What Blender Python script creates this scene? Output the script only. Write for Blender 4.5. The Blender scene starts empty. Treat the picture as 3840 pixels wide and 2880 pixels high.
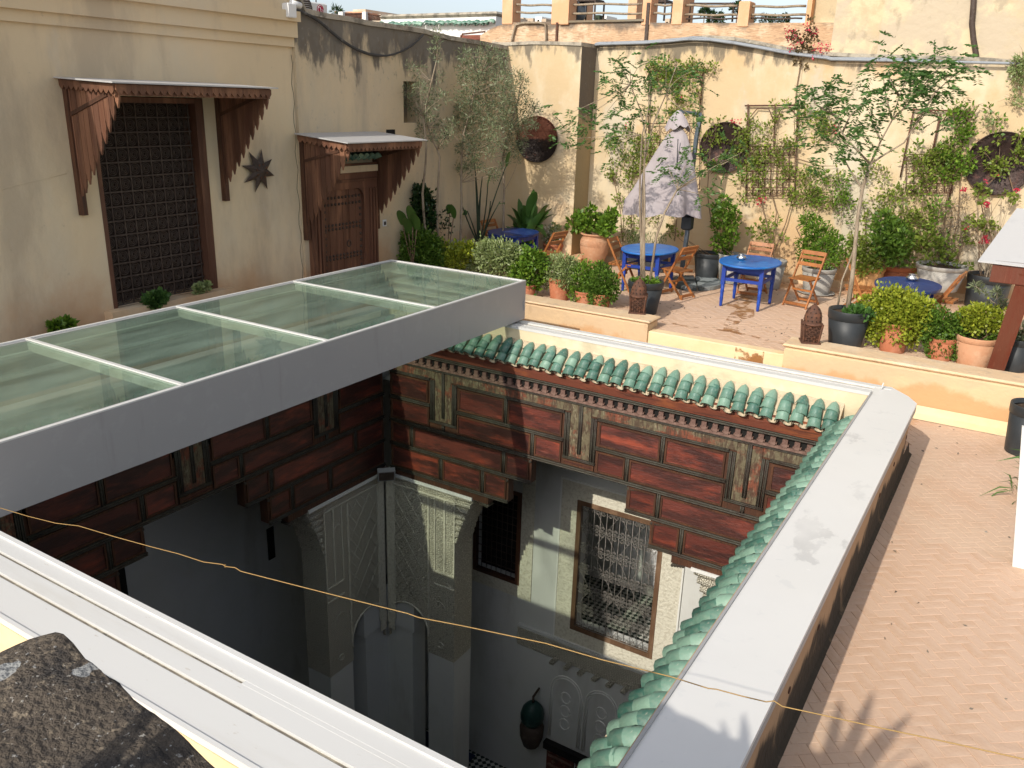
import bpy, math, random
import numpy as np
from math import sin, cos, pi, radians, atan2, hypot
from mathutils import Vector, Matrix

scene = bpy.context.scene
random.seed(7); RNG = np.random.default_rng(7)

# ------------------------------------------------------------------ camera
# world: +x runs along the far parapet of the patio, +y into the depth, eye at the origin
def cam_rows():
    pit, rol, yaw = radians(18.73324975), radians(1.81565544), radians(-31.19663756)
    cy, sy = cos(yaw), sin(yaw); M = np.array([[cy, -sy, 0], [0, 0, -1], [sy, cy, 0]])
    cp, sp = cos(pit), sin(pit); P = np.array([[1, 0, 0], [0, cp, -sp], [0, sp, cp]])
    cr, sr = cos(rol), sin(rol); Q = np.array([[cr, -sr, 0], [sr, cr, 0], [0, 0, 1]])
    return Q @ P @ M
RC = cam_rows(); FP = 3141.0
cam = bpy.data.cameras.new('camera'); cam.lens = FP / 3840 * 36; cam.sensor_width = 36
cam.clip_start = .05; cam.clip_end = 2000
camo = bpy.data.objects.new('camera', cam); scene.collection.objects.link(camo)
camo.matrix_world = Matrix(((RC[0][0], -RC[1][0], -RC[2][0], 0), (RC[0][1], -RC[1][1], -RC[2][1], 0),
                            (RC[0][2], -RC[1][2], -RC[2][2], 0), (0, 0, 0, 1)))
scene.camera = camo

# ------------------------------------------------------------------ light
SUN = Vector((.19, 1.45, -1.0)).normalized()            # direction the light travels
el = math.asin(-SUN.z); az = atan2(-SUN.x, -SUN.y)
w = bpy.data.worlds.new('World'); scene.world = w; w.use_nodes = True
nt = w.node_tree; nt.nodes.clear()
sk = nt.nodes.new('ShaderNodeTexSky'); sk.sky_type = 'NISHITA'; sk.sun_disc = False
sk.sun_elevation = el; sk.sun_rotation = az; sk.air_density = 1.0; sk.dust_density = 2.0; sk.ozone_density = 2.6
bg = nt.nodes.new('ShaderNodeBackground'); bg.inputs[1].default_value = .15
wo = nt.nodes.new('ShaderNodeOutputWorld')
hz = nt.nodes.new('ShaderNodeHueSaturation'); hz.inputs['Saturation'].default_value = .52
nt.links.new(sk.outputs[0], hz.inputs['Color']); nt.links.new(hz.outputs[0], bg.inputs[0]); nt.links.new(bg.outputs[0], wo.inputs[0])
sl = bpy.data.lights.new('sun', 'SUN'); sl.energy = 2.9; sl.angle = radians(.53); sl.color = (1, .93, .82)
so = bpy.data.objects.new('sun', sl); scene.collection.objects.link(so)
so.rotation_euler = SUN.to_track_quat('-Z', 'Y').to_euler(); so.location = (-3, -12, 12)
scene.view_settings.view_transform = 'Standard'; scene.view_settings.look = 'None'
scene.view_settings.exposure = .36; scene.view_settings.gamma = 1; scene.view_settings.use_curve_mapping = False
scene.cycles.max_bounces = 8; scene.cycles.transparent_max_bounces = 16
scene.cycles.use_denoising = True

# ------------------------------------------------------------------ measuring helpers (photo pixel -> point on a known plane)
def ray(u, v): return RC.T @ np.array([(u - 1920) / FP, (v - 1440) / FP, 1.0])
def onX(p, x): r = ray(*p); return Vector(r * (x / r[0]))
def onY(p, y): r = ray(*p); return Vector(r * (y / r[1]))
def onZ(p, z): r = ray(*p); return Vector(r * (z / r[2]))
def C(ox, oy, s): return lambda u, v: (ox + s * u, oy + s * v)
D = C(0, 0, 1.736)
c1 = C(0, 0, .7232); c2 = C(1000, 0, .663); c3 = C(1900, 0, .7236); c4 = C(2840, 0, .7236)
d4 = C(1000, 450, .4219); g7 = C(1400, 750, .4973); q5 = C(2200, 750, .3617); w6 = C(2900, 850, .3617)
o3 = C(1450, 150, .5125); t4 = C(3400, 700, .4824); b1 = C(1050, 0, .4069); b2 = C(1850, 0, .5651)
def scl(P): return float((RC[2] @ np.array(P))) / FP     # metres per photo pixel at P
WSL = .125
def wy(x): return 15.35 + WSL * (x + 7.4)                # far garden wall, right part
def wyl(x): return 14.75 + WSL * (x + 7.4)               # far garden wall, left part
def onW(p, off=0.0, f=wy):
    r = ray(*p); a = f(0) - off
    t = a / (r[1] - WSL * r[0]); return Vector(r * t)

# ------------------------------------------------------------------ mesh helpers
COL = scene.collection
class MB:
    def __init__(s): s.v = []; s.f = []; s.sm = []
    def add(s, vs, fs, smooth=False):
        n = len(s.v); s.v += [tuple(p) for p in vs]; s.f += [tuple(i + n for i in f) for f in fs]; s.sm += [smooth and len(f) <= 4 for f in fs]; return s
    def box(s, a, b, bev=0):
        x0, y0, z0 = a; x1, y1, z1 = b
        if x0 > x1: x0, x1 = x1, x0
        if y0 > y1: y0, y1 = y1, y0
        if z0 > z1: z0, z1 = z1, z0
        if bev <= 0:
            return s.add([(x0, y0, z0), (x1, y0, z0), (x1, y1, z0), (x0, y1, z0), (x0, y0, z1), (x1, y0, z1), (x1, y1, z1), (x0, y1, z1)],
                         [(3, 2, 1, 0), (4, 5, 6, 7), (0, 1, 5, 4), (1, 2, 6, 5), (2, 3, 7, 6), (3, 0, 4, 7)])
        e = bev; vs = []; fs = []
        for z, i in ((z0, e), (z0 + e, 0), (z1 - e, 0), (z1, e)):
            vs += [(x0 + i, y0 + i, z), (x1 - i, y0 + i, z), (x1 - i, y1 - i, z), (x0 + i, y1 - i, z)]
        fs += [(3, 2, 1, 0), (12, 13, 14, 15)]
        for r in range(3):
            for k in range(4):
                a_, b_ = r * 4 + k, r * 4 + (k + 1) % 4; fs.append((a_, b_, b_ + 4, a_ + 4))
        return s.add(vs, fs)
    def obox(s, c, ax, ay, az):                          # centre and three half-axis vectors
        c, ax, ay, az = map(Vector, (c, ax, ay, az))
        vs = [c + i * ax + j * ay + k * az for k in (-1, 1) for (i, j) in ((-1, -1), (1, -1), (1, 1), (-1, 1))]
        return s.add(vs, [(3, 2, 1, 0), (4, 5, 6, 7), (0, 1, 5, 4), (1, 2, 6, 5), (2, 3, 7, 6), (3, 0, 4, 7)])
    def bar(s, a, b, w, h, up=(0, 0, 1)):
        a, b, up = Vector(a), Vector(b), Vector(up); d = (b - a); L = d.length; d.normalize()
        x = d.cross(up)
        if x.length < 1e-4: x = d.cross(Vector((0, 1, 0)))
        x.normalize(); y = x.cross(d); return s.obox((a + b) / 2, d * L / 2, x * w / 2, y * h / 2)
    def tube(s, pts, r, n=8, cap=True):
        pts = [Vector(p) for p in pts]; rs = r if isinstance(r, (list, tuple)) else [r] * len(pts)
        vs = []; fs = []; X = None
        for i, p in enumerate(pts):
            d = (pts[min(i + 1, len(pts) - 1)] - pts[max(i - 1, 0)])
            if d.length < 1e-9: d = Vector((0, 0, 1))
            d.normalize()
            if X is None: X = d.orthogonal().normalized()
            X = (X - d * X.dot(d))
            if X.length < 1e-6: X = d.orthogonal()
            X.normalize(); Y = d.cross(X)
            for k in range(n):
                a = 2 * pi * k / n; vs.append(p + X * (cos(a) * rs[i]) + Y * (sin(a) * rs[i]))
        for i in range(len(pts) - 1):
            for k in range(n): a, b = i * n + k, i * n + (k + 1) % n; fs.append((a, b, b + n, a + n))
        if cap: fs += [tuple(range(n))[::-1], tuple(range((len(pts) - 1) * n, len(pts) * n))]
        return s.add(vs, fs, True)
    def lathe(s, c, prof, n=24, sx=1, sy=1, fold=None, capb=True, capt=True):
        cx, cy, cz = c; vs = []; fs = []
        for j, (r, z) in enumerate(prof):
            for k in range(n):
                a = 2 * pi * k / n; q = r * (fold(a, j) if fold else 1)
                vs.append((cx + cos(a) * q * sx, cy + sin(a) * q * sy, cz + z))
        for j in range(len(prof) - 1):
            for k in range(n): a, b = j * n + k, j * n + (k + 1) % n; fs.append((a, b, b + n, a + n))
        if capb: fs.append(tuple(range(n))[::-1])
        if capt: fs.append(tuple(range((len(prof) - 1) * n, len(prof) * n)))
        return s.add(vs, fs, True)
    def prism(s, poly, fn, w0, w1):                      # polygon in (u,z), pushed from w0 to w1; fn(u,z,w) -> point
        n = len(poly); vs = [fn(u, z, w0) for u, z in poly] + [fn(u, z, w1) for u, z in poly]
        fs = [tuple(range(n)), tuple(range(n, 2 * n))[::-1]] + [(i, i + n, (i + 1) % n + n, (i + 1) % n) for i in range(n)]
        return s.add(vs, fs)
    def mesh(s, name):
        m = bpy.data.meshes.new(name); m.from_pydata([tuple(map(float, p)) for p in s.v], [], s.f)
        m.polygons.foreach_set('use_smooth', [bool(x) for x in s.sm]); m.validate(); m.update(); return m
    def build(s, name, mat, parent=None, **kw): return link(s.mesh(name), name, mat, parent, **kw)

def link(me, name, mat, parent=None, loc=None, rz=None, auto=True, **props):
    o = bpy.data.objects.new(name, me); COL.objects.link(o)
    if mat is not None and me is not None and not me.materials: me.materials.append(mat)
    if parent is not None: o.parent = parent
    if loc is not None: o.location = loc
    if rz is not None: o.rotation_euler = (0, 0, rz)
    for k, v in props.items(): o[k] = v
    return o
def tag(o, label, cat, group=None):
    o['label'] = label; o['category'] = cat
    if group: o['group'] = group
    return o
def thing(name, label, cat, loc=(0, 0, 0), rz=0, group=None):
    o = bpy.data.objects.new(name, None); COL.objects.link(o); o.empty_display_size = .1
    o.location = loc; o.rotation_euler = (0, 0, rz); return tag(o, label, cat, group)
def dup(root, loc, rz, label, group=None):
    r = root.copy(); COL.objects.link(r); r.location = loc; r.rotation_euler = (0, 0, rz); r['label'] = label
    if group: r['group'] = group
    for ch in list(root.children):
        c = ch.copy(); COL.objects.link(c); c.parent = r
        for g_ in list(ch.children): d = g_.copy(); COL.objects.link(d); d.parent = c
    return r
def smooth_edges(o, ang=40):
    return o

# ------------------------------------------------------------------ materials
def N(t, k, **kw):
    n = t.nodes.new(k)
    for a, b in kw.items(): setattr(n, a, b)
    return n
def pm(name, col, rough=.8, layers=(), bump=None, metal=0, spec=.3, rand=0, randc=None, coat=0, detail_bump=None):
    """layers: (colour, scale, lo, hi, stretch(x,y,z), amount[, zband(z0,z1)])"""
    m = bpy.data.materials.new(name); m.use_nodes = True; t = m.node_tree; L = t.links
    b = t.nodes['Principled BSDF']; tc = N(t, 'ShaderNodeTexCoord')
    b.inputs['Roughness'].default_value = rough; b.inputs['Metallic'].default_value = metal
    b.inputs['Specular IOR Level'].default_value = spec; b.inputs['Coat Weight'].default_value = coat
    cur = N(t, 'ShaderNodeRGB'); cur.outputs[0].default_value = (*col, 1); cur = cur.outputs[0]
    for i, l in enumerate(layers):
        c, sc, lo, hi, st, am = l[:6]
        mp = N(t, 'ShaderNodeMapping'); mp.inputs['Scale'].default_value = st; mp.inputs['Location'].default_value = (i * 3.7, i * 1.3, i * 2.1)
        L.new(tc.outputs['Object'], mp.inputs[0])
        no = N(t, 'ShaderNodeTexNoise'); no.inputs['Scale'].default_value = sc; no.inputs['Detail'].default_value = 7; no.inputs['Roughness'].default_value = .62
        L.new(mp.outputs[0], no.inputs[0])
        mr = N(t, 'ShaderNodeMapRange'); mr.interpolation_type = 'SMOOTHSTEP'
        mr.inputs[1].default_value = lo; mr.inputs[2].default_value = hi; mr.inputs[4].default_value = am
        src = no.outputs['Fac']
        if len(l) > 6:
            ax = l[7] if len(l) > 7 else 2
            sp = N(t, 'ShaderNodeSeparateXYZ'); L.new(tc.outputs['Object'], sp.inputs[0])
            zr = N(t, 'ShaderNodeMapRange'); zr.inputs[1].default_value = l[6][0]; zr.inputs[2].default_value = l[6][1]
            zr.inputs[3].default_value = -.35; zr.inputs[4].default_value = .35
            L.new(sp.outputs[ax], zr.inputs[0]); ad = N(t, 'ShaderNodeMath', operation='ADD'); L.new(src, ad.inputs[0]); L.new(zr.outputs[0], ad.inputs[1]); src = ad.outputs[0]
        L.new(src, mr.inputs[0])
        mx = N(t, 'ShaderNodeMix', data_type='RGBA'); L.new(mr.outputs[0], mx.inputs[0]); L.new(cur, mx.inputs[6]); mx.inputs[7].default_value = (*c, 1); cur = mx.outputs[2]
    if rand or randc:
        oi = N(t, 'ShaderNodeObjectInfo')
        if randc:
            mx = N(t, 'ShaderNodeMix', data_type='RGBA'); L.new(oi.outputs['Random'], mx.inputs[0]); L.new(cur, mx.inputs[6]); mx.inputs[7].default_value = (*randc, 1); cur = mx.outputs[2]
        hs = N(t, 'ShaderNodeHueSaturation'); mr = N(t, 'ShaderNodeMapRange'); mr.inputs[3].default_value = 1 - rand; mr.inputs[4].default_value = 1 + rand
        L.new(oi.outputs['Random'], mr.inputs[0]); L.new(mr.outputs[0], hs.inputs['Value']); L.new(cur, hs.inputs['Color']); cur = hs.outputs[0]
    L.new(cur, b.inputs['Base Color'])
    if bump:
        sc, stg, st = bump[0], bump[1], (bump[2] if len(bump) > 2 else (1, 1, 1))
        mp = N(t, 'ShaderNodeMapping'); mp.inputs['Scale'].default_value = st; L.new(tc.outputs['Object'], mp.inputs[0])
        no = N(t, 'ShaderNodeTexNoise'); no.inputs['Scale'].default_value = sc; no.inputs['Detail'].default_value = 6
        L.new(mp.outputs[0], no.inputs[0]); bp = N(t, 'ShaderNodeBump'); bp.inputs['Strength'].default_value = stg; bp.inputs['Distance'].default_value = .02
        L.new(no.outputs['Fac'], bp.inputs['Height']); L.new(bp.outputs[0], b.inputs['Normal'])
        if rough > .3:
            rr = N(t, 'ShaderNodeMapRange'); rr.inputs[3].default_value = rough - .12; rr.inputs[4].default_value = min(1, rough + .12)
            L.new(no.outputs['Fac'], rr.inputs[0]); L.new(rr.outputs[0], b.inputs['Roughness'])
    return m
def leafmat(name, c0, c1, c2=None, trans=.3, rough=.45):
    m = bpy.data.materials.new(name); m.use_nodes = True; t = m.node_tree; L = t.links; b = t.nodes['Principled BSDF']
    at = N(t, 'ShaderNodeAttribute', attribute_name='rnd'); cr = N(t, 'ShaderNodeValToRGB')
    e = cr.color_ramp.elements; e[0].color = (*c0, 1); e[1].color = (*c1, 1)
    if c2: x = e.new(.82); x.color = (*c1, 1); e[-1].color = (*c2, 1)
    L.new(at.outputs['Fac'], cr.inputs[0]); L.new(cr.outputs[0], b.inputs['Base Color'])
    b.inputs['Roughness'].default_value = rough; b.inputs['Specular IOR Level'].default_value = .35
    tr = N(t, 'ShaderNodeBsdfTranslucent'); L.new(cr.outputs[0], tr.inputs[0]); ms = N(t, 'ShaderNodeMixShader'); ms.inputs[0].default_value = trans
    L.new(b.outputs[0], ms.inputs[1]); L.new(tr.outputs[0], ms.inputs[2]); L.new(ms.outputs[0], t.nodes['Material Output'].inputs[0]); return m

I3 = (1, 1, 1)
M = {}
M['ochre'] = pm('ochre_plaster', (.57, .43, .255), .9, [((.66, .55, .38), .6, .44, .58, (1, 1, .6), .9), ((.58, .36, .18), .55, .52, .66, (1, 1, 1), .7), ((.52, .47, .37), .9, .55, .64, (1, 1, .5), .75),
     ((.50, .42, .30), 1.6, .52, .72, (1, 1, .22), .5), ((.66, .56, .43), 5, .6, .72, I3, .35),
     ((.14, .12, .09), 3.2, .52, .66, (1.4, 1.4, .5), .85, (.15, 1.3)), ((.58, .27, .10), 1.3, .52, .8, I3, .55, (-1.6, -3.4))], bump=(9, .35))
M['leftwall'] = pm('left_wall_plaster', (.71, .565, .365), .9, [((.66, .56, .40), .6, .42, .62, (1, 1, .5), .8), ((.46, .37, .26), 1.2, .48, .66, (1, 1, .3), .65),
     ((.60, .53, .42), 2.4, .6, .75, (1, 1, .4), .4), ((.33, .27, .2), 9, .66, .74, I3, .35), ((.54, .30, .15), .9, .48, .8, I3, .6, (-1.5, -3.1))], bump=(8, .4))
M['mouldwall'] = pm('mouldy_wall_plaster', (.64, .51, .33), .92, [((.56, .47, .33), .8, .45, .62, (1, 1, .35), .8), ((.36, .31, .24), 1.6, .48, .7, (1, 1, .18), .65),
     ((.11, .098, .085), 2.2, .46, .60, (1, 1.3, .5), .88, (-.5, 1.5)), ((.2, .18, .15), 7, .5, .62, (1, 1, .6), .6, (-.3, 1.4)), ((.34, .31, .27), 11, .6, .7, I3, .4), ((.50, .26, .12), 1.0, .46, .8, I3, .6, (-1.5, -3.1))], bump=(10, .6))
M['mould'] = pm('dark_mottled_plaster', (.16, .13, .10), .95, [((.44, .32, .17), 1.2, .42, .6, (1, 1, .4), .95, (.4, -.9)), ((.30, .28, .25), 12, .62, .72, I3, .4)], bump=(14, .6))  # dark plaster; on the wall jog its darkness stands for shade
M['topcap'] = pm('weathered_wall_top', (.42, .37, .29), .95, [((.17, .15, .12), 4, .45, .62, I3, .85), ((.62, .58, .5), 9, .6, .7, I3, .5)], bump=(22, .9))
M['lowwall'] = pm('low_wall_plaster', (.60, .435, .27), .85, [((.70, .50, .29), 1.1, .42, .6, (1, 1, 1.6), .8), ((.56, .31, .14), 1.4, .5, .64, I3, .75, (-2.9, -3.35)),
     ((.40, .27, .16), 5, .6, .74, (1, 1, .5), .5), ((.78, .66, .48), 6, .62, .7, I3, .45, (-3.3, -3.6))], bump=(12, .45))
M['lowtop'] = pm('low_wall_top_plaster', (.68, .49, .30), .85, [((.45, .36, .26), 5, .52, .7, I3, .6), ((.76, .62, .44), 2, .5, .68, I3, .6), ((.25, .2, .16), 14, .66, .76, I3, .5)], bump=(20, .6))
M['cream'] = pm('cream_parapet_plaster', (.70, .60, .40), .8, [((.50, .43, .29), 1.6, .46, .66, (1, 1, 2), .75), ((.78, .70, .52), 3.2, .5, .66, I3, .6)], bump=(12, .3))
M['step'] = pm('cream_step_plaster', (.78, .62, .38), .8, [((.72, .5, .26), 2, .45, .7, I3, .6)], bump=(12, .3))
M['brick'] = pm('terracotta_paver', (.60, .40, .27), .78, [((.67, .49, .36), 2.2, .42, .62, I3, .8), ((.52, .33, .2), 5, .55, .72, I3, .4), ((.66, .50, .36), .9, .46, .6, I3, .7), ((.48, .33, .21), 1.7, .56, .66, I3, .6), ((.52, .30, .17), 24, .5, .7, I3, .4),
      ((.42, .25, .12), 1.3, .55, .7, I3, .5)], bump=(40, .2), rand=.045, randc=(.60, .42, .30))
M['grout'] = pm('paving_bed', (.55, .35, .22), .9, [((.66, .48, .33), 3, .45, .65, I3, .7)], bump=(30, .3))
M['wetstain'] = pm('wet_rust_stain', (.36, .17, .06), .4, [((.5, .27, .12), 6, .45, .62, I3, .9)])
def patchy(m, sc=7., lo=.44, hi=.56):
    t = m.node_tree; L = t.links; b = t.nodes['Principled BSDF']; tr = N(t, 'ShaderNodeBsdfTransparent'); ms = N(t, 'ShaderNodeMixShader')
    tc = N(t, 'ShaderNodeTexCoord'); no = N(t, 'ShaderNodeTexNoise'); no.inputs['Scale'].default_value = sc; no.inputs['Detail'].default_value = 6; L.new(tc.outputs['Object'], no.inputs[0])
    mr = N(t, 'ShaderNodeMapRange'); mr.inputs[1].default_value = lo; mr.inputs[2].default_value = hi; mr.inputs[4].default_value = .8; L.new(no.outputs[0], mr.inputs[0])
    L.new(mr.outputs[0], ms.inputs[0]); L.new(tr.outputs[0], ms.inputs[1]); L.new(b.outputs[0], ms.inputs[2]); L.new(ms.outputs[0], t.nodes['Material Output'].inputs[0]); return m
patchy(M['wetstain'])
M['metal'] = pm('grey_powder_coat', (.35, .345, .34), .42, [((.27, .26, .25), 3.5, .55, .72, (1, 2.5, .25), .45), ((.46, .45, .43), 40, .71, .74, I3, .6), ((.3, .3, .3), 1.8, .55, .8, I3, .35), ((.40, .395, .39), 7, .56, .62, I3, .25)], spec=.4, bump=(4, .03))
M['metalw'] = pm('white_powder_coat', (.64, .635, .61), .38, [((.56, .54, .49), 1.6, .5, .75, (.4, 3, 1), .6), ((.42, .36, .28), 16, .66, .74, (.5, 2, 1), .7)], spec=.4, bump=(5, .04))
M['coping'] = pm('coping_white_metal', (.68, .67, .64), .38, [((.44, .435, .42), 2.3, .58, .63, (1, .6, 1), .55), ((.74, .73, .70), 14, .66, .69, I3, .7), ((.60, .60, .585), 6.5, .60, .66, I3, .6), ((.71, .70, .67), 1, .4, .6, I3, .6), ((.4, .4, .4), 45, .74, .77, I3, .6)], spec=.45, bump=(3, .03))
M['groove'] = pm('grimy_track', (.36, .31, .24), .8, [((.62, .55, .42), 5, .45, .62, (1, 1, 1), .8), ((.12, .11, .1), 9, .55, .65, I3, .8)], bump=(30, .4))
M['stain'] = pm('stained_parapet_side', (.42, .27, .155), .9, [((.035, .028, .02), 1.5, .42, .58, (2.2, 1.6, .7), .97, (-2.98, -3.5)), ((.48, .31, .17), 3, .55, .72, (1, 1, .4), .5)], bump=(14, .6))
M['brownback'] = pm('dark_brown_boards', (.035, .022, .016), .8)
M['winwood'] = pm('weathered_window_wood', (.13, .072, .04), .65, [((.24, .15, .09), 6, .45, .62, (1, 1, .2), .7)], bump=(30, .4))
M['wood'] = pm('oiled_teak', (.36, .135, .04), .42, [((.25, .085, .028), 6, .42, .62, (1, 1, 1), .7), ((.45, .2, .075), 30, .5, .66, (3, 3, .3), .6)], spec=.4, rand=.12)
M['darkwood'] = pm('dark_old_wood', (.075, .034, .02), .6, [((.13, .055, .028), 3, .45, .65, (1, 9, .5), .8), ((.03, .018, .013), 10, .5, .7, (6, 6, .4), .7)], bump=(24, .5, (3, 3, .4)))
M['canopywood'] = pm('canopy_cedar_wood', (.125, .058, .036), .55, [((.25, .122, .07), 5, .45, .62, (1, 1, .12), .8), ((.10, .04, .022), 9, .5, .68, (1, 1, .1), .7)], bump=(20, .4, (4, 4, .3)), rand=.2)
M['redwood'] = pm('red_painted_panel', (.13, .034, .024), .4, [((.30, .06, .03), 1.6, .48, .66, (1, 1, 3.5), .75), ((.045, .018, .015), 2.0, .42, .58, (.7, .7, 3), .9), ((.33, .11, .075), 5, .6, .74, (.5, .5, 7), .45), ((.10, .06, .05), 24, .55, .7, (.3, .3, 5), .4)], spec=.5, bump=(30, .35, (.4, .4, 5)), rand=.28)
M['frieze'] = pm('peeling_painted_band', (.15, .125, .075), .7, [((.21, .055, .03), 2.6, .48, .58, (1, 1, 1.6), .85), ((.075, .045, .03), 9, .46, .56, (3, 3, .7), .8), ((.30, .26, .17), 14, .58, .66, (2, 2, .6), .6)], bump=(26, .6))
M['mould_wood'] = pm('grey_green_moulding', (.062, .056, .042), .5, [((.045, .03, .024), 8, .45, .62, I3, .7), ((.12, .118, .095), 16, .58, .7, I3, .45)], bump=(60, .5))
M['dentil'] = pm('faded_dentil_wood', (.22, .135, .105), .7, [((.13, .07, .055), 6, .45, .62, I3, .7), ((.36, .27, .2), 10, .58, .68, I3, .6)], bump=(40, .5))
M['fascia'] = pm('red_brown_fascia', (.20, .065, .04), .5, [((.34, .11, .045), 2.2, .5, .66, (1, 1, 3), .75), ((.09, .04, .03), 4, .5, .68, (.5, .5, 6), .75), ((.3, .19, .15), 12, .6, .7, (.4, .4, 5), .4)], bump=(30, .3, (.4, .4, 4)))
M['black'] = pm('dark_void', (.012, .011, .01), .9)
M['plaster'] = pm('white_plaster', (.62, .625, .60), .85, [((.42, .41, .37), 1.1, .52, .68, (1, 1, .3), .6), ((.58, .59, .55), 1.2, .45, .65, I3, .7), ((.5, .49, .45), 6, .6, .74, (1, 1, .4), .35)], bump=(10, .15))
M['ledge'] = pm('white_ledge', (.74, .74, .7), .7)
M['pantile'] = pm('green_glazed_tile', (.065, .20, .145), .45, [((.035, .16, .12), 7, .42, .6, I3, .8), ((.22, .29, .22), 9, .50, .66, I3, .75), ((.50, .46, .36), 30, .62, .68, I3, .75)], spec=.55, bump=(22, .3), rand=.38, randc=(.17, .27, .20))
M['mortar'] = pm('lime_mortar', (.55, .45, .31), .9, [((.38, .30, .2), 9, .48, .66, I3, .7)], bump=(40, .7))
M['blue'] = pm('cobalt_paint', (.016, .045, .27), .45, [((.02, .09, .46), 2, .45, .65, I3, .6), ((.45, .5, .55), 34, .69, .72, I3, .7), ((.01, .03, .17), 5, .54, .66, I3, .6)], spec=.35)
M['bluetop'] = pm('blue_table_paint', (.01, .13, .46), .42, [((.012, .2, .56), 3, .45, .62, I3, .7), ((.015, .09, .34), 5, .56, .68, I3, .7), ((.10, .25, .55), 1.6, .5, .64, (1, 1, 1), .35), ((.55, .6, .62), 38, .68, .71, I3, .7)], spec=.45, bump=(20, .1))
M['navy'] = pm('dark_blue_table_paint', (.012, .035, .16), .4, [((.03, .07, .24), 4, .45, .65, I3, .7), ((.45, .48, .5), 30, .68, .71, (1, 4, 1), .7)], spec=.5, bump=(20, .12))
M['terra'] = pm('terracotta', (.52, .27, .15), .85, [((.60, .38, .24), 4, .45, .65, I3, .7), ((.44, .2, .1), 9, .55, .7, I3, .5)], bump=(24, .35), rand=.08)
M['terrared'] = pm('red_terracotta', (.42, .15, .075), .85, [((.5, .25, .15), 5, .5, .66, I3, .6)], bump=(24, .35))
M['orange'] = pm('orange_glazed_pot', (.62, .33, .13), .6, [((.55, .26, .1), 5, .5, .66, I3, .6)])
M['greypot'] = pm('grey_stone_pot', (.34, .32, .285), .8, [((.44, .42, .38), 3, .45, .65, I3, .6), ((.26, .25, .22), 8, .6, .7, I3, .5)], bump=(16, .2))
M['blackpot'] = pm('anthracite_plastic_pot', (.028, .032, .035), .5, [((.05, .055, .058), 3, .45, .65, I3, .6), ((.25, .23, .2), 45, .72, .75, I3, .5)], spec=.4)
M['soil'] = pm('soil', (.06, .038, .024), .95, [((.12, .08, .05), 22, .5, .62, I3, .8)], bump=(60, 1.0))
M['bark'] = pm('pale_bark', (.33, .265, .19), .85, [((.2, .15, .1), 9, .45, .62, (1, 1, .3), .8), ((.42, .36, .28), 20, .55, .7, (1, 1, .3), .5)], bump=(40, .6, (2, 2, .4)))
M['stem'] = pm('thin_brown_stem', (.19, .125, .075), .85, [((.3, .22, .15), 9, .5, .65, I3, .6)])
M['rust'] = pm('rusty_iron', (.105, .05, .032), .75, [((.18, .075, .04), 9, .48, .64, I3, .7), ((.05, .03, .024), 14, .5, .66, I3, .6)], bump=(40, .4))
M['copper'] = pm('aged_copper_tray', (.15, .06, .04), .5, [((.022, .017, .015), 2.0, .42, .54, I3, .97, (.22, -.22)), ((.24, .1, .07), 7, .58, .7, I3, .4)], metal=.5, bump=(30, .35))
M['darktray'] = pm('blackened_tray', (.045, .028, .024), .5, [((.13, .06, .045), 3, .54, .66, I3, .7), ((.02, .016, .015), 7, .5, .62, I3, .7)], metal=.4, bump=(30, .35))
M['iron'] = pm('dark_wrought_iron', (.065, .045, .035), .6, [((.11, .085, .065), 14, .5, .66, I3, .7)], bump=(50, .4))
M['whiteiron'] = pm('pale_painted_iron', (.20, .185, .165), .55, [((.22, .18, .15), 12, .55, .7, I3, .7)])
M['silver'] = pm('hammered_silver', (.62, .62, .60), .22, [((.2, .2, .2), 30, .55, .68, I3, .6)], metal=1, bump=(60, .5))
M['fabric'] = pm('mauve_grey_canvas', (.37, .325, .33), .85, [((.42, .38, .385), 2, .45, .65, I3, .6)], bump=(120, .12))
M['pole'] = pm('slate_blue_metal_pole', (.10, .125, .15), .4, [((.24, .26, .28), 5, .5, .66, (1, 1, .3), .6)], metal=.3)
M['umbbase'] = pm('painted_concrete_weight', (.075, .09, .088), .7, [((.30, .33, .33), 3.5, .47, .53, I3, .85)], bump=(14, .25))
M['cable'] = pm('grey_pvc_pipe', (.27, .29, .31), .5, [((.14, .14, .14), 6, .55, .7, I3, .6)])
M['blackcable'] = pm('black_cable', (.055, .052, .05), .6, [((.2, .19, .17), 8, .55, .7, I3, .6)])
M['wire'] = pm('golden_bare_wire', (.42, .27, .10), .5, metal=.4)
M['lichen'] = None
M['white'] = pm('white_paint', (.78, .78, .77), .5)
M['sheet'] = pm('galvanised_sheet', (.50, .495, .49), .45, [((.42, .42, .42), 3, .5, .7, I3, .5), ((.42, .36, .3), 22, .7, .75, I3, .6)], metal=.15, bump=(6, .15))
M['redpost'] = pm('varnished_red_wood', (.13, .042, .024), .38, [((.13, .03, .016), 4, .45, .65, (4, 4, .4), .7), ((.22, .08, .045), 12, .58, .7, (5, 5, .4), .5)], spec=.35, bump=(30, .25, (4, 4, .3)))
M['rose'] = pm('rose_plaster', (.68, .38, .21), .85, [((.72, .5, .32), 1.6, .45, .65, I3, .6)], bump=(12, .3))
M['oldbrick'] = pm('old_brick_wall', (.54, .36, .22), .9, [((.66, .52, .36), 1.8, .46, .62, I3, .8), ((.40, .24, .14), 4.5, .5, .66, (1, 1, 3), .75), ((.13, .11, .09), 1.8, .46, .66, (1, 1, .6), .85, (1.35, 1.95)), ((.36, .24, .15), 9, .56, .62, (.6, .6, 3.5), .8)], bump=(11, 1.0, (.7, .7, 3.2)))
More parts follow.
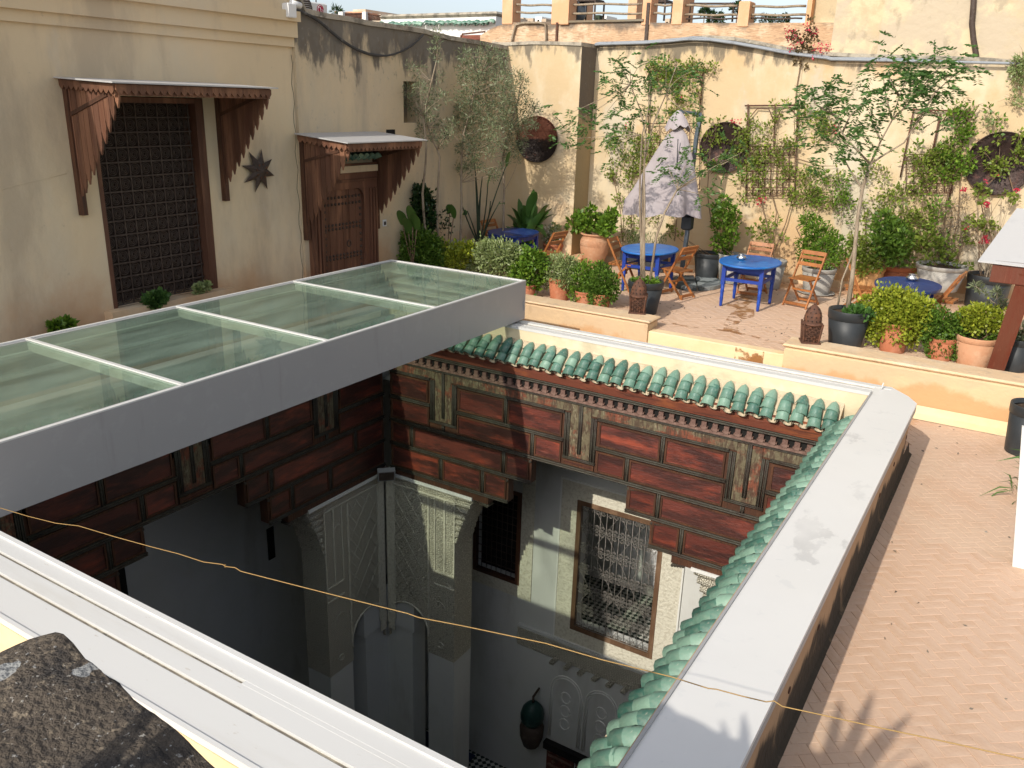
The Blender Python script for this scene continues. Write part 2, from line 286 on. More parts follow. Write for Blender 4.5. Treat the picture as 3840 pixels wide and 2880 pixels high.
M['farwall'] = pm('tall_yellow_building', (.52, .42, .27), .9, [((.50, .42, .31), .7, .44, .56, (1, 1, .8), .9), ((.64, .53, .34), 1.6, .5, .62, I3, .8), ((.34, .28, .2), 3.2, .55, .66, (1, 1, .7), .6)], bump=(6, .9))
M['whitewash'] = pm('whitewash', (.78, .77, .73), .85, [((.62, .58, .5), 1.5, .6, .75, (1, 1, .4), .5)], bump=(6, .3))
M['city'] = pm('distant_city_plaster', (.55, .42, .30), .9, [((.7, .62, .5), .2, .45, .6, I3, .8)], rand=.15)
M['dark_green'] = pm('far_foliage', (.035, .05, .028), .9, bump=(3, 1))
M['hill'] = pm('dry_hillside', (.26, .22, .15), .95, [((.1, .12, .06), .05, .48, .6, I3, .8)])
M['ground'] = pm('town_ground', (.28, .23, .18), .95, [((.2, .17, .13), .2, .45, .65, I3, .7)])
M['acwhite'] = pm('air_conditioner_casing', (.74, .74, .71), .5)
M['logo'] = pm('logo_red', (.50, .02, .07), .45)
M['slate'] = pm('blue_rug', (.02, .03, .08), .9)
M['socket'] = pm('white_plastic', (.75, .75, .73), .4)
M['greenglass'] = pm('green_lamp_glass', (.015, .045, .04), .4, [((.03, .075, .065), 8, .5, .6, I3, .7)])
M['paintdoor'] = pm('painted_dark_door', (.12, .03, .02), .5, [((.3, .2, .14), 9, .55, .62, (1, 1, 1), .7), ((.03, .015, .012), 5, .5, .6, I3, .7)])

# glass: tinted see-through with real fresnel gloss and a film of dust
def glassmat(name, tint, dust=.1):
    m = bpy.data.materials.new(name); m.use_nodes = True; t = m.node_tree; t.nodes.clear(); L = t.links
    o = N(t, 'ShaderNodeOutputMaterial'); tr = N(t, 'ShaderNodeBsdfTransparent'); tr.inputs[0].default_value = (*tint, 1)
    gl = N(t, 'ShaderNodeBsdfGlossy'); gl.inputs['Roughness'].default_value = .02; gl.inputs[0].default_value = (.85, .95, .9, 1)
    df = N(t, 'ShaderNodeBsdfDiffuse'); df.inputs[0].default_value = (.42, .55, .46, 1)
    fr = N(t, 'ShaderNodeFresnel'); ge = N(t, 'ShaderNodeNewGeometry'); mi = N(t, 'ShaderNodeMapRange'); mi.inputs[3].default_value = 1.5; mi.inputs[4].default_value = .6667
    L.new(ge.outputs['Backfacing'], mi.inputs[0]); L.new(mi.outputs[0], fr.inputs[0])
    no = N(t, 'ShaderNodeTexNoise'); no.inputs['Scale'].default_value = 1.7; no.inputs['Detail'].default_value = 8
    mp = N(t, 'ShaderNodeMapping'); mp.inputs['Scale'].default_value = (2.5, .6, 1); tc = N(t, 'ShaderNodeTexCoord'); L.new(tc.outputs['Object'], mp.inputs[0]); L.new(mp.outputs[0], no.inputs[0])
    mr = N(t, 'ShaderNodeMapRange'); mr.inputs[1].default_value = .35; mr.inputs[2].default_value = .75; mr.inputs[3].default_value = dust * .5; mr.inputs[4].default_value = dust * 1.6; L.new(no.outputs[0], mr.inputs[0])
    m1 = N(t, 'ShaderNodeMixShader'); m2 = N(t, 'ShaderNodeMixShader')
    L.new(mr.outputs[0], m1.inputs[0]); L.new(tr.outputs[0], m1.inputs[1]); L.new(df.outputs[0], m1.inputs[2])
    L.new(fr.outputs[0], m2.inputs[0]); L.new(m1.outputs[0], m2.inputs[1]); L.new(gl.outputs[0], m2.inputs[2]); L.new(m2.outputs[0], o.inputs[0]); return m
M['glass'] = glassmat('green_tinted_glass', (.86, .92, .85), .20)

# carved stucco: fine relief from nested patterns
def carved():
    m = pm('carved_stucco', (.60, .585, .47), .85); t = m.node_tree; L = t.links; b = t.nodes['Principled BSDF']
    tc = N(t, 'ShaderNodeTexCoord'); vo = N(t, 'ShaderNodeTexVoronoi'); vo.feature = 'DISTANCE_TO_EDGE'; vo.inputs['Scale'].default_value = 34; vo.inputs['Randomness'].default_value = .55
    L.new(tc.outputs['Object'], vo.inputs[0]); no = N(t, 'ShaderNodeTexNoise'); no.inputs['Scale'].default_value = 48; L.new(tc.outputs['Object'], no.inputs[0])
    mr = N(t, 'ShaderNodeMapRange'); mr.inputs[1].default_value = .03; mr.inputs[2].default_value = .22; L.new(vo.outputs[0], mr.inputs[0])
    ad = N(t, 'ShaderNodeMath', operation='ADD'); L.new(mr.outputs[0], ad.inputs[0]); L.new(no.outputs['Fac'], ad.inputs[1])
    bp = N(t, 'ShaderNodeBump'); bp.inputs['Strength'].default_value = .9; bp.inputs['Distance'].default_value = .025; bp.invert = False
    L.new(ad.outputs[0], bp.inputs['Height']); L.new(bp.outputs[0], b.inputs['Normal'])
    mx = N(t, 'ShaderNodeMix', data_type='RGBA'); mx.inputs[6].default_value = (.50, .46, .36, 1); mx.inputs[7].default_value = (.76, .72, .59, 1); L.new(mr.outputs[0], mx.inputs[0]); L.new(mx.outputs[2], b.inputs['Base Color'])
    return m
M['carved'] = carved()
M['frameplaster'] = pm('scrolled_plaster_border', (.66, .63, .52), .85, [((.52, .48, .38), 22, .5, .58, I3, .7)], bump=(22, .9))
# zellij mosaic floor
def mosaic():
    m = pm('zellij_mosaic', (.6, .6, .55), .4); t = m.node_tree; L = t.links; b = t.nodes['Principled BSDF']
    tc = N(t, 'ShaderNodeTexCoord'); mp = N(t, 'ShaderNodeMapping'); mp.inputs['Rotation'].default_value = (0, 0, .785); L.new(tc.outputs['Object'], mp.inputs[0])
    ck = N(t, 'ShaderNodeTexChecker'); ck.inputs['Scale'].default_value = 14; ck.inputs[1].default_value = (.62, .62, .56, 1); ck.inputs[2].default_value = (.035, .05, .04, 1)
    L.new(mp.outputs[0], ck.inputs[0]); L.new(ck.outputs[0], b.inputs['Base Color']); return m
M['mosaic'] = mosaic()
def lichen():
    m = pm('lichen_crusted_stone', (.095, .076, .058), .95, [((.20, .16, .115), 2.2, .46, .62, I3, .85), ((.04, .036, .034), 7, .48, .62, I3, .8), ((.26, .21, .15), 34, .56, .64, I3, .7), ((.42, .40, .36), 75, .62, .66, I3, .8), ((.24, .24, .25), 3.2, .63, .65, I3, .85)], bump=(70, 1.0))
    t = m.node_tree; L = t.links; b = t.nodes['Principled BSDF']; src = b.inputs['Base Color'].links[0].from_socket
    tc = N(t, 'ShaderNodeTexCoord'); no = N(t, 'ShaderNodeTexNoise'); no.inputs['Scale'].default_value = 16; no.inputs['Detail'].default_value = 3; L.new(tc.outputs['Object'], no.inputs[0])
    vo = N(t, 'ShaderNodeTexVoronoi'); vo.inputs['Scale'].default_value = 10; mxv = N(t, 'ShaderNodeMix', data_type='RGBA'); mxv.inputs[0].default_value = .06
    L.new(tc.outputs['Object'], mxv.inputs[6]); L.new(no.outputs['Color'], mxv.inputs[7]); L.new(mxv.outputs[2], vo.inputs[0])
    sp = N(t, 'ShaderNodeSeparateColor'); L.new(vo.outputs['Color'], sp.inputs[0])
    mu = N(t, 'ShaderNodeMath', operation='MULTIPLY'); L.new(sp.outputs[0], mu.inputs[0]); mu.inputs[1].default_value = .36
    lt = N(t, 'ShaderNodeMath', operation='LESS_THAN'); L.new(vo.outputs['Distance'], lt.inputs[0]); L.new(mu.outputs[0], lt.inputs[1])
    gt = N(t, 'ShaderNodeMath', operation='GREATER_THAN'); L.new(sp.outputs[1], gt.inputs[0]); gt.inputs[1].default_value = .42
    m3 = N(t, 'ShaderNodeMath', operation='MULTIPLY'); L.new(lt.outputs[0], m3.inputs[0]); L.new(gt.outputs[0], m3.inputs[1])
    mx = N(t, 'ShaderNodeMix', data_type='RGBA'); L.new(m3.outputs[0], mx.inputs[0]); L.new(src, mx.inputs[6]); mx.inputs[7].default_value = (.29, .29, .28, 1); L.new(mx.outputs[2], b.inputs['Base Color']); return m
M['lichen'] = lichen()

LF = {}
LF['box'] = leafmat('box_leaf', (.05, .11, .014), (.15, .26, .035), (.28, .4, .07))
LF['yellow'] = leafmat('golden_leaf', (.14, .20, .015), (.40, .44, .045), (.56, .54, .09))
LF['lime'] = leafmat('lime_leaf', (.06, .14, .015), (.20, .33, .035), (.38, .5, .08))
LF['varieg'] = leafmat('variegated_leaf', (.20, .27, .07), (.36, .42, .2), (.6, .62, .42))
LF['olive'] = leafmat('olive_leaf', (.09, .115, .05), (.25, .29, .16), (.46, .49, .34), trans=.2)
LF['dark'] = leafmat('dark_glossy_leaf', (.012, .03, .010), (.035, .075, .02), (.07, .13, .04), trans=.15, rough=.3)
LF['mid'] = leafmat('climber_leaf', (.12, .17, .028), (.26, .34, .05), (.46, .53, .10), trans=.35)
LF['fern'] = leafmat('feathery_leaf', (.045, .11, .025), (.11, .22, .05), (.24, .36, .09), trans=.35)
LF['bronze'] = leafmat('bronze_leaf', (.07, .05, .02), (.16, .12, .05), (.22, .22, .08))
LF['broad'] = leafmat('broad_leaf', (.035, .09, .018), (.09, .19, .04), (.16, .28, .07), trans=.2, rough=.35)
LF['pink'] = leafmat('pink_bract', (.55, .03, .06), (.70, .06, .12), (.75, .15, .22))
LF['white'] = leafmat('white_bloom', (.6, .58, .45), (.75, .74, .62), (.8, .8, .75))
LF['dry'] = leafmat('dry_twig', (.14, .11, .08), (.25, .21, .16), (.36, .31, .25), trans=.1)

# ------------------------------------------------------------------ foliage
def leaves_mesh(name, pts, dirs, length, width, mat, droop=0., jit=.35, folded=True):
    P = np.asarray(pts, float); Dn = np.asarray(dirs, float); n = len(P)
    Dn = Dn / (np.linalg.norm(Dn, axis=1, keepdims=True) + 1e-9)
    Ls = length * RNG.uniform(1 - jit, 1 + jit, (n, 1)); W = width * RNG.uniform(1 - jit, 1 + jit, (n, 1))
    r = RNG.normal(size=(n, 3)); S = np.cross(Dn, r); S /= np.linalg.norm(S, axis=1, keepdims=True) + 1e-9
    U = np.cross(S, Dn)
    tip = P + Dn * Ls + np.array([0, 0, -1.]) * droop * Ls; mid = P + Dn * Ls * .45
    a = mid + S * W * .5 + U * W * .15; b = mid - S * W * .5 + U * W * .15
    V = np.stack([P, a, tip, b], 1).reshape(-1, 3)
    F = np.arange(4 * n).reshape(n, 4)
    me = bpy.data.meshes.new(name); me.vertices.add(4 * n); me.vertices.foreach_set('co', V.ravel())
    me.loops.add(4 * n); me.loops.foreach_set('vertex_index', F.ravel()); me.polygons.add(n)
    me.polygons.foreach_set('loop_start', np.arange(0, 4 * n, 4)); me.polygons.foreach_set('loop_total', np.full(n, 4))
    at = me.attributes.new('rnd', 'FLOAT', 'FACE'); at.data.foreach_set('value', RNG.beta(2, 2.4, n))
    me.materials.append(mat); me.update(); return me
def clump_pts(clumps, per_m2=None, n=None, shell=.55):
    """clumps: list of (centre, radius or (rx,ry,rz), count)"""
    P = []; Dr = []
    for c, r, k in clumps:
        r = np.array(r if hasattr(r, '__len__') else (r, r, r), float); k = int(k)
        d = RNG.normal(size=(k, 3)); d /= np.linalg.norm(d, axis=1, keepdims=True)
        rad = RNG.uniform(shell, 1, (k, 1)) ** (1 / 1.6)
        sub = RNG.normal(size=(max(4, k // 28), 3)) * .09       # small tufts make the outline uneven
        off = sub[RNG.integers(0, len(sub), k)]
        st = RNG.random((k, 1)) < .10; rad = np.where(st, rad * RNG.uniform(1.05, 1.5, (k, 1)), rad)
        lob = 1 + .22 * np.sin(d[:, :1] * 4.1 + c[0] * 7) * np.cos(d[:, 2:3] * 5.3 + c[2] * 9) + .12 * np.sin(d[:, 1:2] * 9 + c[1] * 5)
        P.append(np.array(c) + (d * rad * lob + off) * r); Dr.append(d + RNG.normal(size=(k, 3)) * .55 + np.array([0, 0, .35]))
    return np.concatenate(P), np.concatenate(Dr)
def foliage(parent, clumps, L, W, mat, name='foliage', shell=.45, droop=0., **kw):
    P, Dr = clump_pts([(c_, r_, k_ * 2.6) for c_, r_, k_ in clumps], shell=shell); me = leaves_mesh(name, P, Dr, L * 1.2, W * 1.3, mat, droop=droop, **kw)
    return link(me, name, None, parent, **({'kind': 'stuff'} if name in ('bract', 'ground_cover', 'bloom') else {}))
def curve(a, b, bend=.1, n=6, sag=0):
    a, b = Vector(a), Vector(b); o = Vector(RNG.normal(size=3)) * bend * (b - a).length
    return [a.lerp(b, t) + o * (4 * t * (1 - t)) * .5 + Vector((0, 0, -sag * 4 * t * (1 - t))) for t in [i / n for i in range(n + 1)]]
def twigs(mb, a, b, r0, r1, bend=.12, n=6, seg=5): 
    p = curve(a, b, bend, n); mb.tube(p, [r0 + (r1 - r0) * i / n for i in range(n + 1)], seg, cap=False); return p

# ================================================================== SETTING
COPE = -2.817; WALK = -3.51; TER = -3.05
XI, XO = -1.098, -.644; YF, YFO = 9.144, 9.47; YN, YNO = 2.448, 1.966
XW, XL = -1.125, -7.66; YW, YNW = 8.98, 2.60; CX = -4.3925; CYL = 5.62
XLW = -9.2; RY = 10.575; FLOOR = -11.6
def S(name, mb, mat, parent=None): return mb.build(name, mat, parent, **({'kind': 'structure'} if parent is None else {}))

g = MB(); g.add([(-900, -300, -11.75), (900, -300, -11.75), (900, 1500, -11.75), (-900, 1500, -11.75)], [(0, 1, 2, 3)]); S('ground', g, M['ground'])
# roof slabs round the well of the patio
sb = MB()
sb.box((-9.9, -1.5, -3.9), (XL - .02, 10.80, WALK - .03)); sb.box((XW + .02, -1.5, -3.9), (3.2, 10.80, WALK - .03))
sb.box((XL - .02, YW + .25, -3.9), (XW + .02, 10.80, WALK - .03)); sb.box((XL - .02, -1.5, -3.9), (XW + .02, YNW - .3, WALK - .03))
S('walkway_bed', sb, M['grout'])
tb = MB(); tb.box((-9.9, 10.88, -3.9), (3.2, 17.5, TER - .028)); S('terrace_bed', tb, M['grout'])
# unseen shell below the roofs, added to keep sunlight from leaking in
sh = MB()
sh.box((-9.9, 14.0, FLOOR), (3.2, 14.2, -3.9)); sh.box((-9.9, -1.5, FLOOR), (3.2, -1.3, -3.9)); sh.box((3.0, -1.3, FLOOR), (3.2, 14.0, -3.9)); sh.box((-10.1, -1.5, FLOOR), (-9.9, 14.2, -3.9))
S('unseen_shell_wall', sh, M['plaster'])
pf = MB(); pf.box((-9.9, -1.3, FLOOR - .1), (3.0, 14.0, FLOOR)); S('patio_floor', pf, M['mosaic'])

# -- paving: herringbone bricks, each its own piece up to the limit
def paving(floor_name, region, top, L_, W_, ang, near, joint_in, floor_mat_name='brick'):
    base = link(MB().box((region[0], region[1], top - .04), (region[2], region[3], top - .005)).mesh(floor_name), floor_name, M['grout'], kind='structure')
    hx, hy = L_ / 2 - joint_in, W_ / 2 - joint_in
    bm = MB(); e = .0022
    bm.add([(-hx, -hy, -.02), (hx, -hy, -.02), (hx, hy, -.02), (-hx, hy, -.02), (-hx, -hy, -e), (hx, -hy, -e), (hx, hy, -e), (-hx, hy, -e), (-hx + e, -hy + e, 0), (hx - e, -hy + e, 0), (hx - e, hy - e, 0), (-hx + e, hy - e, 0)],
           [(0, 1, 5, 4), (1, 2, 6, 5), (2, 3, 7, 6), (3, 0, 4, 7), (4, 5, 9, 8), (5, 6, 10, 9), (6, 7, 11, 10), (7, 4, 8, 11), (8, 9, 10, 11)])
    me = bm.mesh('brick'); me.materials.append(M[floor_mat_name])
    items = []; n = 90; ca, sa = cos(ang), sin(ang); k = L_ / W_
    cx0, cy0 = (region[0] + region[2]) / 2, (region[1] + region[3]) / 2
    for i in range(-n, n):
        for j in range(-n, n):
            # herringbone lattice: period (W,W) and (2L,0) in brick widths
            for kind in (0, 1):
                bx = i * W_ + j * 2 * L_ if True else 0; by = i * W_
                if kind == 0: x, y, r = bx + L_ / 2, by + W_ / 2, 0
                else: x, y, r = bx + L_ + W_ / 2 , by + W_ - L_ / 2 + 0, pi / 2
                X = cx0 + x * ca - y * sa; Y = cy0 + x * sa + y * ca
                if region[0] + .06 < X < region[2] - .06 and region[1] + .06 < Y < region[3] - .06: items.append((X, Y, r + ang))
    items.sort(key=lambda t: (t[0] - near[0]) ** 2 + ((t[1] - near[1]) * near[2]) ** 2)
    rest = MB()
    for q, (X, Y, a) in enumerate(items):
        z = top + random.uniform(-.0016, .001); 
        if q < 296:
            o = link(me, 'brick', None, base, loc=(X, Y, z), rz=a)
            o.rotation_euler = (random.uniform(-.006, .006), random.uniform(-.006, .006), a)
        else:
            c, s_ = cos(a), sin(a); rest.add([(X + vx * c - vy * s_, Y + vx * s_ + vy * c, z + vz) for vx, vy, vz in bm.v], bm.f)
    if rest.v: rest.build('brick_field', M[floor_mat_name], base, kind='stuff')
    return base
walk = paving('walkway', (XO - .16, 2.9, 1.7, 10.97), WALK, .17, .085, radians(38), (-.05, 6.0, .8), .0011)
ter = paving('terrace_floor', (-9.2, 10.862, 1.6, 15.3), TER, .24, .12, radians(45), (-3.4, 12.2, 1.0), .0013)
fb = MB().box((-9.2, 15.3, TER - .04), (1.6, 16.6, TER - .004)); fb.build('terrace_border', M['grout'], kind='structure')
# wet rusty trail across the terrace floor, a film lying on the bricks
def film(name, pts, wds, z, mat, label, cat):
    mb = MB(); vs = []; n = len(pts)
    for i, p in enumerate(pts):
        d = (pts[min(i + 1, n - 1)] - pts[max(i - 1, 0)]).normalized(); s_ = Vector((-d.y, d.x, 0)); w_ = wds[i]
        vs += [p + s_ * w_ * random.uniform(.8, 1.25), p - s_ * w_ * random.uniform(.8, 1.25)]
    vs = [(v.x, v.y, z) for v in vs]; mb.add(vs, [(2 * i, 2 * i + 1, 2 * i + 3, 2 * i + 2) for i in range(n - 1)])
    return tag(mb.build(name, mat), label, cat)
pp = [onZ(q5(*p), TER) for p in ((1690, 960), (1660, 1010), (1600, 1050), (1560, 1100), (1650, 1130), (1600, 1190), (1540, 1230), (1490, 1290), (1500, 1370))]
film('water_stain', pp, [.07, .14, .17, .15, .14, .18, .13, .10, .11], TER + .004, M['wetstain'], 'rusty wet trail winding over the terrace paving from the rear bright blue table', 'stain')
pp = [onZ(q5(*p), TER) + Vector((0, .03, 0)) for p in ((770, 1265), (900, 1290), (1060, 1320), (1250, 1345), (1480, 1365))] + [onZ(w6(*p), TER) for p in ((0, 1195), (130, 1225))]
film('edge_stain', pp, [.02, .03, .028, .035, .05, .04, .02], TER + .0065, M['wetstain'], 'brown damp line along the edge of the terrace step', 'stain')

# ------------------------------------------------------------------ parapet, coping and tracks round the well
par = thing('parapet', 'low ochre parapet round the patio opening, stained black along its foot', 'parapet')
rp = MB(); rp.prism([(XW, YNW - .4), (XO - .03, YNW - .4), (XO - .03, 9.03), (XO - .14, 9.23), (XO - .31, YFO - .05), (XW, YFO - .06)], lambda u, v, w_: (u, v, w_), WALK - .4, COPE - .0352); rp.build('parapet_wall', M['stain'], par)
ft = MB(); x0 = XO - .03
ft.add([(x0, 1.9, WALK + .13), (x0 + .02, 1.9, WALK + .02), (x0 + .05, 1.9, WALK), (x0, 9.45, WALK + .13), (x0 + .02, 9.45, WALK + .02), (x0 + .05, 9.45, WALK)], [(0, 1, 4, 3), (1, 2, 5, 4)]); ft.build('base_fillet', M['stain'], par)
fp = MB(); fp.box((XL, YF + .006, WALK - .4), (XW - .001, YFO, COPE - .035)); fp.build('far_parapet_wall', M['cream'], par)
np_ = MB(); np_.box((XL - .4, YNO, WALK - .4), (XW, YN - .01, COPE - .035)); np_.build('near_parapet_wall', M['cream'], par)
lp = MB(); lp.box((XL - .35, YN, WALK - .4), (XL, YF, COPE - .1)); lp.build('left_parapet_wall', M['metal'], par)
cope = thing('coping', 'broad pale grey metal coping along the right of the patio opening, smudged with bird marks', 'coping')
cm = MB(); z0, z1 = COPE - .035, COPE
poly = [(XI, 1.2), (XO, 1.2), (XO, 9.07), (XO - .11, 9.27), (XO - .28, YFO - .01), (XI, YFO - .04)]
cm.prism(poly, lambda u, v, w_: (u, v, w_), z0, z1); cm.build('coping_sheet', M['coping'], cope)
MB().box((XI - .004, 1.3, COPE - .06), (XI + .012, YF, COPE + .012)).build('upstand', M['metal'], cope)
MB().box((XO - .012, 1.3, COPE - .085), (XO + .003, 9.05, COPE - .0351)).build('drip_edge', M['metal'], cope)
for p in ((2440, 1065), (1075, 0)): pass
for (u, v) in ((672, 268), (620, 382), (560, 512), (303, 1068), (180, 1332)):
    p = onX(C(2800, 1400, .892)(u, v), XO - .026); a = MB(); a.tube([(p.x, p.y + .02 * cos(t), p.z + .02 * sin(t)) for t in np.linspace(0, 2 * pi, 10)], .0035, 4, cap=False); a.build('screw_ring', M['rust'], cope)
MB().tube([onZ(C(2600, 1000, .6028)(1168, 765), COPE), onZ(C(2600, 1000, .6028)(1168, 765), COPE) + Vector((.01, .02, .075))], .007, 6).build('stop_pin', M['metalw'], cope)
ft_ = thing('far_roof_track', 'white two groove sliding track along the far edge of the patio opening', 'track')
for nm, a, b, zt, mt in (('track_base', YF + .012, YFO - .012, COPE - .018, 'groove'), ('rail', YF, YF + .10, COPE, 'metalw'), ('rail', YF + .135, YF + .17, COPE - .004, 'metalw'), ('rail', YFO - .09, YFO, COPE + .004, 'metalw')):
    MB().box((XL - .3 if nm == 'rail' else XL - .298, a, COPE - .036), (XO - .29 if a > YF + .1 else XI - .006, b, zt)).build(nm, M[mt], ft_)
nt_ = thing('near_roof_track', 'wide white sliding track with two grimy grooves crossing the near edge', 'track')
for nm, a, b, zt, mt in (('track_base', YNO + .012, YN - .03, COPE - .022, 'groove'), ('rail', YN - .115, YN - .02, COPE, 'metalw'), ('nosing', YN - .02, YN + .012, COPE + .012, 'metalw'),
                         ('rail', YN - .25, YN - .142, COPE - .002, 'metalw'), ('rail', YNO, YN - .278, COPE - .004, 'metalw'), ('nosing', YNO - .025, YNO, COPE + .004, 'metalw')):
    MB().box((-8.2, a, COPE - (.036 if nm == 'nosing' else .035)), (XI - .005, b, zt)).build(nm, M[mt], nt_)
MB().box((-2.93, YN - .142, COPE - .03), (XI - .006, YN - .115, COPE - .001)).build('track_filler', M['metalw'], nt_)
MB().box((-8.2, YNO - .02, WALK - .4), (XO - .04, YNO - .0, COPE - .05)).build('outer_skirt', M['step'], nt_)

# ------------------------------------------------------------------ sliding glass roof
RX0, RX1, RY0, RY1, RZ0, RZ1 = -7.87, -5.57, 2.30, 9.475, -2.79, -2.264
gr = thing('sliding_glass_roof', 'sliding grey metal roof frame with four green glass panes covering the left of the patio', 'glass roof')
T_ = .075
MB().box((RX1 - T_, RY0, RZ0), (RX1, RY1, RZ1 - .012)).build('side_fascia', M['metal'], gr)
MB().box((RX0, RY0, RZ0), (RX0 + T_, RY1, RZ1 - .012)).build('side_fascia', M['metal'], gr)
for y in (RY0, RY1 - T_): MB().box((RX0 + T_, y, RZ0), (RX1 - T_, y + T_, RZ1 - .012)).build('end_fascia', M['metal'], gr)
for a, b in (((RX1 - .035, RY0, RZ1 - .012), (RX1, RY1, RZ1)), ((RX0, RY0, RZ1 - .012), (RX0 + .035, RY1, RZ1)), ((RX0 + .035, RY1 - .035, RZ1 - .012), (RX1 - .035, RY1, RZ1)), ((RX0 + .035, RY0, RZ1 - .012), (RX1 - .035, RY0 + .035, RZ1))):
    MB().box(a, b).build('edge_trim', M['metalw'], gr)
ys = [RY0, 4.10, 5.76, 7.51, RY1]
for y in ys[1:-1]:
    MB().box((RX0 + .035, y - .018, RZ1 - .010), (RX1 - .035, y + .018, RZ1 + .002)).build('glazing_bar', M['metalw'], gr)
    MB().box((RX0 + T_, y - .03, RZ1 - .11), (RX1 - T_, y + .03, RZ1 - .03)).build('cross_beam', M['metalw'], gr)
for y in (RY1 - T_ - .03, RY0 + T_ + .03):
    for dz in (.12, .26, .38): MB().box((RX0 + T_, y - .07, RZ1 - dz - .03), (RX1 - T_, y + .07, RZ1 - dz)).build('inner_rail', M['metalw'], gr)
for x, s_ in ((RX0 + T_, 1), (RX1 - T_, -1)):
    for dz, dx in ((.10, .05), (.28, .09)): MB().box((x, RY0 + T_, RZ1 - dz - .03), (x + s_ * dx, RY1 - T_, RZ1 - dz)).build('inner_ledge', M['metalw'], gr)
for i in range(4):
    MB().box((RX0 + .03, ys[i] + .03, RZ1 - .026), (RX1 - .03, ys[i + 1] - .02 if i < 3 else ys[i + 1] - .03, RZ1 - .0125)).build('glass_pane', M['glass'], gr)
MB().box((RX1 - .30, RY1 - .001, RZ0 + .03), (RX1 - .02, RY1 + .012, RZ0 + .34)).build('end_plate', M['metal'], gr)
MB().box((RX1 - .0, RY1 - .05, RZ0 + .12), (RX1 + .012, RY1 - .02, RZ0 + .26)).build('latch', M['metal'], gr)
for y in (RY1 - .14, RY0 + .1): MB().box((RX1 - .2, y - .04, COPE + .006), (RX1 - .03, y + .06, RZ0)).build('wheel_carriage', M['iron'], gr)
# ================================================================== PATIO WALLS
def T_far(u, z, w): return (u, YW - w, z)
def T_left(u, z, w): return (XL + w, u, z)
def tbox(mb, T, u0, u1, z0, z1, w0, w1):
    p = [T(u, z, w_) for w_ in (w0, w1) for (u, z) in ((u0, z0), (u1, z0), (u1, z1), (u0, z1))]
    return mb.add(p, [(3, 2, 1, 0), (4, 5, 6, 7), (0, 1, 5, 4), (1, 2, 6, 5), (2, 3, 7, 6), (3, 0, 4, 7)])
def moulding(mb, T, u0, u1, z, h=.042, w=.034):           # horizontal three-step rope moulding
    tbox(mb, T, u0, u1, z - h / 2, z + h / 2, .002, w * .55)
    n = max(2, int((u1 - u0) / .5)); 
    for dz in (-h * .28, h * .28): mb.tube([T(u0 + (u1 - u0) * i / n, z + dz, w * .62) for i in range(n + 1)], h * .2, 6)
def vmould(mb, T, u, z0, z1, h=.036, w=.030):
    tbox(mb, T, u - h / 2, u + h / 2, z0, z1, .002, w * .5)
    for du in (-h * .3, h * .3): mb.tube([T(u + du, z0, w * .55), T(u + du, z1, w * .55)], h * .18, 6)
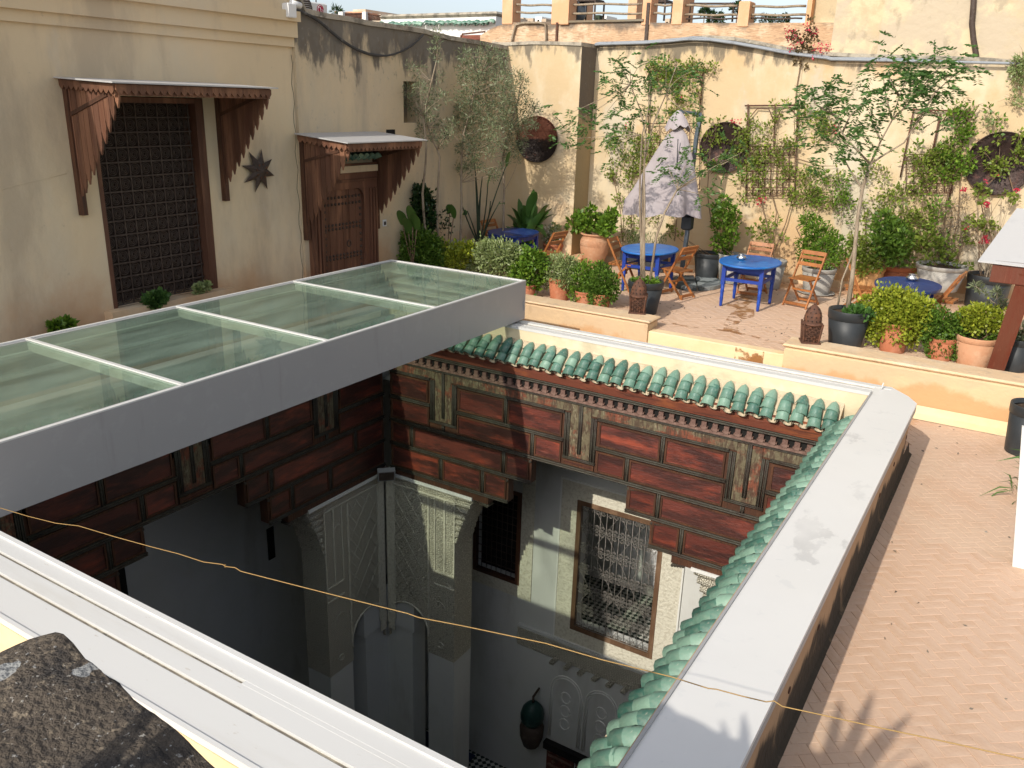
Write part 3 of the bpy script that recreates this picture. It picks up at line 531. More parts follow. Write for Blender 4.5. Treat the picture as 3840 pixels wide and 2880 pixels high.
def frieze(T, c, label, uL, uR, full=True):
    fr = thing('wood_frieze', label, 'wood frieze')
    zt, r1, r2, r3, r4 = -3.78, -4.155, -4.515, -4.895, -5.32
    st = [(.685, -4.55), (1.04, -4.925), (1.36, -5.345)]  # half widths of the stepped opening and the levels below
    o = [(uL, -3.40), (uR, -3.40), (uR, -5.42)]
    o += [(c + 1.36, -5.42), (c + 1.36, -4.94), (c + 1.04, -4.94), (c + 1.04, -4.56), (c + .685, -4.56)] if False else []
    def steps(sgn): return [(c + sgn * 1.36, -5.42), (c + sgn * 1.36, -4.93), (c + sgn * 1.01, -4.93), (c + sgn * 1.01, -4.555), (c + sgn * .685, -4.555)]
    o = [(uL, -3.40), (uL, -5.42)] + steps(-1)[:1] + [(c - 1.36, -4.93), (c - 1.03, -4.93), (c - 1.03, -4.555)] + [(c + 1.03, -4.555), (c + 1.03, -4.93), (c + 1.36, -4.93), (c + 1.36, -5.42), (uR, -5.42), (uR, -3.40)]
    # slabs by row so that the stepped profile stays a clean solid
    for (a, b, zz0, zz1) in ((uL, uR, -4.535, -3.40),): MB_ = tbox(MB(), T, a, b, zz0, zz1, -.14, 0); MB_.build('backing_board', M['darkwood'], fr)
    for s0, s1 in ((uL, c - .70), (c + .70, uR)): tbox(MB(), T, s0, s1, -4.915, -4.5352, -.14, 0).build('backing_board', M['darkwood'], fr)
    for s0, s1 in ((uL, c - 1.05), (c + 1.05, uR)): tbox(MB(), T, s0, s1, -5.30, -4.9152, -.14, 0).build('backing_board', M['darkwood'], fr)
    for s0, s1 in ((uL, c - 1.37), (c + 1.37, uR)): tbox(MB(), T, s0, s1, -5.42, -5.3002, -.16, .015).build('soffit_board', M['darkwood'], fr)
    # cornice
    f = MB(); p = [(0, -3.20), (.10, -3.20), (.085, -3.30), (.05, -3.40), (0, -3.40)]
    n = len(p); f.add([T(u, z, w_) for u in (uL, uR) for (w_, z) in p], [tuple(range(n)), tuple(range(n, 2 * n))[::-1]] + [(i, (i + 1) % n, (i + 1) % n + n, i + n) for i in range(n)]); f.build('cornice_board', M['fascia'], fr)
    m = MB(); moulding(m, T, uL, uR, -3.435, .05, .06); m.build('rope_moulding', M['mould_wood'], fr)
    m = MB(); moulding(m, T, uL, uR, -3.615, .03, .034); m.build('rope_moulding', M['mould_wood'], fr)
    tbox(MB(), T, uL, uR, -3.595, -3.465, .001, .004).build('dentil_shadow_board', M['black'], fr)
    # dentils
    dm = MB(); tbox(dm, T, -.030, .030, -.092, 0, 0, .042); tbox(dm, T, -.0665, .0665, -.125, -.0921, 0, .030); tbox(dm, T, -.046, -.0302, -.078, -.058, 0, .036); tbox(dm, T, .0302, .046, -.078, -.058, 0, .036)
    O = Vector(T(0, 0, 0)); dm.v = [tuple(Vector(v) - O) for v in dm.v]; dme = dm.mesh('dentil'); dme.materials.append(M['dentil'])
    k = 0; u = uL + .07
    while u < uR - .03: link(dme, 'dentil', None, fr, loc=T(u, -3.47, .004)); u += .1332; k += 1
    # red panels, posts and frames
    def panel(a, b, z0, z1):
        if b - a < .12: return
        i = .035
        p = tbox(MB(), T, a + i, b - i, z0 + i, z1 - i, .0, .010).build('panel', M['redwood'], fr)
        q = MB()
        for (x0_, x1_, y0_, y1_) in ((a + .012, b - .012, z1 - i, z1 - .012), (a + .012, b - .012, z0 + .012, z0 + i), (a + .012, a + i, z0 + i, z1 - i), (b - i, b - .012, z0 + i, z1 - i)):
            tbox(q, T, x0_, x1_, y0_, y1_, .001, .022)
        q.build('panel_frame', M['darkwood'], fr)
    Ts = [t for t in (c - 2.16, c, c + 2.16) if uL + .3 < t < uR - .3]
    tops = -3.765
    edges = [uL] + sum([[t - .235, t + .235] for t in Ts], []) + [uR]
    for i in range(0, len(edges), 2):
        a, b = edges[i], edges[i + 1]; posts = [x for x in (c - 1.12, c + 1.12) if a < x < b]
        m = MB(); moulding(m, T, a, b, tops, .04, .032); moulding(m, T, a, b, r1, .048, .036); m.build('rail_moulding', M['mould_wood'], fr)
        xs = [a] + posts + [b]
        for x in posts: m = MB(); vmould(m, T, x, r1 + .024, tops - .02, .05); m.build('post_moulding', M['mould_wood'], fr)
        for x0_, x1_ in zip(xs, xs[1:]): panel(x0_ + .02, x1_ - .02, r1 + .024, tops - .022)
    # second row, hung between and below the T shapes
    xs2 = [uL] + [x for x in (c - 2.16, c - .69, c + .68, c + 2.16) if uL + .2 < x < uR - .2] + [uR]
    for x in xs2[1:-1]: m = MB(); vmould(m, T, x, r2 + .02, -4.415 if any(abs(x - t) < .3 for t in Ts) else r1 - .02, .05); m.build('post_moulding', M['mould_wood'], fr)
    for x0_, x1_ in zip(xs2, xs2[1:]):
        zt2 = r1 - .024; a, b = x0_ + .02, x1_ - .02
        # leave the feet of the T shapes clear
        cut = [t for t in Ts if a < t < b]
        if cut:
            t = cut[0]; panel(a, t - .245, r2 + .022, zt2); panel(t + .245, b, r2 + .022, zt2); panel(t - .235, t + .235, r2 + .022, -4.40)
        else:
            aa = a + .215 if any(abs(x0_ - t) < .1 for t in Ts) else a; bb = b - .215 if any(abs(x1_ - t) < .1 for t in Ts) else b
            panel(aa, bb, r2 + .022, zt2)
    m = MB(); moulding(m, T, uL, uR, r2 - .005, .05, .038); m.build('rail_moulding', M['mould_wood'], fr)
    for sg, e in ((-1, uL), (1, uR)):
        if abs(e - c) < 1.1: continue
        rr = [(c + sg * .70, e), (c + sg * 1.05, e), (c + sg * 1.37, e)]
        a, b = sorted((c + sg * .70, e)); m = MB(); moulding(m, T, a, b, r3, .05, .038); m.build('rail_moulding', M['mould_wood'], fr)
        ps = sorted([c + sg * .70] + [c + sg * 1.13, c + sg * 2.72] + [e]); 
        for x in ps[1:-1]: m = MB(); vmould(m, T, x, r3 + .02, r2 - .03, .05); m.build('post_moulding', M['mould_wood'], fr)
        for x0_, x1_ in zip(ps, ps[1:]): panel(x0_ + .02, x1_ - .02, r3 + .022, r2 - .028)
        a, b = sorted((c + sg * 1.05, e)); m = MB(); moulding(m, T, a, b, r4 + .03, .05, .038); m.build('rail_moulding', M['mould_wood'], fr)
        ps = sorted([c + sg * 1.05] + [c + sg * 1.47, c + sg * 2.19] + [e])
        for x in ps[1:-1]: m = MB(); vmould(m, T, x, r4 + .05, r3 - .02, .05); m.build('post_moulding', M['mould_wood'], fr)
        for x0_, x1_ in zip(ps, ps[1:]): panel(x0_ + .02, x1_ - .02, r4 + .052, r3 - .022)
        # scalloped brackets under the steps
        for (ue, zb, hw) in ((c + sg * .70, -4.56, .26), (c + sg * 1.05, -4.94, .24), (c + sg * 1.37, -5.43, .20)):
            br = MB()
            for j in range(5):
                x = ue + sg * (.02 + .035 * j); br.tube([T(x, zb - .012 * (4 - j) * .6, -.13), T(x, zb - .012 * (4 - j) * .6, .02)], .02, 8)
            br.build('scalloped_bracket', M['mould_wood'], fr)
    # the T shapes: peeling band with a U moulding
    for t in Ts:
        for s0, s1, za, zb in ((t - .145, t - .03, -4.36, -3.64), (t + .03, t + .145, -4.36, -3.64), (t - .03, t + .03, -4.36, -4.30)):
            tbox(MB(), T, s0, s1, za, zb, 0, .012).build('painted_strip', M['frieze'], fr)
        m = MB(); vmould(m, T, t, -4.30, -3.63, .05); 
        for x in (t - .168, t - .212, t + .168, t + .212): vmould(m, T, x, -4.385, -3.765, .036)
        moulding(m, T, t - .235, t + .235, -4.385, .036, .03); m.build('channel_moulding', M['mould_wood'], fr)
    for i in range(0, len(edges), 2):
        a, b = edges[i] - (.0 if i == 0 else .085), edges[i + 1] + (.085 if i < len(edges) - 2 else 0)
        tbox(MB(), T, a, b, -3.742, -3.632, 0, .011).build('painted_band', M['frieze'], fr)
    return fr
frieze(T_far, CX, 'dark red panelled cedar frieze under the far green tiles, half in sun', XL + .14, XW - .0)
frieze(T_left, CYL, 'dark panelled cedar frieze in shade under the sliding glass roof', YNW - .1, YW - .0)
rb = MB(); rb.box((XW, YNW, -5.4), (XW + .14, YW, -3.2)); tag(rb.build('panelled_board', M['darkwood']), 'plain dark cedar boarding under the right hand tile eave', 'boarding')

# green glazed eaves ------------------------------------------------
def tile_mesh():
    L_, r0, r1, th = .155, .079, .066, .012; vs = []; fs = []; n = 6
    for (x, r) in ((0, r1), (L_, r0)):
        for q in (r, r - th):
            for k in range(n + 1): a = pi * k / n; vs.append((cos(a) * q, -x, sin(a) * q * .92))
    m = n + 1
    for k in range(n): fs += [(k, k + 1, 2 * m + k + 1, 2 * m + k), (m + k + 1, m + k, 3 * m + k, 3 * m + k + 1), (2 * m + k, 2 * m + k + 1, 3 * m + k + 1, 3 * m + k)]
    fs += [(0, 2 * m, 3 * m, m), (m - 1, 2 * m - 1, 4 * m - 1, 3 * m - 1)]
    b = MB(); b.add(vs, fs, True); me = b.mesh('roof_tile'); me.materials.append(M['pantile']); return me
def tip_mesh():
    b = MB(); n = 6; m = 4; vs = []; fs = []
    for j in range(m + 1):
        f = j / m; r = .072 * f ** .48 + .003
        for k in range(n + 1): a = pi * k / n; vs.append((cos(a) * r, -f * .15, sin(a) * r * .95))
    for j in range(m):
        for k in range(n): i = j * (n + 1) + k; fs.append((i, i + 1, i + n + 2, i + n + 1))
    b.add(vs, fs, True); me = b.mesh('top_tile'); me.materials.append(M['pantile']); return me
def pan_mesh():
    b = MB(); n = 6; vs = []; fs = []; L_, r, th = .14, .056, .015
    for x in (0, L_):
        for q in (r, r - th):
            for k in range(n + 1): a = pi + pi * k / n; vs.append((cos(a) * q, -x, sin(a) * q * .8 + .03))
    m = n + 1
    for k in range(n): fs += [(k, k + 1, 2 * m + k + 1, 2 * m + k), (m + k + 1, m + k, 3 * m + k, 3 * m + k + 1), (2 * m + k, 2 * m + k + 1, 3 * m + k + 1, 3 * m + k)]
    b.add(vs, fs, True); me = b.mesh('channel_tile'); me.materials.append(M['mortar']); return me
TM, TT, PMh = tile_mesh(), tip_mesh(), pan_mesh()
def eave(label, origin, along, out, length, count, skip=()):
    th = thing('tiled_eave', label, 'tile eave'); al, ou = Vector(along), Vector(out); sl_ = Vector((0, 0, -1))
    dn = (ou * .27 + Vector((0, 0, -.245))).normalized(); nrm = al.cross(dn); nrm = nrm if nrm.z > 0 else -nrm; nrm.normalize()
    X = dn.cross(nrm) * -1
    rot = Matrix((X, -dn, nrm)).transposed()
    if rot.determinant() < 0: rot = Matrix((-X, -dn, nrm)).transposed()
    o0 = Vector(origin)
    bd = MB(); a = o0 + nrm * -.012; vs = []
    for u in (0, length):
        for (d, h) in ((-.05, .0), (.335, .0), (.335, -.03), (-.05, -.10)): vs.append(a + al * u + dn * d + nrm * h)
    bd.add(vs, [(0, 1, 5, 4), (1, 2, 6, 5), (2, 3, 7, 6), (3, 0, 4, 7), (0, 3, 2, 1), (4, 5, 6, 7)]); bd.build('mortar_bed', M['mortar'], th)
    sp = length / count
    for i in range(count):
        c = o0 + al * (sp * (i + .5))
        jr = lambda s_: Matrix.Rotation(random.uniform(-s_, s_), 3, 'Z')
        for j, (me, d, h, nm) in enumerate(((TT, -.03, .010, 'top_tile'), (TM, .085, .008, 'roof_tile'), (TM, .195, .0, 'roof_tile'))):
            o = link(me, nm, None, th, loc=c + dn * (d + random.uniform(-.012, .012)) + nrm * (h + random.uniform(-.006, .006)) + al * random.uniform(-.009, .009))
            o.rotation_euler = (rot @ jr(.08)).to_euler()
        if i < count - 1:
            o = link(PMh, 'channel_tile', None, th, loc=c + al * sp / 2 + dn * (.232 + random.uniform(-.014, .012)) + nrm * -.004); o.rotation_euler = (rot @ jr(.04)).to_euler()
    return th
ZT = -3.005
eave('green glazed tile eave along the far side of the patio, sunlit at its right end', (XL + .02, YF - .03, ZT), (1, 0, 0), (0, -1, 0), 6.3, 38)
eave('green glazed tile eave running under the inner edge of the broad coping', (XI - .03, 2.75, ZT), (0, 1, 0), (-1, 0, 0), 6.15, 38)
eave('green glazed tile eave hidden under the sliding glass roof', (XL - .12, 3.0, ZT), (0, 1, 0), (1, 0, 0), 5.9, 36)
MB().box((XW + .02, YNW, -3.2), (XI + .03, YF, COPE - .04)).build('inner_parapet_face', M['cream'], par)

# carved piers, wood-grilled windows and lower patio ------------------
def pier(T, u0, sg, label, lattice=True):
    """corner pier and arch: u0 corner, sg direction away from the corner, w=0 wall face"""
    pr = thing('carved_pier', label, 'pier'); U = lambda a: u0 + sg * a
    zt, zb, sp, W0, W1 = -5.44, -8.37, -8.0, -.035, -.50
    # arch plate: carved wall with a round arch cut from its foot
    ac, ar = .40, .385; mb = MB()
    arch = [(ac + ar * cos(a), -8.02 + ar * sin(a)) for a in np.linspace(0, pi, 13)]
    poly = [(U(1.30), zt), (U(1.30), zb), (U(ac + ar), zb)] + [(U(x), z) for x, z in arch] + [(U(ac - ar), zb), (U(0), zb), (U(0), zt)]
    mb.prism(poly, T, W1, W0); mb.build('carved_wall', M['carved'], pr)
    MB().tube([T(U(ac + (ar + .02) * cos(a)), -8.02 + (ar + .02) * sin(a), W0 + .004) for a in np.linspace(-.3, pi + .3, 21)], .016, 6).build('arch_moulding', M['frameplaster'], pr)
    tbox(MB(), T, U(.80), U(1.30), FLOOR, zb, W1 + .002, W0 - .004).build('pier_shaft', M['plaster'], pr)
    tbox(MB(), T, U(-.25), U(.44), FLOOR, -8.151, -.42, -.09).build('corner_shaft', M['plaster'], pr)
    tbox(MB(), T, U(-.26), U(.50), -8.15, -7.45, -.43, -.055).build('corner_cap', M['plaster'], pr)
    tbox(MB(), T, U(.0), U(.13), -8.22, zt, W0, W0 + .014).build('corner_strip', M['frameplaster'], pr)
    for a, b, z0_, z1_ in ((.13, .155, -8.0, -5.62), (.80, .825, -8.0, -5.62), (.93, .945, -6.85, -5.60), (1.10, 1.125, -6.85, -5.60), (1.28, 1.30, -6.85, -5.60)):
        tbox(MB(), T, U(a), U(b), z0_, z1_, W0, W0 + .016).build('stucco_rib', M['frameplaster'], pr)
    for z in (-5.60, -6.85, -7.08): tbox(MB(), T, U(.13 if z > -6 else .93), U(1.30), z, z + .022, W0 + .0005, W0 + .018).build('stucco_rib', M['frameplaster'], pr)
    la = MB()                                             # diamond lattice of the big field
    for k in range(-3, 14):
        for d in (1, -1):
            pts = []
            for t in np.linspace(0, 1, 21):
                x = .155 + t * .645; z = -5.62 - k * .19 - (t if d > 0 else 1 - t) * .645 * 1.35
                if -7.45 < z < -5.62: pts.append(T(U(x), z, W0 + .006))
            if len(pts) > 1 and lattice and (d == -1 or k % 2): la.tube([pts[0], pts[-1]], .0055, 4)
    if la.v: la.build('diagonal_lattice', M['frameplaster'], pr, kind='stuff')
    la = MB()
    for z_, r_ in ((-5.98, .075), (-7.5, .11)):
        la.tube([T(U(1.02 + r_ * cos(a)), z_ + r_ * 1.2 * sin(a), W0 + .004) for a in np.linspace(0, pi, 9)], .008, 4)
    la.tube([T(U(1.05 + .05 * cos(a)), -8.15 + .05 * sin(a), W0 + .004) for a in np.linspace(0, 2 * pi, 11)], .012, 5); la.build('stucco_arch', M['frameplaster'], pr, kind='stuff')
    tbox(MB(), T, U(0), U(1.63), zt, zt + .045, W1, .035).build('white_ledge', M['ledge'], pr)
    # stalactite corbel stepping out from the pier
    mq = MB()
    for i in range(10):
        f = i / 9; z1_ = zt - .0 - .105 * i; ext = 1.30 + .31 * (1 - f) ** 1.5
        if ext < 1.33: continue
        for j in range(5):
            w_ = W1 + (W0 - W1) * (j + .5) / 5
            mq.tube([T(U(1.29), z1_ - .05, w_), T(U(ext), z1_ - .05, w_)], [.062, .05], 8)
    mq.build('stalactite_corbel', M['carved'], pr); return pr
pier(T_far, XL, 1, 'carved stucco pier left of the far bay, streaked by light through glass')
pier(T_left, YW, -1, 'shaded carved stucco pier and arch on the left patio wall beside the corner')
pier(T_far, XW, -1, 'sunlit carved stucco pier right of the far bay, half behind the green tiles')
pier(T_left, YNW, 1, 'dark carved stucco pier at the near end of the left patio wall')

def wallholes(name, T, u0, u1, z0, z1, holes, w0, w1, mat):
    us = sorted({u0, u1, *[h[0] for h in holes], *[h[1] for h in holes]}); zs = sorted({z0, z1, *[h[2] for h in holes], *[h[3] for h in holes]})
    mb = MB()
    for a, b in zip(us, us[1:]):
        for c_, d in zip(zs, zs[1:]):
            um, zm = (a + b) / 2, (c_ + d) / 2
            if not any(h[0] < um < h[1] and h[2] < zm < h[3] for h in holes): tbox(mb, T, a, b, c_, d, w0, w1)
    return mb
T_rec = lambda u, z, w: (u, RY - w, z)
rw = wallholes('recess_wall', T_rec, -9.9, 3.0, FLOOR, -3.91, [(-5.065, -3.77, -8.07, -5.88), (-7.05, -6.15, -7.68, -6.05)], -.22, 0, None)
recw = S('recess_wall', rw, M['plaster'])
ceil = MB(); ceil.box((-9.9, YW + .15, -4.0), (3.0, RY - .001, -3.905)); ceil.box((-9.9, -1.2, -4.0), (XL - .15, YW + .149, -3.905)); S('gallery_ceiling', ceil, M['plaster'])
lw = MB(); lw.box((-9.65, -1.2, FLOOR), (-9.55, RY, -4.0)); S('left_recess_wall', lw, M['plaster'])
st = thing('slit_window', 'narrow dark slit window in the shaded left patio wall', 'window', (0, 0, 0))
a = onX(C(900, 1700, .4973)(200, 575), -9.54); b = onX(C(900, 1700, .4973)(265, 780), -9.54)
MB().box((-9.545, a.y, b.z), (-9.53, b.y, a.z)).build('opening', M['black'], st)
p0 = onX(C(0, 1200, .6329)(725, 1400), -9.54)
MB().box((-9.548, p0.y - 1.7, FLOOR), (-9.52, p0.y, p0.z + .1)).build('dark_doorway', M['black'], thing('patio_doorway', 'tall dark doorway at the left end of the shaded patio wall', 'doorway'))

# scrolled iron window
def spiral(mb, T, u, z, s_, flip, w, r=.0045, turns=1.6, R0=.042):
    n = 16; mb.tube([T(u + flip * (R0 * (1 - .75 * t) * cos(2 * pi * turns * t) - R0) * -1 * 1.0, z + s_ * R0 * (1 - .75 * t) * sin(2 * pi * turns * t), w) for t in np.linspace(0, 1, n)], r, 4, cap=False)
wn = thing('grilled_window', 'large patio window with pale scrolled iron grille and brown frame, half in sun', 'window')
uw0, uw1, zw0, zw1 = -5.135, -3.70, -8.14, -5.81
for a_ in ((uw0, uw0 + .075, zw0, zw1), (uw1 - .075, uw1, zw0, zw1), (uw0 + .075, uw1 - .075, zw1 - .075, zw1), (uw0 + .075, uw1 - .075, zw0, zw0 + .075)):
    tbox(MB(), T_rec, *a_, -.04, .035).build('frame', M['winwood'], wn)
nb, nr = 6, 6; iw0, iw1, iz0, iz1 = uw0 + .075, uw1 - .075, zw0 + .075, zw1 - .075; du = (iw1 - iw0) / nb; dz = (iz1 - iz0) / nr
for i in range(nb * 2 + 1):
    u = iw0 + i * du / 2; MB().tube([T_rec(u, iz0, .0), T_rec(u, iz1, .0)], .0055, 5).build('grille_bar', M['whiteiron'], wn)
for j in range(nr + 1):
    for dd in (-.012, .012): 
        z = min(max(iz0 + j * dz + dd, iz0 + .005), iz1 - .005); MB().tube([T_rec(iw0, z, .006), T_rec(iw1, z, .006)], .0045, 5).build('grille_bar', M['whiteiron'], wn)
sc = MB()
for j in range(nr + 1):
    for i in range(nb):
        u = iw0 + (i + .5) * du; z = iz0 + j * dz
        for fx in (-1, 1):
            for fz in (-1, 1):
                if (j == 0 and fz < 0) or (j == nr and fz > 0): continue
                n = 14; e0, e1 = u + fx * .045, z + fz * .055
                sc.tube([T_rec(e0 + .04 * (1 - .7 * t) * cos(2 * pi * 1.5 * t) * fx, e1 + .04 * (1 - .7 * t) * sin(2 * pi * 1.5 * t) * fz, .010) for t in np.linspace(0, 1, n)], .005, 4, cap=False)
sc.build('iron_scrolls', M['whiteiron'], wn, kind='stuff')
dg = MB()
for j in range(nr):
    for i in range(nb):
        a_, b_ = iw0 + i * du, iz0 + j * dz; s_ = 1 if (i + j) % 2 else -1
        dg.tube([T_rec(a_ + (0 if s_ > 0 else du), b_, -.008), T_rec(a_ + (du if s_ > 0 else 0), b_ + dz, -.008)], .0045, 4)
dg.build('iron_diagonals', M['whiteiron'], wn, kind='stuff')
pb = thing('plaster_window_border', 'cream scrolled plaster border around the large grilled patio window', 'border')
for a_ in ((-5.415, uw0, -8.39, -5.53), (uw1, -3.37, -8.39, -5.53), (uw0, uw1, zw1, -5.53), (uw0, uw1, -8.39, zw0)):
    tbox(MB(), T_rec, *a_, .0, .022).build('border_band', M['frameplaster'], pb)
for a_ in ((-5.44, -5.415, -8.41, -5.5), (-3.37, -3.345, -8.41, -5.5), (-5.415, -3.37, -5.53, -5.5), (-5.415, -3.37, -8.41, -8.39)):
    tbox(MB(), T_rec, *a_, .0, .034).build('border_edge', M['ledge'], pb)
dk = thing('dark_grilled_window', 'unlit patio window with small iron grid deep in the left of the far bay', 'window')
for a_ in ((-7.06, -7.0, -7.70, -6.0), (-6.21, -6.13, -7.70, -6.0), (-7.0, -6.21, -6.06, -6.0), (-7.0, -6.21, -7.70, -7.64)):
    tbox(MB(), T_rec, *a_, -.05, .03).build('frame', M['darkwood'], dk)
for i in range(9): MB().tube([T_rec(-7.0 + i * .099, -7.64, 0), T_rec(-7.0 + i * .099, -6.06, 0)], .006, 5).build('grille_bar', M['iron'], dk)
for j in range(12): MB().tube([T_rec(-7.0, -7.60 + j * .14, .004), T_rec(-6.21, -7.60 + j * .14, .004)], .006, 5).build('grille_bar', M['iron'], dk)
tbox(MB(), T_rec, -7.05, -6.15, -7.68, -6.0, -.30, -.23).build('backing', M['black'], dk)
db = thing('dark_window_border', 'carved plaster border at the right and foot of the unlit patio window', 'border')
tbox(MB(), T_rec, -6.13, -5.90, -7.93, -5.62, .0, .02).build('border_band', M['frameplaster'], db); tbox(MB(), T_rec, -7.3, -6.13, -7.93, -7.70, .0, .02).build('border_band', M['frameplaster'], db)
# room behind the grille
rm = MB(); rm.box((-6.1, 12.9, -8.9), (-2.9, 13.0, -5.1)); rm.box((-6.1, RY + .23, -8.9), (-6.0, 12.9, -5.1)); rm.box((-2.9, RY + .23, -8.9), (-2.8, 12.9, -5.1)); S('inner_room_wall', rm, M['plaster'])
S('inner_room_floor', MB().box((-6.0, RY + .22, -8.72), (-2.9, 12.9, -8.62)), M['mosaic']); S('inner_room_ceiling', MB().box((-6.1, RY + .23, -5.2), (-2.8, 13.0, -5.1)), M['darkwood'])
cu = MB(); n = 40; vs = []
for i in range(n + 1):
    u = -5.3 + 1.9 * i / n; yv = 12.5 + .04 * sin(i * 1.3) + .02 * sin(i * 2.9); vs += [(u, yv, -8.15 + .02 * sin(i)), (u, yv - .02, -6.6)]
cu.add(vs, [(2 * i, 2 * i + 2, 2 * i + 3, 2 * i + 1) for i in range(n)], True); tag(cu.build('white_curtain', M['white']), 'white cloth hanging inside the room behind the iron grille', 'curtain')
# stucco panel with blind arches, lamp and painted doors under the window
sp_ = thing('stucco_panel', 'greyish stucco wall panel with blind arches below the large grilled window', 'stucco panel')
tbox(MB(), T_rec, -6.10, -3.0, -11.2, -8.42, 0, .05).build('panel_field', M['plaster'], sp_)
tbox(MB(), T_rec, -6.10, -3.0, -8.80, -8.47, .05, .065).build('carved_band', M['carved'], sp_)
for i in range(3):
    uc = -5.12 + i * .66
    for r_ in (.30, .26): MB().tube([T_rec(uc - r_, -10.4, .052)] + [T_rec(uc + r_ * cos(a), -9.42 + r_ * 1.15 * sin(a), .052) for a in np.linspace(pi, 0, 13)] + [T_rec(uc + r_, -10.4, .052)], .013, 6).build('blind_arch', M['ledge'], sp_)
    for k in range(3): MB().tube([T_rec(uc + .09 * cos(a), -9.5 - .27 * k + .11 * sin(a), .05) for a in np.linspace(0, 2 * pi, 13)], .016, 6).build('rosette', M['ledge'], sp_)
for k in range(9):
    st_ = MB()
    for j in range(4): tbox(st_, T_rec, -5.45 + k * .26 + j * .03, -5.37 + k * .26 + j * .03, -8.92 + j * .045, -8.88 + j * .045, .05, .09)
    st_.build('stalactite_step', M['carved'], sp_)
lm = thing('wall_lantern', 'hanging lantern of green glass over a pleated brown cage on the stucco panel', 'lantern', T_rec(-5.63, 0, .26))
lc = Vector((0, 0, 0))
MB().lathe((0, 0, -10.10), [(.15, 0), (.20, .08), (.205, .2), (.18, .3), (.12, .38), (.06, .43)], 12).build('glass_shade', M['greenglass'], lm)
MB().lathe((0, 0, -10.58), [(.09, 0), (.14, .04), (.19, .2), (.20, .42), (.15, .48)], 12, fold=lambda a, j: 1 + .05 * cos(12 * a)).build('pleated_cage', M['iron'], lm)
MB().tube([(0, 0, -9.68), (0, 0, -9.56), (0, .2, -9.52)], .02, 8).build('hook', M['iron'], lm)
pd = thing('painted_doors', 'dark red painted lattice doors at the foot of the stucco panel', 'doors')
tbox(MB(), T_rec, -5.45, -3.1, -10.62, -10.48, .05, .16).build('lintel', M['black'], pd)
for i in range(4):
    tbox(MB(), T_rec, -5.40 + i * .56, -4.88 + i * .56, -11.55, -10.66, .06, .10).build('door_leaf', M['paintdoor'], pd)
    for k in range(4): tbox(MB(), T_rec, -5.37 + i * .56, -4.91 + i * .56, -10.78 - k * .2, -10.74 - k * .2, .10, .115).build('slat', M['dentil'], pd)
fl = thing('floodlight', 'small grey floodlight mounted in the patio corner under the cedar frieze', 'floodlight')
c0 = Vector((XL + .22, YW - .22, -5.33)); dv = Vector((.6, -.6, -.35)).normalized(); sx_ = dv.cross(Vector((0, 0, 1))).normalized(); sz_ = sx_.cross(dv)
f_ = MB().obox(c0, sx_ * .13, dv * .04, sz_ * .10); f_.build('housing', M['metal'], fl); MB().obox(c0 + dv * .042, sx_ * .11, dv * .003, sz_ * .082).build('lens', M['iron'], fl)
MB().obox(c0 - dv * .09, sx_ * .02, dv * .06, sz_ * .02).build('bracket', M['iron'], fl)
S('patio_rug', MB().box((-9.0, 9.6, FLOOR), (-6.9, 10.5, FLOOR + .02)), M['slate'])
# ================================================================== LEFT HOUSE
lh = thing('left_house', 'tan plastered house on the left with moulded cornice and shaded wall', 'house')
jx = 9.02                                                # y where the second, mouldier wall begins
wa, wb_ = onX(c1(465, 520), XLW), onX(c1(1140, 1480), XLW)
gy0, gy1, gz0, gz1 = onX(c1(465, 530), XLW).y, onX(c1(1085, 1480), XLW).y, onX(c1(565, 1615), XLW).z, onX(c1(800, 520), XLW).z
T_lw = lambda u, z, w: (XLW + w, u, z)
wallholes('w', T_lw, -3, jx, -4, 1.62, [(gy0 - .02, gy1 + .14, gz0 + .02, gz1 + .04)], -.5, 0, None).build('wall', M['leftwall'], lh)
# cornice in three rolls
co = MB()
for (za, zb, pr_) in ((.60, .72, .045), (.72, .92, .10), (.92, 1.05, .17), (1.05, 1.62, .10)): tbox(co, T_lw, -3, jx + .02, za, zb, 0, pr_)
co.build('cornice', M['leftwall'], lh)
sill = MB(); tbox(sill, T_lw, gy0 - .15, gy1 + .28, gz0 - .35, gz0 + .02, -.02, .16); sill.build('window_sill', M['leftwall'], lh)
# crack between the two walls
MB().tube([T_lw(jx - .03 + .02 * sin(i * 1.7), .5 - i * .13, .001) for i in range(28)], .0032, 4).build('crack', M['black'], lh)
p = [onX(c1(*q), XLW) for q in ((0, 985), (120, 955), (250, 925), (345, 900))]; MB().tube([(XLW + .001, q.y, q.z) for q in p], .0018, 4).build('crack', M['leftwall'], lh)
# second wall with sagging crest, its niche and beam holes
mw = thing('mouldy_wall', 'tan plaster wall with black mould along its sagging crest, holding the studded door', 'wall')
XM = XLW + .05
crest = [(jx, 1.42)] + [(onX(b1(*q), XM).y, onX(b1(*q), XM).z) for q in ((230, 130), (420, 170), (640, 200), (800, 235), (1000, 262), (1200, 290), (1330, 312), (1420, 335), (1560, 370), (1700, 392), (1850, 415))]
crest = [c_ for c_ in crest if c_[0] < 14.5]; yend = wyl(XM) + .02; crest.append((yend, crest[-1][1] - .03))
nh = [onX(o3(122, 300), XM), onX(o3(245, 605), XM)]; dA, dB = onX(d4(368, 760), XM), onX(d4(955, 760), XM)
T_mw = lambda u, z, w: (XM + w, u, z)
dtop = onX(d4(700, 462), XM).z
holes = [(nh[0].y, nh[1].y, nh[1].z, nh[0].z)]
mm = wallholes('m', T_mw, jx, yend, -4, .95, holes, -.5, 0, None)
for (ya, za), (yb, zb) in zip(crest, crest[1:]): mm.prism([(ya, .95), (yb, .95), (yb, zb), (ya, za)], T_mw, -.5, 0)
mm.build('wall', M['mouldwall'], mw)
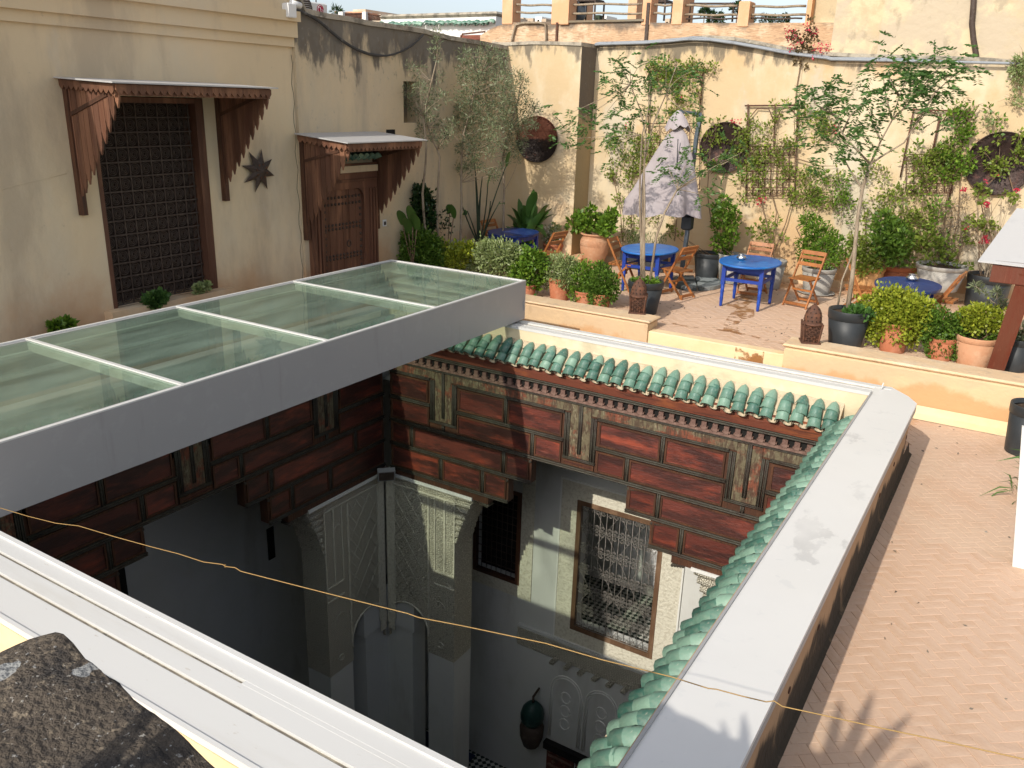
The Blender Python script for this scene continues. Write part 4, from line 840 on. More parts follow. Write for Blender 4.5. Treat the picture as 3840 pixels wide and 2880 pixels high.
tp = MB(); 
for (ya, za), (yb, zb) in zip(crest, crest[1:]): tp.prism([(ya, za + .0005), (yb, zb + .0005), (yb, zb + .07), (ya, za + .07)], T_mw, -.52, .03)
tp.build('crest', M['topcap'], mw)
MB().box((XM - .3, nh[0].y, nh[1].z), (XM - .28, nh[1].y, nh[0].z)).build('niche_back', M['mould'], mw)
for q0, q1 in (((1062, 85), (1140, 132)), ((1570, 110), (1620, 170))):
    a, b = onX(d4(*q0), XM), onX(d4(*q1), XM); MB().box((XM - .001, a.y, b.z), (XM + .004, b.y, a.z)).build('beam_hole', M['black'], mw)
a = onX(d4(1045, 915), XM); so_ = thing('wall_socket', 'small white switch plate on the wall right of the studded door', 'socket')
MB().box((XM, a.y - .045, a.z - .055), (XM + .012, a.y + .045, a.z + .055), .003).build('plate', M['socket'], so_); MB().box((XM + .012, a.y - .022, a.z - .032), (XM + .016, a.y + .03, a.z + .025)).build('switch', M['iron'], so_)

# spiral grille window ------------------------------------------------
gw = thing('spiral_grille_window', 'tall window filled with dark iron rings in square grid under the wider canopy', 'window')
MB().box((XLW - .32, gy0 - .1, gz0 - .1), (XLW - .30, gy1 + .2, gz1 + .1)).build('backing', M['brownback'], gw)
tbox(MB(), T_lw, gy1 + .01, gy1 + .13, gz0, gz1 + .03, -.24, .015).build('frame', M['canopywood'], gw)
tbox(MB(), T_lw, gy0 - .02, gy0 + .03, gz0, gz1 + .03, -.24, .01).build('frame', M['canopywood'], gw)
tbox(MB(), T_lw, gy0 + .03, gy1 + .01, gz1 - .03, gz1 + .03, -.24, .01).build('frame', M['canopywood'], gw)
ncol, nrow = 9, 14; cw, ch = (gy1 - gy0 - .05) / ncol, (gz1 - gz0 - .05) / nrow; wg = -.10
for i in range(ncol + 1): MB().box((XLW + wg - .006, gy0 + .03 + i * cw - .008, gz0), (XLW + wg + .006, gy0 + .03 + i * cw + .008, gz1)).build('grid_bar', M['iron'], gw)
for j in range(nrow + 1): MB().box((XLW + wg + .0061, gy0 + .03, gz0 + .02 + j * ch - .009), (XLW + wg + .018, gy1, gz0 + .02 + j * ch + .009)).build('grid_bar', M['iron'], gw)
R_ = min(cw, ch) * .43; rmb = MB()
for rr in (1, .66, .34): rmb.tube([(0, R_ * rr * cos(a), R_ * rr * sin(a)) for a in np.linspace(0, 2 * pi, 15)], .0065, 4, cap=False)
rme = rmb.mesh('iron_ring'); rme.materials.append(M['iron'])
for i in range(ncol):
    for j in range(nrow): link(rme, 'iron_ring', None, gw, loc=(XLW + wg - .012, gy0 + .03 + (i + .5) * cw, gz0 + .02 + (j + .5) * ch))

# carved wood canopies -------------------------------------------------
def canopy(name, label, X, ya, yb, ztop, depth, hsd, slope, nb=8):
    c = thing(name, label, 'canopy', (X, 0, 0))
    zo = ztop - slope
    # sheet roof
    r = MB(); e = .07; r.add([(0, ya - e, ztop + .03), (depth + e, ya - e, zo + .03), (depth + e, yb + e, zo + .03), (0, yb + e, ztop + .03), (0, ya - e, ztop + .045), (depth + e, ya - e, zo + .045), (depth + e, yb + e, zo + .045), (0, yb + e, ztop + .045)],
        [(3, 2, 1, 0), (4, 5, 6, 7), (0, 1, 5, 4), (1, 2, 6, 5), (2, 3, 7, 6), (3, 0, 4, 7)]); r.build('roof_sheet', M['sheet'], c)
    r = MB(); r.add([(0, ya, ztop - .03), (depth, ya, zo - .03), (depth, yb, zo - .03), (0, yb, ztop - .03), (0, ya, ztop + .028), (depth, ya, zo + .028), (depth, yb, zo + .028), (0, yb, ztop + .028)],
        [(3, 2, 1, 0), (4, 5, 6, 7), (0, 1, 5, 4), (1, 2, 6, 5), (2, 3, 7, 6), (3, 0, 4, 7)]); r.build('roof_boards', M['canopywood'], c)
    # scalloped fringe on front and sides
    def fringe(P, n, out):
        mb = MB(); 
        for i in range(n):
            a, b = P(i / n), P((i + 1) / n); pts = []
            m_ = 6
            top = [a + Vector((0, 0, 0)), b]; bot = []
            for k in range(m_ + 1): t = k / m_; q = a.lerp(b, t); q.z -= .055 + .042 * sin(pi * t); bot.append(q)
            vs = [a] + bot + [b]; n_ = len(vs); off = Vector(out) * .018
            mb.add(vs + [v + off for v in vs], [tuple(range(n_))[::-1], tuple(range(n_, 2 * n_))] + [(i_, (i_ + 1) % n_, (i_ + 1) % n_ + n_, i_ + n_) for i_ in range(n_)])
        return mb
    L_ = yb - ya; zf = zo + .02
    fringe(lambda t: Vector((depth, ya + L_ * t, zf)), int(L_ / .085), (1, 0, 0)).build('scalloped_fringe', M['canopywood'], c)
    for yy, o in ((ya, -1), (yb, 1)): fringe(lambda t: Vector((depth * t, yy, ztop + .02 - slope * t)), int(depth / .085), (0, o, 0)).build('scalloped_fringe', M['canopywood'], c)
    # side panels made of pointed planks that get shorter outwards
    for yy in (ya + .03, yb - .05):
        pw = depth / nb
        for k in range(nb):
            f0 = k / nb; x0_ = .015 + k * pw; x1_ = x0_ + pw - .006; zt = ztop - slope * (k + .5) / nb - .03
            ln = hsd * (1 - ((k + .5) / nb) ** 1.15) + .10; zb = zt - ln
            xm = (x0_ + x1_) / 2; wob = .03
            pts = [(x0_, zt), (x0_, zb + .10), (x0_ + pw * .12, zb + .085), (x0_ + pw * .16, zb + .05), (xm - .012, zb + .02), (xm, zb - .02), (xm + .012, zb + .02), (x1_ - pw * .16, zb + .06), (x1_ - pw * .1, zb + .12), (x1_, zb + .135), (x1_, zt)]
            MB().prism(pts, lambda u, z, w_: (u, yy + w_, z), 0, .022).build('side_plank', M['canopywood'], c)
        MB().box((.0, yy - .02, ztop - hsd - .28), (.075, yy + .05, ztop)).build('bracket_post', M['darkwood'], c)
        MB().bar((.04, yy + .012, ztop - .35), (depth * .8, yy + .012, ztop - slope - .08), .05, .04).build('brace', M['darkwood'], c)
    MB().box((depth - .06, ya, zo - .09), (depth - .01, yb, zo - .031)).build('front_beam', M['canopywood'], c)
    return c
# extents read off the wall plane
k0, k1_ = onX(c1(300, 440), XLW), onX(c1(1135, 480), XLW)
canopy('window_canopy', 'wide carved wood canopy with white sheet roof and jagged plank sides over the tall window', XLW, onX(c1(312, 430), XLW).y, onX(c1(1130, 480), XLW).y, onX(c1(300, 420), XLW).z, .95, 1.15, .035, 10)
canopy('door_canopy', 'smaller carved wood canopy with white sheet roof over the studded door', XM, onX(d4(280, 160), XM).y, onX(d4(960, 160), XM).y, onX(d4(275, 145), XM).z, .93, 1.2, .08, 10)
# studded door ----------------------------------------------------------
dr = thing('studded_door', 'arched dark wood door with rows of iron studs in a carved surround', 'door')
yl, yr = onX(d4(368, 900), XM).y, onX(d4(955, 900), XM).y; il, ir = onX(d4(480, 900), XM).y, onX(d4(835, 900), XM).y
zt_ = onX(d4(700, 465), XM).z; at = onX(d4(650, 625), XM).z
for a_ in ((yl, il, TER, at + .02), (ir, yr, TER, at + .02), (yl, yr, at + .02, zt_)): tbox(MB(), T_mw, *a_, 0, .085).build('surround', M['canopywood'], dr)
for i, (a, b) in enumerate(((yl + .03, yl + .06), (yl + .10, yl + .13), (yl + .17, yl + .2), (yr - .06, yr - .03), (yr - .13, yr - .1), (yr - .2, yr - .17))): tbox(MB(), T_mw, a, b, TER, at, .085, .11).build('carved_rib', M['canopywood'], dr)
for dz_ in (.12, .24, .36): tbox(MB(), T_mw, yl + .02, yr - .02, at + dz_, at + dz_ + .04, .085, .105).build('carved_rib', M['canopywood'], dr)
for s_, cc in ((1, il), (-1, ir)):                       # rounded arch corners
    r_ = .16; pts = [(cc, at + .02), (cc + s_ * r_, at + .02)] + [(cc + s_ * (r_ - r_ * sin(a)), at + .02 - (r_ - r_ * cos(a))) for a in np.linspace(0, pi / 2, 7)]
    MB().prism(pts, T_mw, .0, .083).build('arch_corner', M['canopywood'], dr)
for i in range(6): tbox(MB(), T_mw, il + (ir - il) * i / 6 + .003, il + (ir - il) * (i + 1) / 6 - .003, TER, at + .02, .0, .035).build('door_plank', M['canopywood'], dr)
stud = MB(); stud.lathe((0, 0, 0), [(.024, 0), (.02, .012), (.008, .02)], 8); stud.v = [(z, x, y) for x, y, z in stud.v]; sme = stud.mesh('stud'); sme.materials.append(M['iron'])
for z in (at - .10, at - .2, onX(d4(650, 925), XM).z, onX(d4(650, 960), XM).z, onX(d4(650, 1195), XM).z, onX(d4(650, 1225), XM).z):
    for i in range(11): link(sme, 'stud', None, dr, loc=(XM + .036, il + .06 + (ir - il - .12) * i / 10, z))
for yy in (il + .05, ir - .05):
    for k in range(16): link(sme, 'stud', None, dr, loc=(XM + .036, yy, at - .3 - k * .1))
kn = MB(); kn.tube([(XM + .04, (il + ir) / 2 + .12 + .04 * cos(a), onX(d4(685, 1100), XM).z + .05 * sin(a)) for a in np.linspace(0, 2 * pi, 12)], .010, 6, cap=False); kn.build('knocker', M['iron'], dr)
MB().box((XM + .0, yl + .25, zt_ + .003), (XM + .12, yr - .02, zt_ + .1)).build('head_ledge', M['leftwall'], dr)
# scraps of old green tile above the door
gt = thing('tile_remnant', 'remnant of old green tiles under the door canopy', 'tiles')
for i in range(9):
    o = link(TM, 'roof_tile', None, gt, loc=(XM + .06, yl + .35 + i * .13, zt_ + .17)); o.rotation_euler = (radians(-20), 0, radians(90))
MB().box((XM, yl + .28, zt_ + .2), (XM + .05, yr - .05, zt_ + .40)).build('green_board', M['greenglass'], gt)
# eight-pointed star lantern
stp = onX(c1(1335, 885), XLW); star = MB(); R1, R2 = .30, .135; vs = [(XLW + .12, stp.y, stp.z)]
for i in range(16): a = pi * i / 8 + .12; r_ = R1 if i % 2 else R2; vs.append((XLW + (.015 if i % 2 else .05), stp.y + r_ * cos(a), stp.z + r_ * sin(a)))
vs.append((XLW + .0, stp.y, stp.z)); star.add(vs, [(0, 1 + i, 1 + (i + 1) % 16) for i in range(16)] + [(17, 1 + (i + 1) % 16, 1 + i) for i in range(16)])
sto = thing('star_lantern', 'dark pierced metal star with eight points hung between the two canopies', 'star lantern'); star.build('star_body', M['iron'], sto)
for k in range(8):
    a = pi * k / 4 + .12 + pi / 8; MB().tube([(XLW + .085, stp.y + .09 * cos(a), stp.z + .09 * sin(a)), (XLW + .10, stp.y + .09 * cos(a), stp.z + .09 * sin(a))], .012, 6).build('pierced_hole', M['rust'], sto)
# thick cable slung on the mouldy wall
cp = [onX(b1(*q), XM + .05) for q in ((110, 88), (200, 110), (290, 150), (380, 210), (470, 290), (560, 365), (650, 425), (740, 470), (820, 498), (900, 512), (980, 514), (1060, 498), (1140, 465), (1210, 425), (1270, 375), (1320, 320))]
tag(MB().tube(cp, [.022] * 10 + [.015] * 6, 7).build('slung_cable', M['blackcable']), 'thick black cable slung in a loop across the mouldy wall', 'cable')
lb = onX(b1(80, 75), XM + .1); lbx = thing('wall_lamp_box', 'white junction box and camera at the top corner of the left house', 'junction box', lb)
MB().box((-.05, -.07, -.12), (.07, .07, .06), .01).build('box', M['white'], lbx); MB().tube([(.02, .03, .07), (.02, .2, .05)], .04, 10).build('camera_head', M['white'], lbx)
# air conditioner on the roof behind the left wall
ax = -10.3; A0, A1, A2 = onX(b1(105, -60), ax), onX(b1(432, 40), ax), onX(b1(432, 148), ax)
ac = thing('air_conditioner', 'white air conditioner outdoor unit with round grille and red LG logo above the mouldy wall', 'air conditioner')
ay0, ay1, az0, az1 = onX(b1(60, 60), ax).y, A1.y, A2.z - .15, onX(b1(432, 35), ax).z
MB().box((ax - .35, ay0, az0), (ax, ay1, az1), .02).build('casing', M['acwhite'], ac)
ce = onX(b1(195, 90), ax + .01)
MB().tube([(ax + .004, ce.y + .24 * cos(a), ce.z + .24 * sin(a)) for a in np.linspace(0, 2 * pi, 25)], .012, 5, cap=False).build('grille_ring', M['iron'], ac)
fd = MB(); fd.add([(ax + .002, ce.y + .235 * cos(a), ce.z + .235 * sin(a)) for a in np.linspace(0, 2 * pi, 24, endpoint=False)], [tuple(range(24))]); fd.build('fan_opening', M['iron'], ac)
for k in range(-7, 8): h_ = .23 * math.sqrt(max(0, 1 - (k / 8) ** 2)); MB().tube([(ax + .012, ce.y - h_, ce.z + k * .029), (ax + .012, ce.y + h_, ce.z + k * .029)], .0035, 4).build('grille_wire', M['acwhite'], ac)
le = onX(b1(371, 90), ax); lr = (onX(b1(402, 90), ax) - le).length
lg = MB(); lg.add([(ax + .003, le.y + lr * cos(a), le.z + lr * sin(a)) for a in np.linspace(0, 2 * pi, 28, endpoint=False)], [tuple(range(28))]); lg.build('logo_disc', M['logo'], ac)
l2 = MB(); q = ax + .007
l2.tube([(q, le.y + lr * .78 * cos(a), le.z + lr * .78 * sin(a)) for a in np.linspace(.35 * pi, 2 * pi, 22)] + [(q, le.y + lr * .25, le.z)], lr * .06, 4)
l2.tube([(q, le.y - lr * .02, le.z + lr * .5), (q, le.y - lr * .02, le.z - lr * .32), (q, le.y + lr * .32, le.z - lr * .32)], lr * .06, 4)
l2.add([(q, le.y - lr * .38 + lr * .11 * cos(a), le.z + lr * .4 + lr * .11 * sin(a)) for a in np.linspace(0, 2 * pi, 12, endpoint=False)], [tuple(range(12))]); l2.build('logo_lettering', M['white'], ac)
tag(MB().tube([(ax - .2, onX(b1(416, 0), ax).y, az1 - .02), (ax - .2, onX(b1(416, 0), ax).y, az1 + .6)], .01, 5).build('aerial_rod', M['iron']), 'thin dark rod standing behind the air conditioner', 'rod')

# ================================================================== FAR GARDEN WALL
def wallseg(name, mat, pts, f, depth=.5, bottom=-4.0):
    T = lambda u, z, w_: (u, f(u) - w_, z); mb = MB()
    for (ua, za), (ub, zb) in zip(pts, pts[1:]): mb.prism([(ua, bottom), (ub, bottom), (ub, zb), (ua, za)], T, -depth, 0)
    return mb
gwl = thing('garden_wall', 'sunlit yellow plaster garden wall closing the terrace, with a projecting left part', 'wall')
pl = [onW(p, 0, wyl) for p in (D(1084, 99), D(1110, 98), D(1150, 96), D(1200, 97), D(1257, 99))]
lx = pl[-1].x
ptsL = [(XM - .3, pl[0].z + .02)] + [(p.x, p.z) for p in pl]
wallseg('left', None, ptsL, wyl, .65).build('left_wall_face', M['ochre'], gwl)
pr_ = [onW(p) for p in (D(1300, 99), D(1360, 96), D(1420, 94), D(1480, 88), D(1530, 84), D(1580, 87), D(1640, 97), D(1700, 110), D(1760, 119), D(1850, 124), D(1950, 127), D(2060, 130), D(2130, 133), D(2212, 140))]
ptsR = [(lx, pr_[0].z)] + [(p.x, p.z) for p in pr_] + [(2.5, pr_[-1].z - .05)]
wallseg('right', None, ptsR, wy, .45).build('right_wall_face', M['ochre'], gwl)
js = MB(); js.box((lx + .0005, wyl(lx) + .003, -4), (lx + .004, wy(lx) + .01, pl[-1].z - .01)); js.build('jog_shade_sheet', M['mould'], gwl)  # thin dark sheet, paints shade onto the jog side turned from the sun
def cap(pts, f, dep, name):
    mb = MB(); T = lambda u, z, w_: (u, f(u) - w_, z)
    for (ua, za), (ub, zb) in zip(pts, pts[1:]): mb.prism([(ua, za + .0005), (ub, zb + .0005), (ub, zb + .06), (ua, za + .06)], T, -dep - .02, .025)
    mb.build(name, M['topcap'], gwl)
cap(ptsL, wyl, .65, 'crest'); cap(ptsR, wy, .45, 'crest')
p = onW(D(1241, 555), 0, wyl); MB().box((lx - .25, wyl(lx) - .16, TER), (lx + .3, wyl(lx) + .3, TER + .17), .02).build('footing_block', M['rose'], gwl)
# wall skirting, sloping plaster fillet
sk_ = MB(); sk_.prism([(lx, TER), (2.2, TER), (2.2, TER + .12), (lx, TER + .12)], lambda u, z, w_: (u, wy(u) - w_ - (.0 if z > TER + .05 else .05), z), -.02, .012); sk_.build('skirting', M['lowtop'], gwl)
# pipes along the crest
def pipe(name, pix, off, r, mat, label, dz=.0):
    pts = [onW(p, off) + Vector((0, 0, dz)) for p in pix]; return tag(MB().tube(pts, r, 8).build(name, mat), label, 'pipe')
pipe('conduit', [b2(*q) for q in ((675, 295), (700, 286), (860, 282), (1000, 278), (1100, 270), (1250, 257), (1330, 248), (1440, 258), (1600, 282), (1750, 308), (1900, 336), (2010, 356), (2212, 378))] + [c4(380, 302), c4(620, 305), c4(900, 312)], .06, .022, M['cable'], 'upper grey conduit humped over the crest of the garden wall')
pipe('conduit', [b2(*q) for q in ((675, 298), (720, 294), (860, 290), (1000, 286), (1190, 272), (1280, 262), (1340, 262), (1440, 266), (1600, 288), (1750, 314), (1900, 344), (2010, 362), (2212, 386))] + [c4(380, 308), c4(620, 313), c4(900, 318), c4(1290, 328), c4(1382, 332)], .11, .022, M['cable'], 'lower grey conduit running the whole crest of the garden wall')
pipe('conduit', [b1(*q) for q in ((1600, 370), (1750, 380), (1850, 388), (1930, 408), (2040, 415), (2212, 425))], -.3, .02, M['cable'], 'grey conduit crossing the wall corner above the olive trees')

# low walls and step between walkway and terrace
l1 = thing('low_wall', 'low ochre plaster wall behind the glass roof with shrubs along it', 'low wall', group='low terrace walls')
MB().box((-9.15, 10.80, WALK - .1), (-4.33, 11.16, -2.93), .03).build('wall_body', M['lowwall'], l1)
MB().box((-9.15, 10.785, -2.9295), (-4.30, 11.20, -2.895), .015).build('wall_top', M['lowtop'], l1)
l2_ = thing('low_wall', 'low ochre plaster wall on the right with orange patches, lantern at its left end', 'low wall', group='low terrace walls')
MB().box((-2.42, 10.80, WALK - .1), (1.6, 11.20, -2.93), .03).build('wall_body', M['lowwall'], l2_)
MB().box((-2.45, 10.785, -2.9295), (1.6, 11.24, -2.885), .02).build('wall_top', M['lowtop'], l2_)
fil = MB(); fil.add([(-2.42, 10.79, WALK + .14), (1.6, 10.79, WALK + .14), (1.6, 10.76, WALK + .05), (-2.42, 10.76, WALK + .05), (-2.42, 10.66, WALK + .006), (1.6, 10.66, WALK + .006)], [(0, 1, 2, 3), (3, 2, 5, 4)]); fil.build('foot_fillet', M['step'], l2_)
MB().box((-4.33, 10.84, WALK - .1), (-2.42, 11.03, TER + .003), .012).build('terrace_step', M['step'], kind='structure')
xa_, xb_ = onY(D(1588, 756), 10.83).x, onY(D(1650, 765), 10.83).x; tag(MB().box((xa_, 10.834, WALK), (xb_, 10.8385, TER - .002)).build('step_stain', M['wetstain']), 'orange damp patch running down the cream terrace step', 'stain')

# ================================================================== BACKGROUND BUILDINGS
YB = 19.5
def P(pt, y=YB): return onY(pt, y)
bt = thing('balustrade_house', 'old brick house behind the garden wall with roof terrace of rose posts and wooden rails', 'house')
z_top = P(b2(800, 145)).z; xl, xr = P(b2(110, 150)).x, P(b2(2080, 160)).x
zs_ = [P(b2(u, v)).z for u, v in ((110, 150), (520, 145), (1000, 150), (1600, 155), (2050, 158))]
seg = [(xl - .9, P(b2(-10, 235)).z), (xl - .5, P(b2(50, 180)).z), (xl, P(b2(100, 148)).z), (P(b2(500, 148)).x, P(b2(500, 142)).z), (P(b2(1020, 150)).x, P(b2(1020, 150)).z), (P(b2(1240, 150)).x, P(b2(1240, 152)).z), (xr + 1.4, P(b2(2080, 158)).z)]
fB = lambda u: YB
wallseg('b', None, seg, fB, .6, -6).build('brick_wall', M['oldbrick'], bt)
MB().box((P(b2(500, 0)).x, YB - .06, P(b2(500, 152)).z), (P(b2(1010, 0)).x, YB + .3, P(b2(500, 138)).z)).build('terrace_edge', M['ochre'], bt)
for u0, u1, vt, vb, dy in ((60, 128, -40, 150, 0), (386, 440, -40, 150, 0), (444, 505, -40, 152, -.05), (985, 1040, -40, 155, 0), (1183, 1250, -40, 152, 0), (1618, 1690, 8, 165, 0), (2068, 2100, -40, 160, 0)):
    a, b = P(b2(u0, vb)), P(b2(u1, vb)); zt = P(b2(u0, vt)).z; MB().box((a.x, YB - .02 + dy, a.z - .05), (b.x, YB + .38 + dy, zt), .02).build('post', M['rose'], bt)
for u0, u1, vt, vb in ((580, 615, -40, 140), (888, 945, -40, 140), (1250, 1285, -40, 150)):
    a, b = P(b2(u0, vb), 22.5), P(b2(u1, vb), 22.5); MB().box((a.x, 22.5, a.z - .3), (b.x, 22.9, P(b2(u0, vt), 22.5).z)).build('rear_post', M['rose'], bt)
rails = ((120, 390, 32, 35), (120, 390, 82, 86), (500, 990, 30, 26), (500, 990, 88, 90), (1035, 1185, 33, 35), (1035, 1185, 88, 92), (1250, 1620, 36, 42), (1250, 1620, 98, 100), (1690, 2075, 45, 42), (1690, 2075, 100, 99), (1690, 2050, 122, 124), (1280, 1620, 122, 123))
for u0, u1, v0, v1 in rails:
    a, b = P(b2(u0, v0), YB + .15), P(b2(u1, v1), YB + .15); r_ = .026 if v0 < 115 else .018
    MB().tube([a.lerp(b, t) + Vector((0, 0, .010 * sin(t * 9 + u0))) for t in np.linspace(0, 1, 9)], r_, 6).build('rail', M['bark' if v0 < 115 else 'iron'], bt)
MB().tube([P(b2(*q), YB - .05) for q in ((120, 300), (128, 240), (150, 165), (200, 152), (300, 150), (345, 160), (350, 230), (350, 300))], .03, 6).build('looped_pipe', M['bark'], bt)
for u0, u1, mt in ((422, 434, 'rust'), (1015, 1035, 'iron')):
    a = P(b2(u0, 150)); b = P(b2(u1, 300)); MB().box((a.x, YB - .05, b.z - .3), (P(b2(u1, 150)).x, YB - .001, P(b2(u0, 20 if u0 > 900 else 150)).z)).build('downpipe', M[mt], bt)
MB().box((P(b2(2070, 0)).x, YB + .2, -6), (P(b2(2500, 0)).x + 2, YB + .9, 8)).build('corner_block', M['farwall'], bt)
# blue barrel, iron chairs, frame on that terrace
def mini_chair(pix, w_, label, mat):
    c = P(pix, YB + .9); t = thing('iron_chair', label, 'chair', (c.x, c.y, c.z), 0, 'chairs on the neighbouring roof terrace'); s_ = w_ / 2
    MB().box((-s_, -s_, .42), (s_, s_, .47)).build('seat', mat, t)
    for x in (-s_, s_):
        for y in (-s_, s_): MB().bar((x, y, 0), (x, y, .44), .035, .035).build('leg', mat, t)
    for i in range(5): f = -1 + i * .5; MB().bar((s_ * f * .75, -s_, .46), (s_ * f, -s_ - .06, .98), .03, .02).build('back_slat', mat, t)
    MB().bar((-s_, -s_ - .06, .98), (s_, -s_ - .06, .98), .03, .04).build('top_rail', mat, t)
mini_chair(b2(1096, 146), .46, 'dark slat backed chair standing alone on the neighbouring roof terrace', M['iron']); mini_chair(b2(640, 136), .5, 'dark chair beside the blue barrel on the neighbouring roof terrace', M['iron'])
c = P(b2(548, 136), YB + .9); bar_ = thing('blue_barrel', 'blue barrel holding a plant on the neighbouring roof terrace', 'barrel', (c.x, c.y, c.z)); MB().lathe((0, 0, 0), [(.2, 0), (.24, .1), (.24, .35), (.2, .42)], 14).build('barrel', M['pole'], bar_)
foliage(bar_, [((0, 0, .75), (.16, .16, .35), 60)], .09, .04, LF['bronze'])
fr_ = [P(b2(*q), YB + 1.5) for q in ((1298, 145), (1310, 24), (1595, 24), (1585, 145))]; tag(MB().tube(fr_, .025, 6).build('metal_frame', M['iron']), 'thin dark rectangular frame standing on the neighbouring roof terrace', 'pipe_frame')  # bare upright frame of thin dark tube
# tall building at the right
tb_ = thing('tall_house', 'tall pale yellow house rising behind the right of the garden wall', 'house')
YT = 18.3; a = onY(D(1740, 60), YT); MB().box((onY(D(1800, 60), YT).x, YT, -6), (9, YT + 3, 9)).build('wall', M['farwall'], tb_)
MB().box((onY(D(1905, 60), YT).x, YT - .12, -6), (9, YT - .001, 9)).build('rendered_face', M['farwall'], tb_)
MB().tube([onY(c4(*q), YT - .2) for q in ((1125, -60), (1118, 50), (1112, 120), (1120, 200), (1132, 270), (1140, 330))], .05, 7).build('drain_cable', M['iron'], tb_)
# white wall crowned by broken green tiles
YV = 26.0; wv = thing('whitewashed_house', 'whitewashed house wall with rubble crest and row of broken green tiles', 'house')
a, b, c_ = onY(b1(930, 150), YV), onY(b1(1990, 180), YV), onY(b1(1990, 400), YV)
MB().box((a.x, YV, -8), (b.x, YV + .5, onY(b1(1400, 165), YV).z)).build('wall', M['whitewash'], wv)
MB().box((a.x, YV - .1, onY(b1(1400, 165), YV).z + .002), (b.x + .1, YV + .55, onY(b1(1400, 122), YV).z), .08).build('rubble_crest', M['topcap'], wv)
n = 27
for i in range(n):
    x = a.x + (b.x - a.x) * (i + .5) / n; o = link(TM, 'roof_tile', None, wv, loc=(x, YV - .05, onY(b1(1400, 172), YV).z + .1)); o.scale = (1.9, 1.3, 1.5); o.rotation_euler = (radians(35), 0, random.uniform(-.2, .2)); o.location.z -= .22 + random.uniform(0, .06); o.location.x += random.uniform(-.06, .06)
aw = thing('red_awning', 'rusty red awning frame on the whitewashed wall', 'awning'); aa, ab = onY(b1(1660, 370), YV - .5), onY(b1(1940, 320), YV - .5)
MB().box((aa.x, YV - .5, aa.z - .05), (ab.x, YV - .02, ab.z)).build('panel', M['fascia'], aw); MB().tube([onY(b1(*q), YV - .8) for q in ((1660, 362), (1680, 315), (1890, 292), (1865, 380))], .03, 5).build('frame', M['rust'], aw)
# orange-topped balustraded house and the town farther off
yy = 60.0
def farbox(nm, q0, q1, y, mat, label, dep=6, parts=()):
    a, b = onY(q0, y), onY(q1, y); t = thing(nm, label, 'building', ((a.x + b.x) / 2, y, -11.75), group='distant houses on the skyline'); hw = abs(b.x - a.x) / 2
    MB().box((-hw, 0, 0), (hw, dep, a.z + 11.75)).build('wall', mat, t)
    k = max(1, int(hw * 2 / 1.6))
    for i in range(k): x = -hw + (i + .5) * 2 * hw / k; MB().box((x - .25, -.06, a.z + 11.75 - 1.7), (x + .25, -.001, a.z + 11.75 - .7)).build('window', M['black'], t)
    return t
farbox('distant_house', b1(600, 108), b1(755, 170), yy, M['rose'], 'salmon coloured distant house with small windows left of the whitewashed wall'); farbox('distant_house', b1(672, 88), b1(790, 160), yy + 3, M['city'], 'taller sandy distant house behind the salmon one')
farbox('distant_house', b1(432, 122), b1(470, 160), yy + 15, M['whitewash'], 'tiny white distant house beside the air conditioner'); farbox('distant_house', b1(805, 135), b1(930, 190), 45, M['city'], 'low tan distant house behind the iron railing')
wp = thing('roof_railing', 'white posts with dark iron railing on a roof beyond the mouldy wall', 'railing')
for q0, q1 in ((537, 578), (756, 790)): a, b = onY(b1(q0, 108), 34), onY(b1(q1, 190), 34); MB().box((a.x, 34, b.z - 1), (b.x, 34.5, a.z)).build('post', M['whitewash'], wp)
for k in range(16):
    u = 582 + k * 11 if k < 16 else 0; a, b = onY(b1(u, 130), 34.2), onY(b1(u, 190), 34.2); MB().tube([a, b], .03, 4).build('baluster', M['rust'], wp)
for k in range(10): u = 812 + k * 12; a, b = onY(b1(u, 128 + k * 1.4), 34.2), onY(b1(u, 190), 34.2); MB().tube([a, b], .03, 4).build('baluster', M['rust'], wp)
MB().tube([onY(b1(578, 124), 34.2), onY(b1(756, 124), 34.2)], .05, 4).build('top_rail', M['rust'], wp); MB().tube([onY(b1(790, 118), 34.2), onY(b1(930, 148), 34.2)], .06, 4).build('top_rail', M['rust'], wp)
# skyline: hill with houses, cypresses and palms seen through the rails
hl = MB(); n = 60; vs = []
for i in range(n + 1):
    x = -420 + i * 9.5; zt = onY(b2(1200, 148), 260).z + 2.2 * sin(i * .35) - 2.5; vs += [(x, 262 + 3 * sin(i), -12), (x, 300, zt)]
hl.add(vs, [(2 * i, 2 * i + 2, 2 * i + 3, 2 * i + 1) for i in range(n)], True); hl.build('hill', M['hill'], kind='structure')
for i, (q, wd, tp) in enumerate((((170, 118), 60, 0), ((240, 122), 50, 0), ((300, 112), 45, 1), ((335, 125), 30, 0), ((745, 104), 14, 1), ((688, 100), 34, 2), ((1155, 124), 30, 0), ((15, 95), 34, 0), ((26, 135), 40, 1))):
    farbox('distant_house', b2(q[0] - wd / 2, q[1]), b2(q[0] + wd / 2, q[1]), 200 if q[0] > 60 else 80, M[('city', 'whitewash', 'dark_green')[tp]], ('wide ochre', 'low ochre', 'flat roofed white', 'small ochre', 'narrow white', 'green sided', 'faint ochre', 'tan rooftop', 'white rooftop')[i] + ' house on the skyline ' + ('through the first rail gap', 'through the first rail gap', 'right of the first rail gap', 'at the end of the first rail gap', 'between the rear rose posts', 'beside the iron chair', 'right of the lone chair', 'left of the first rose post', 'below the tan rooftop')[i])
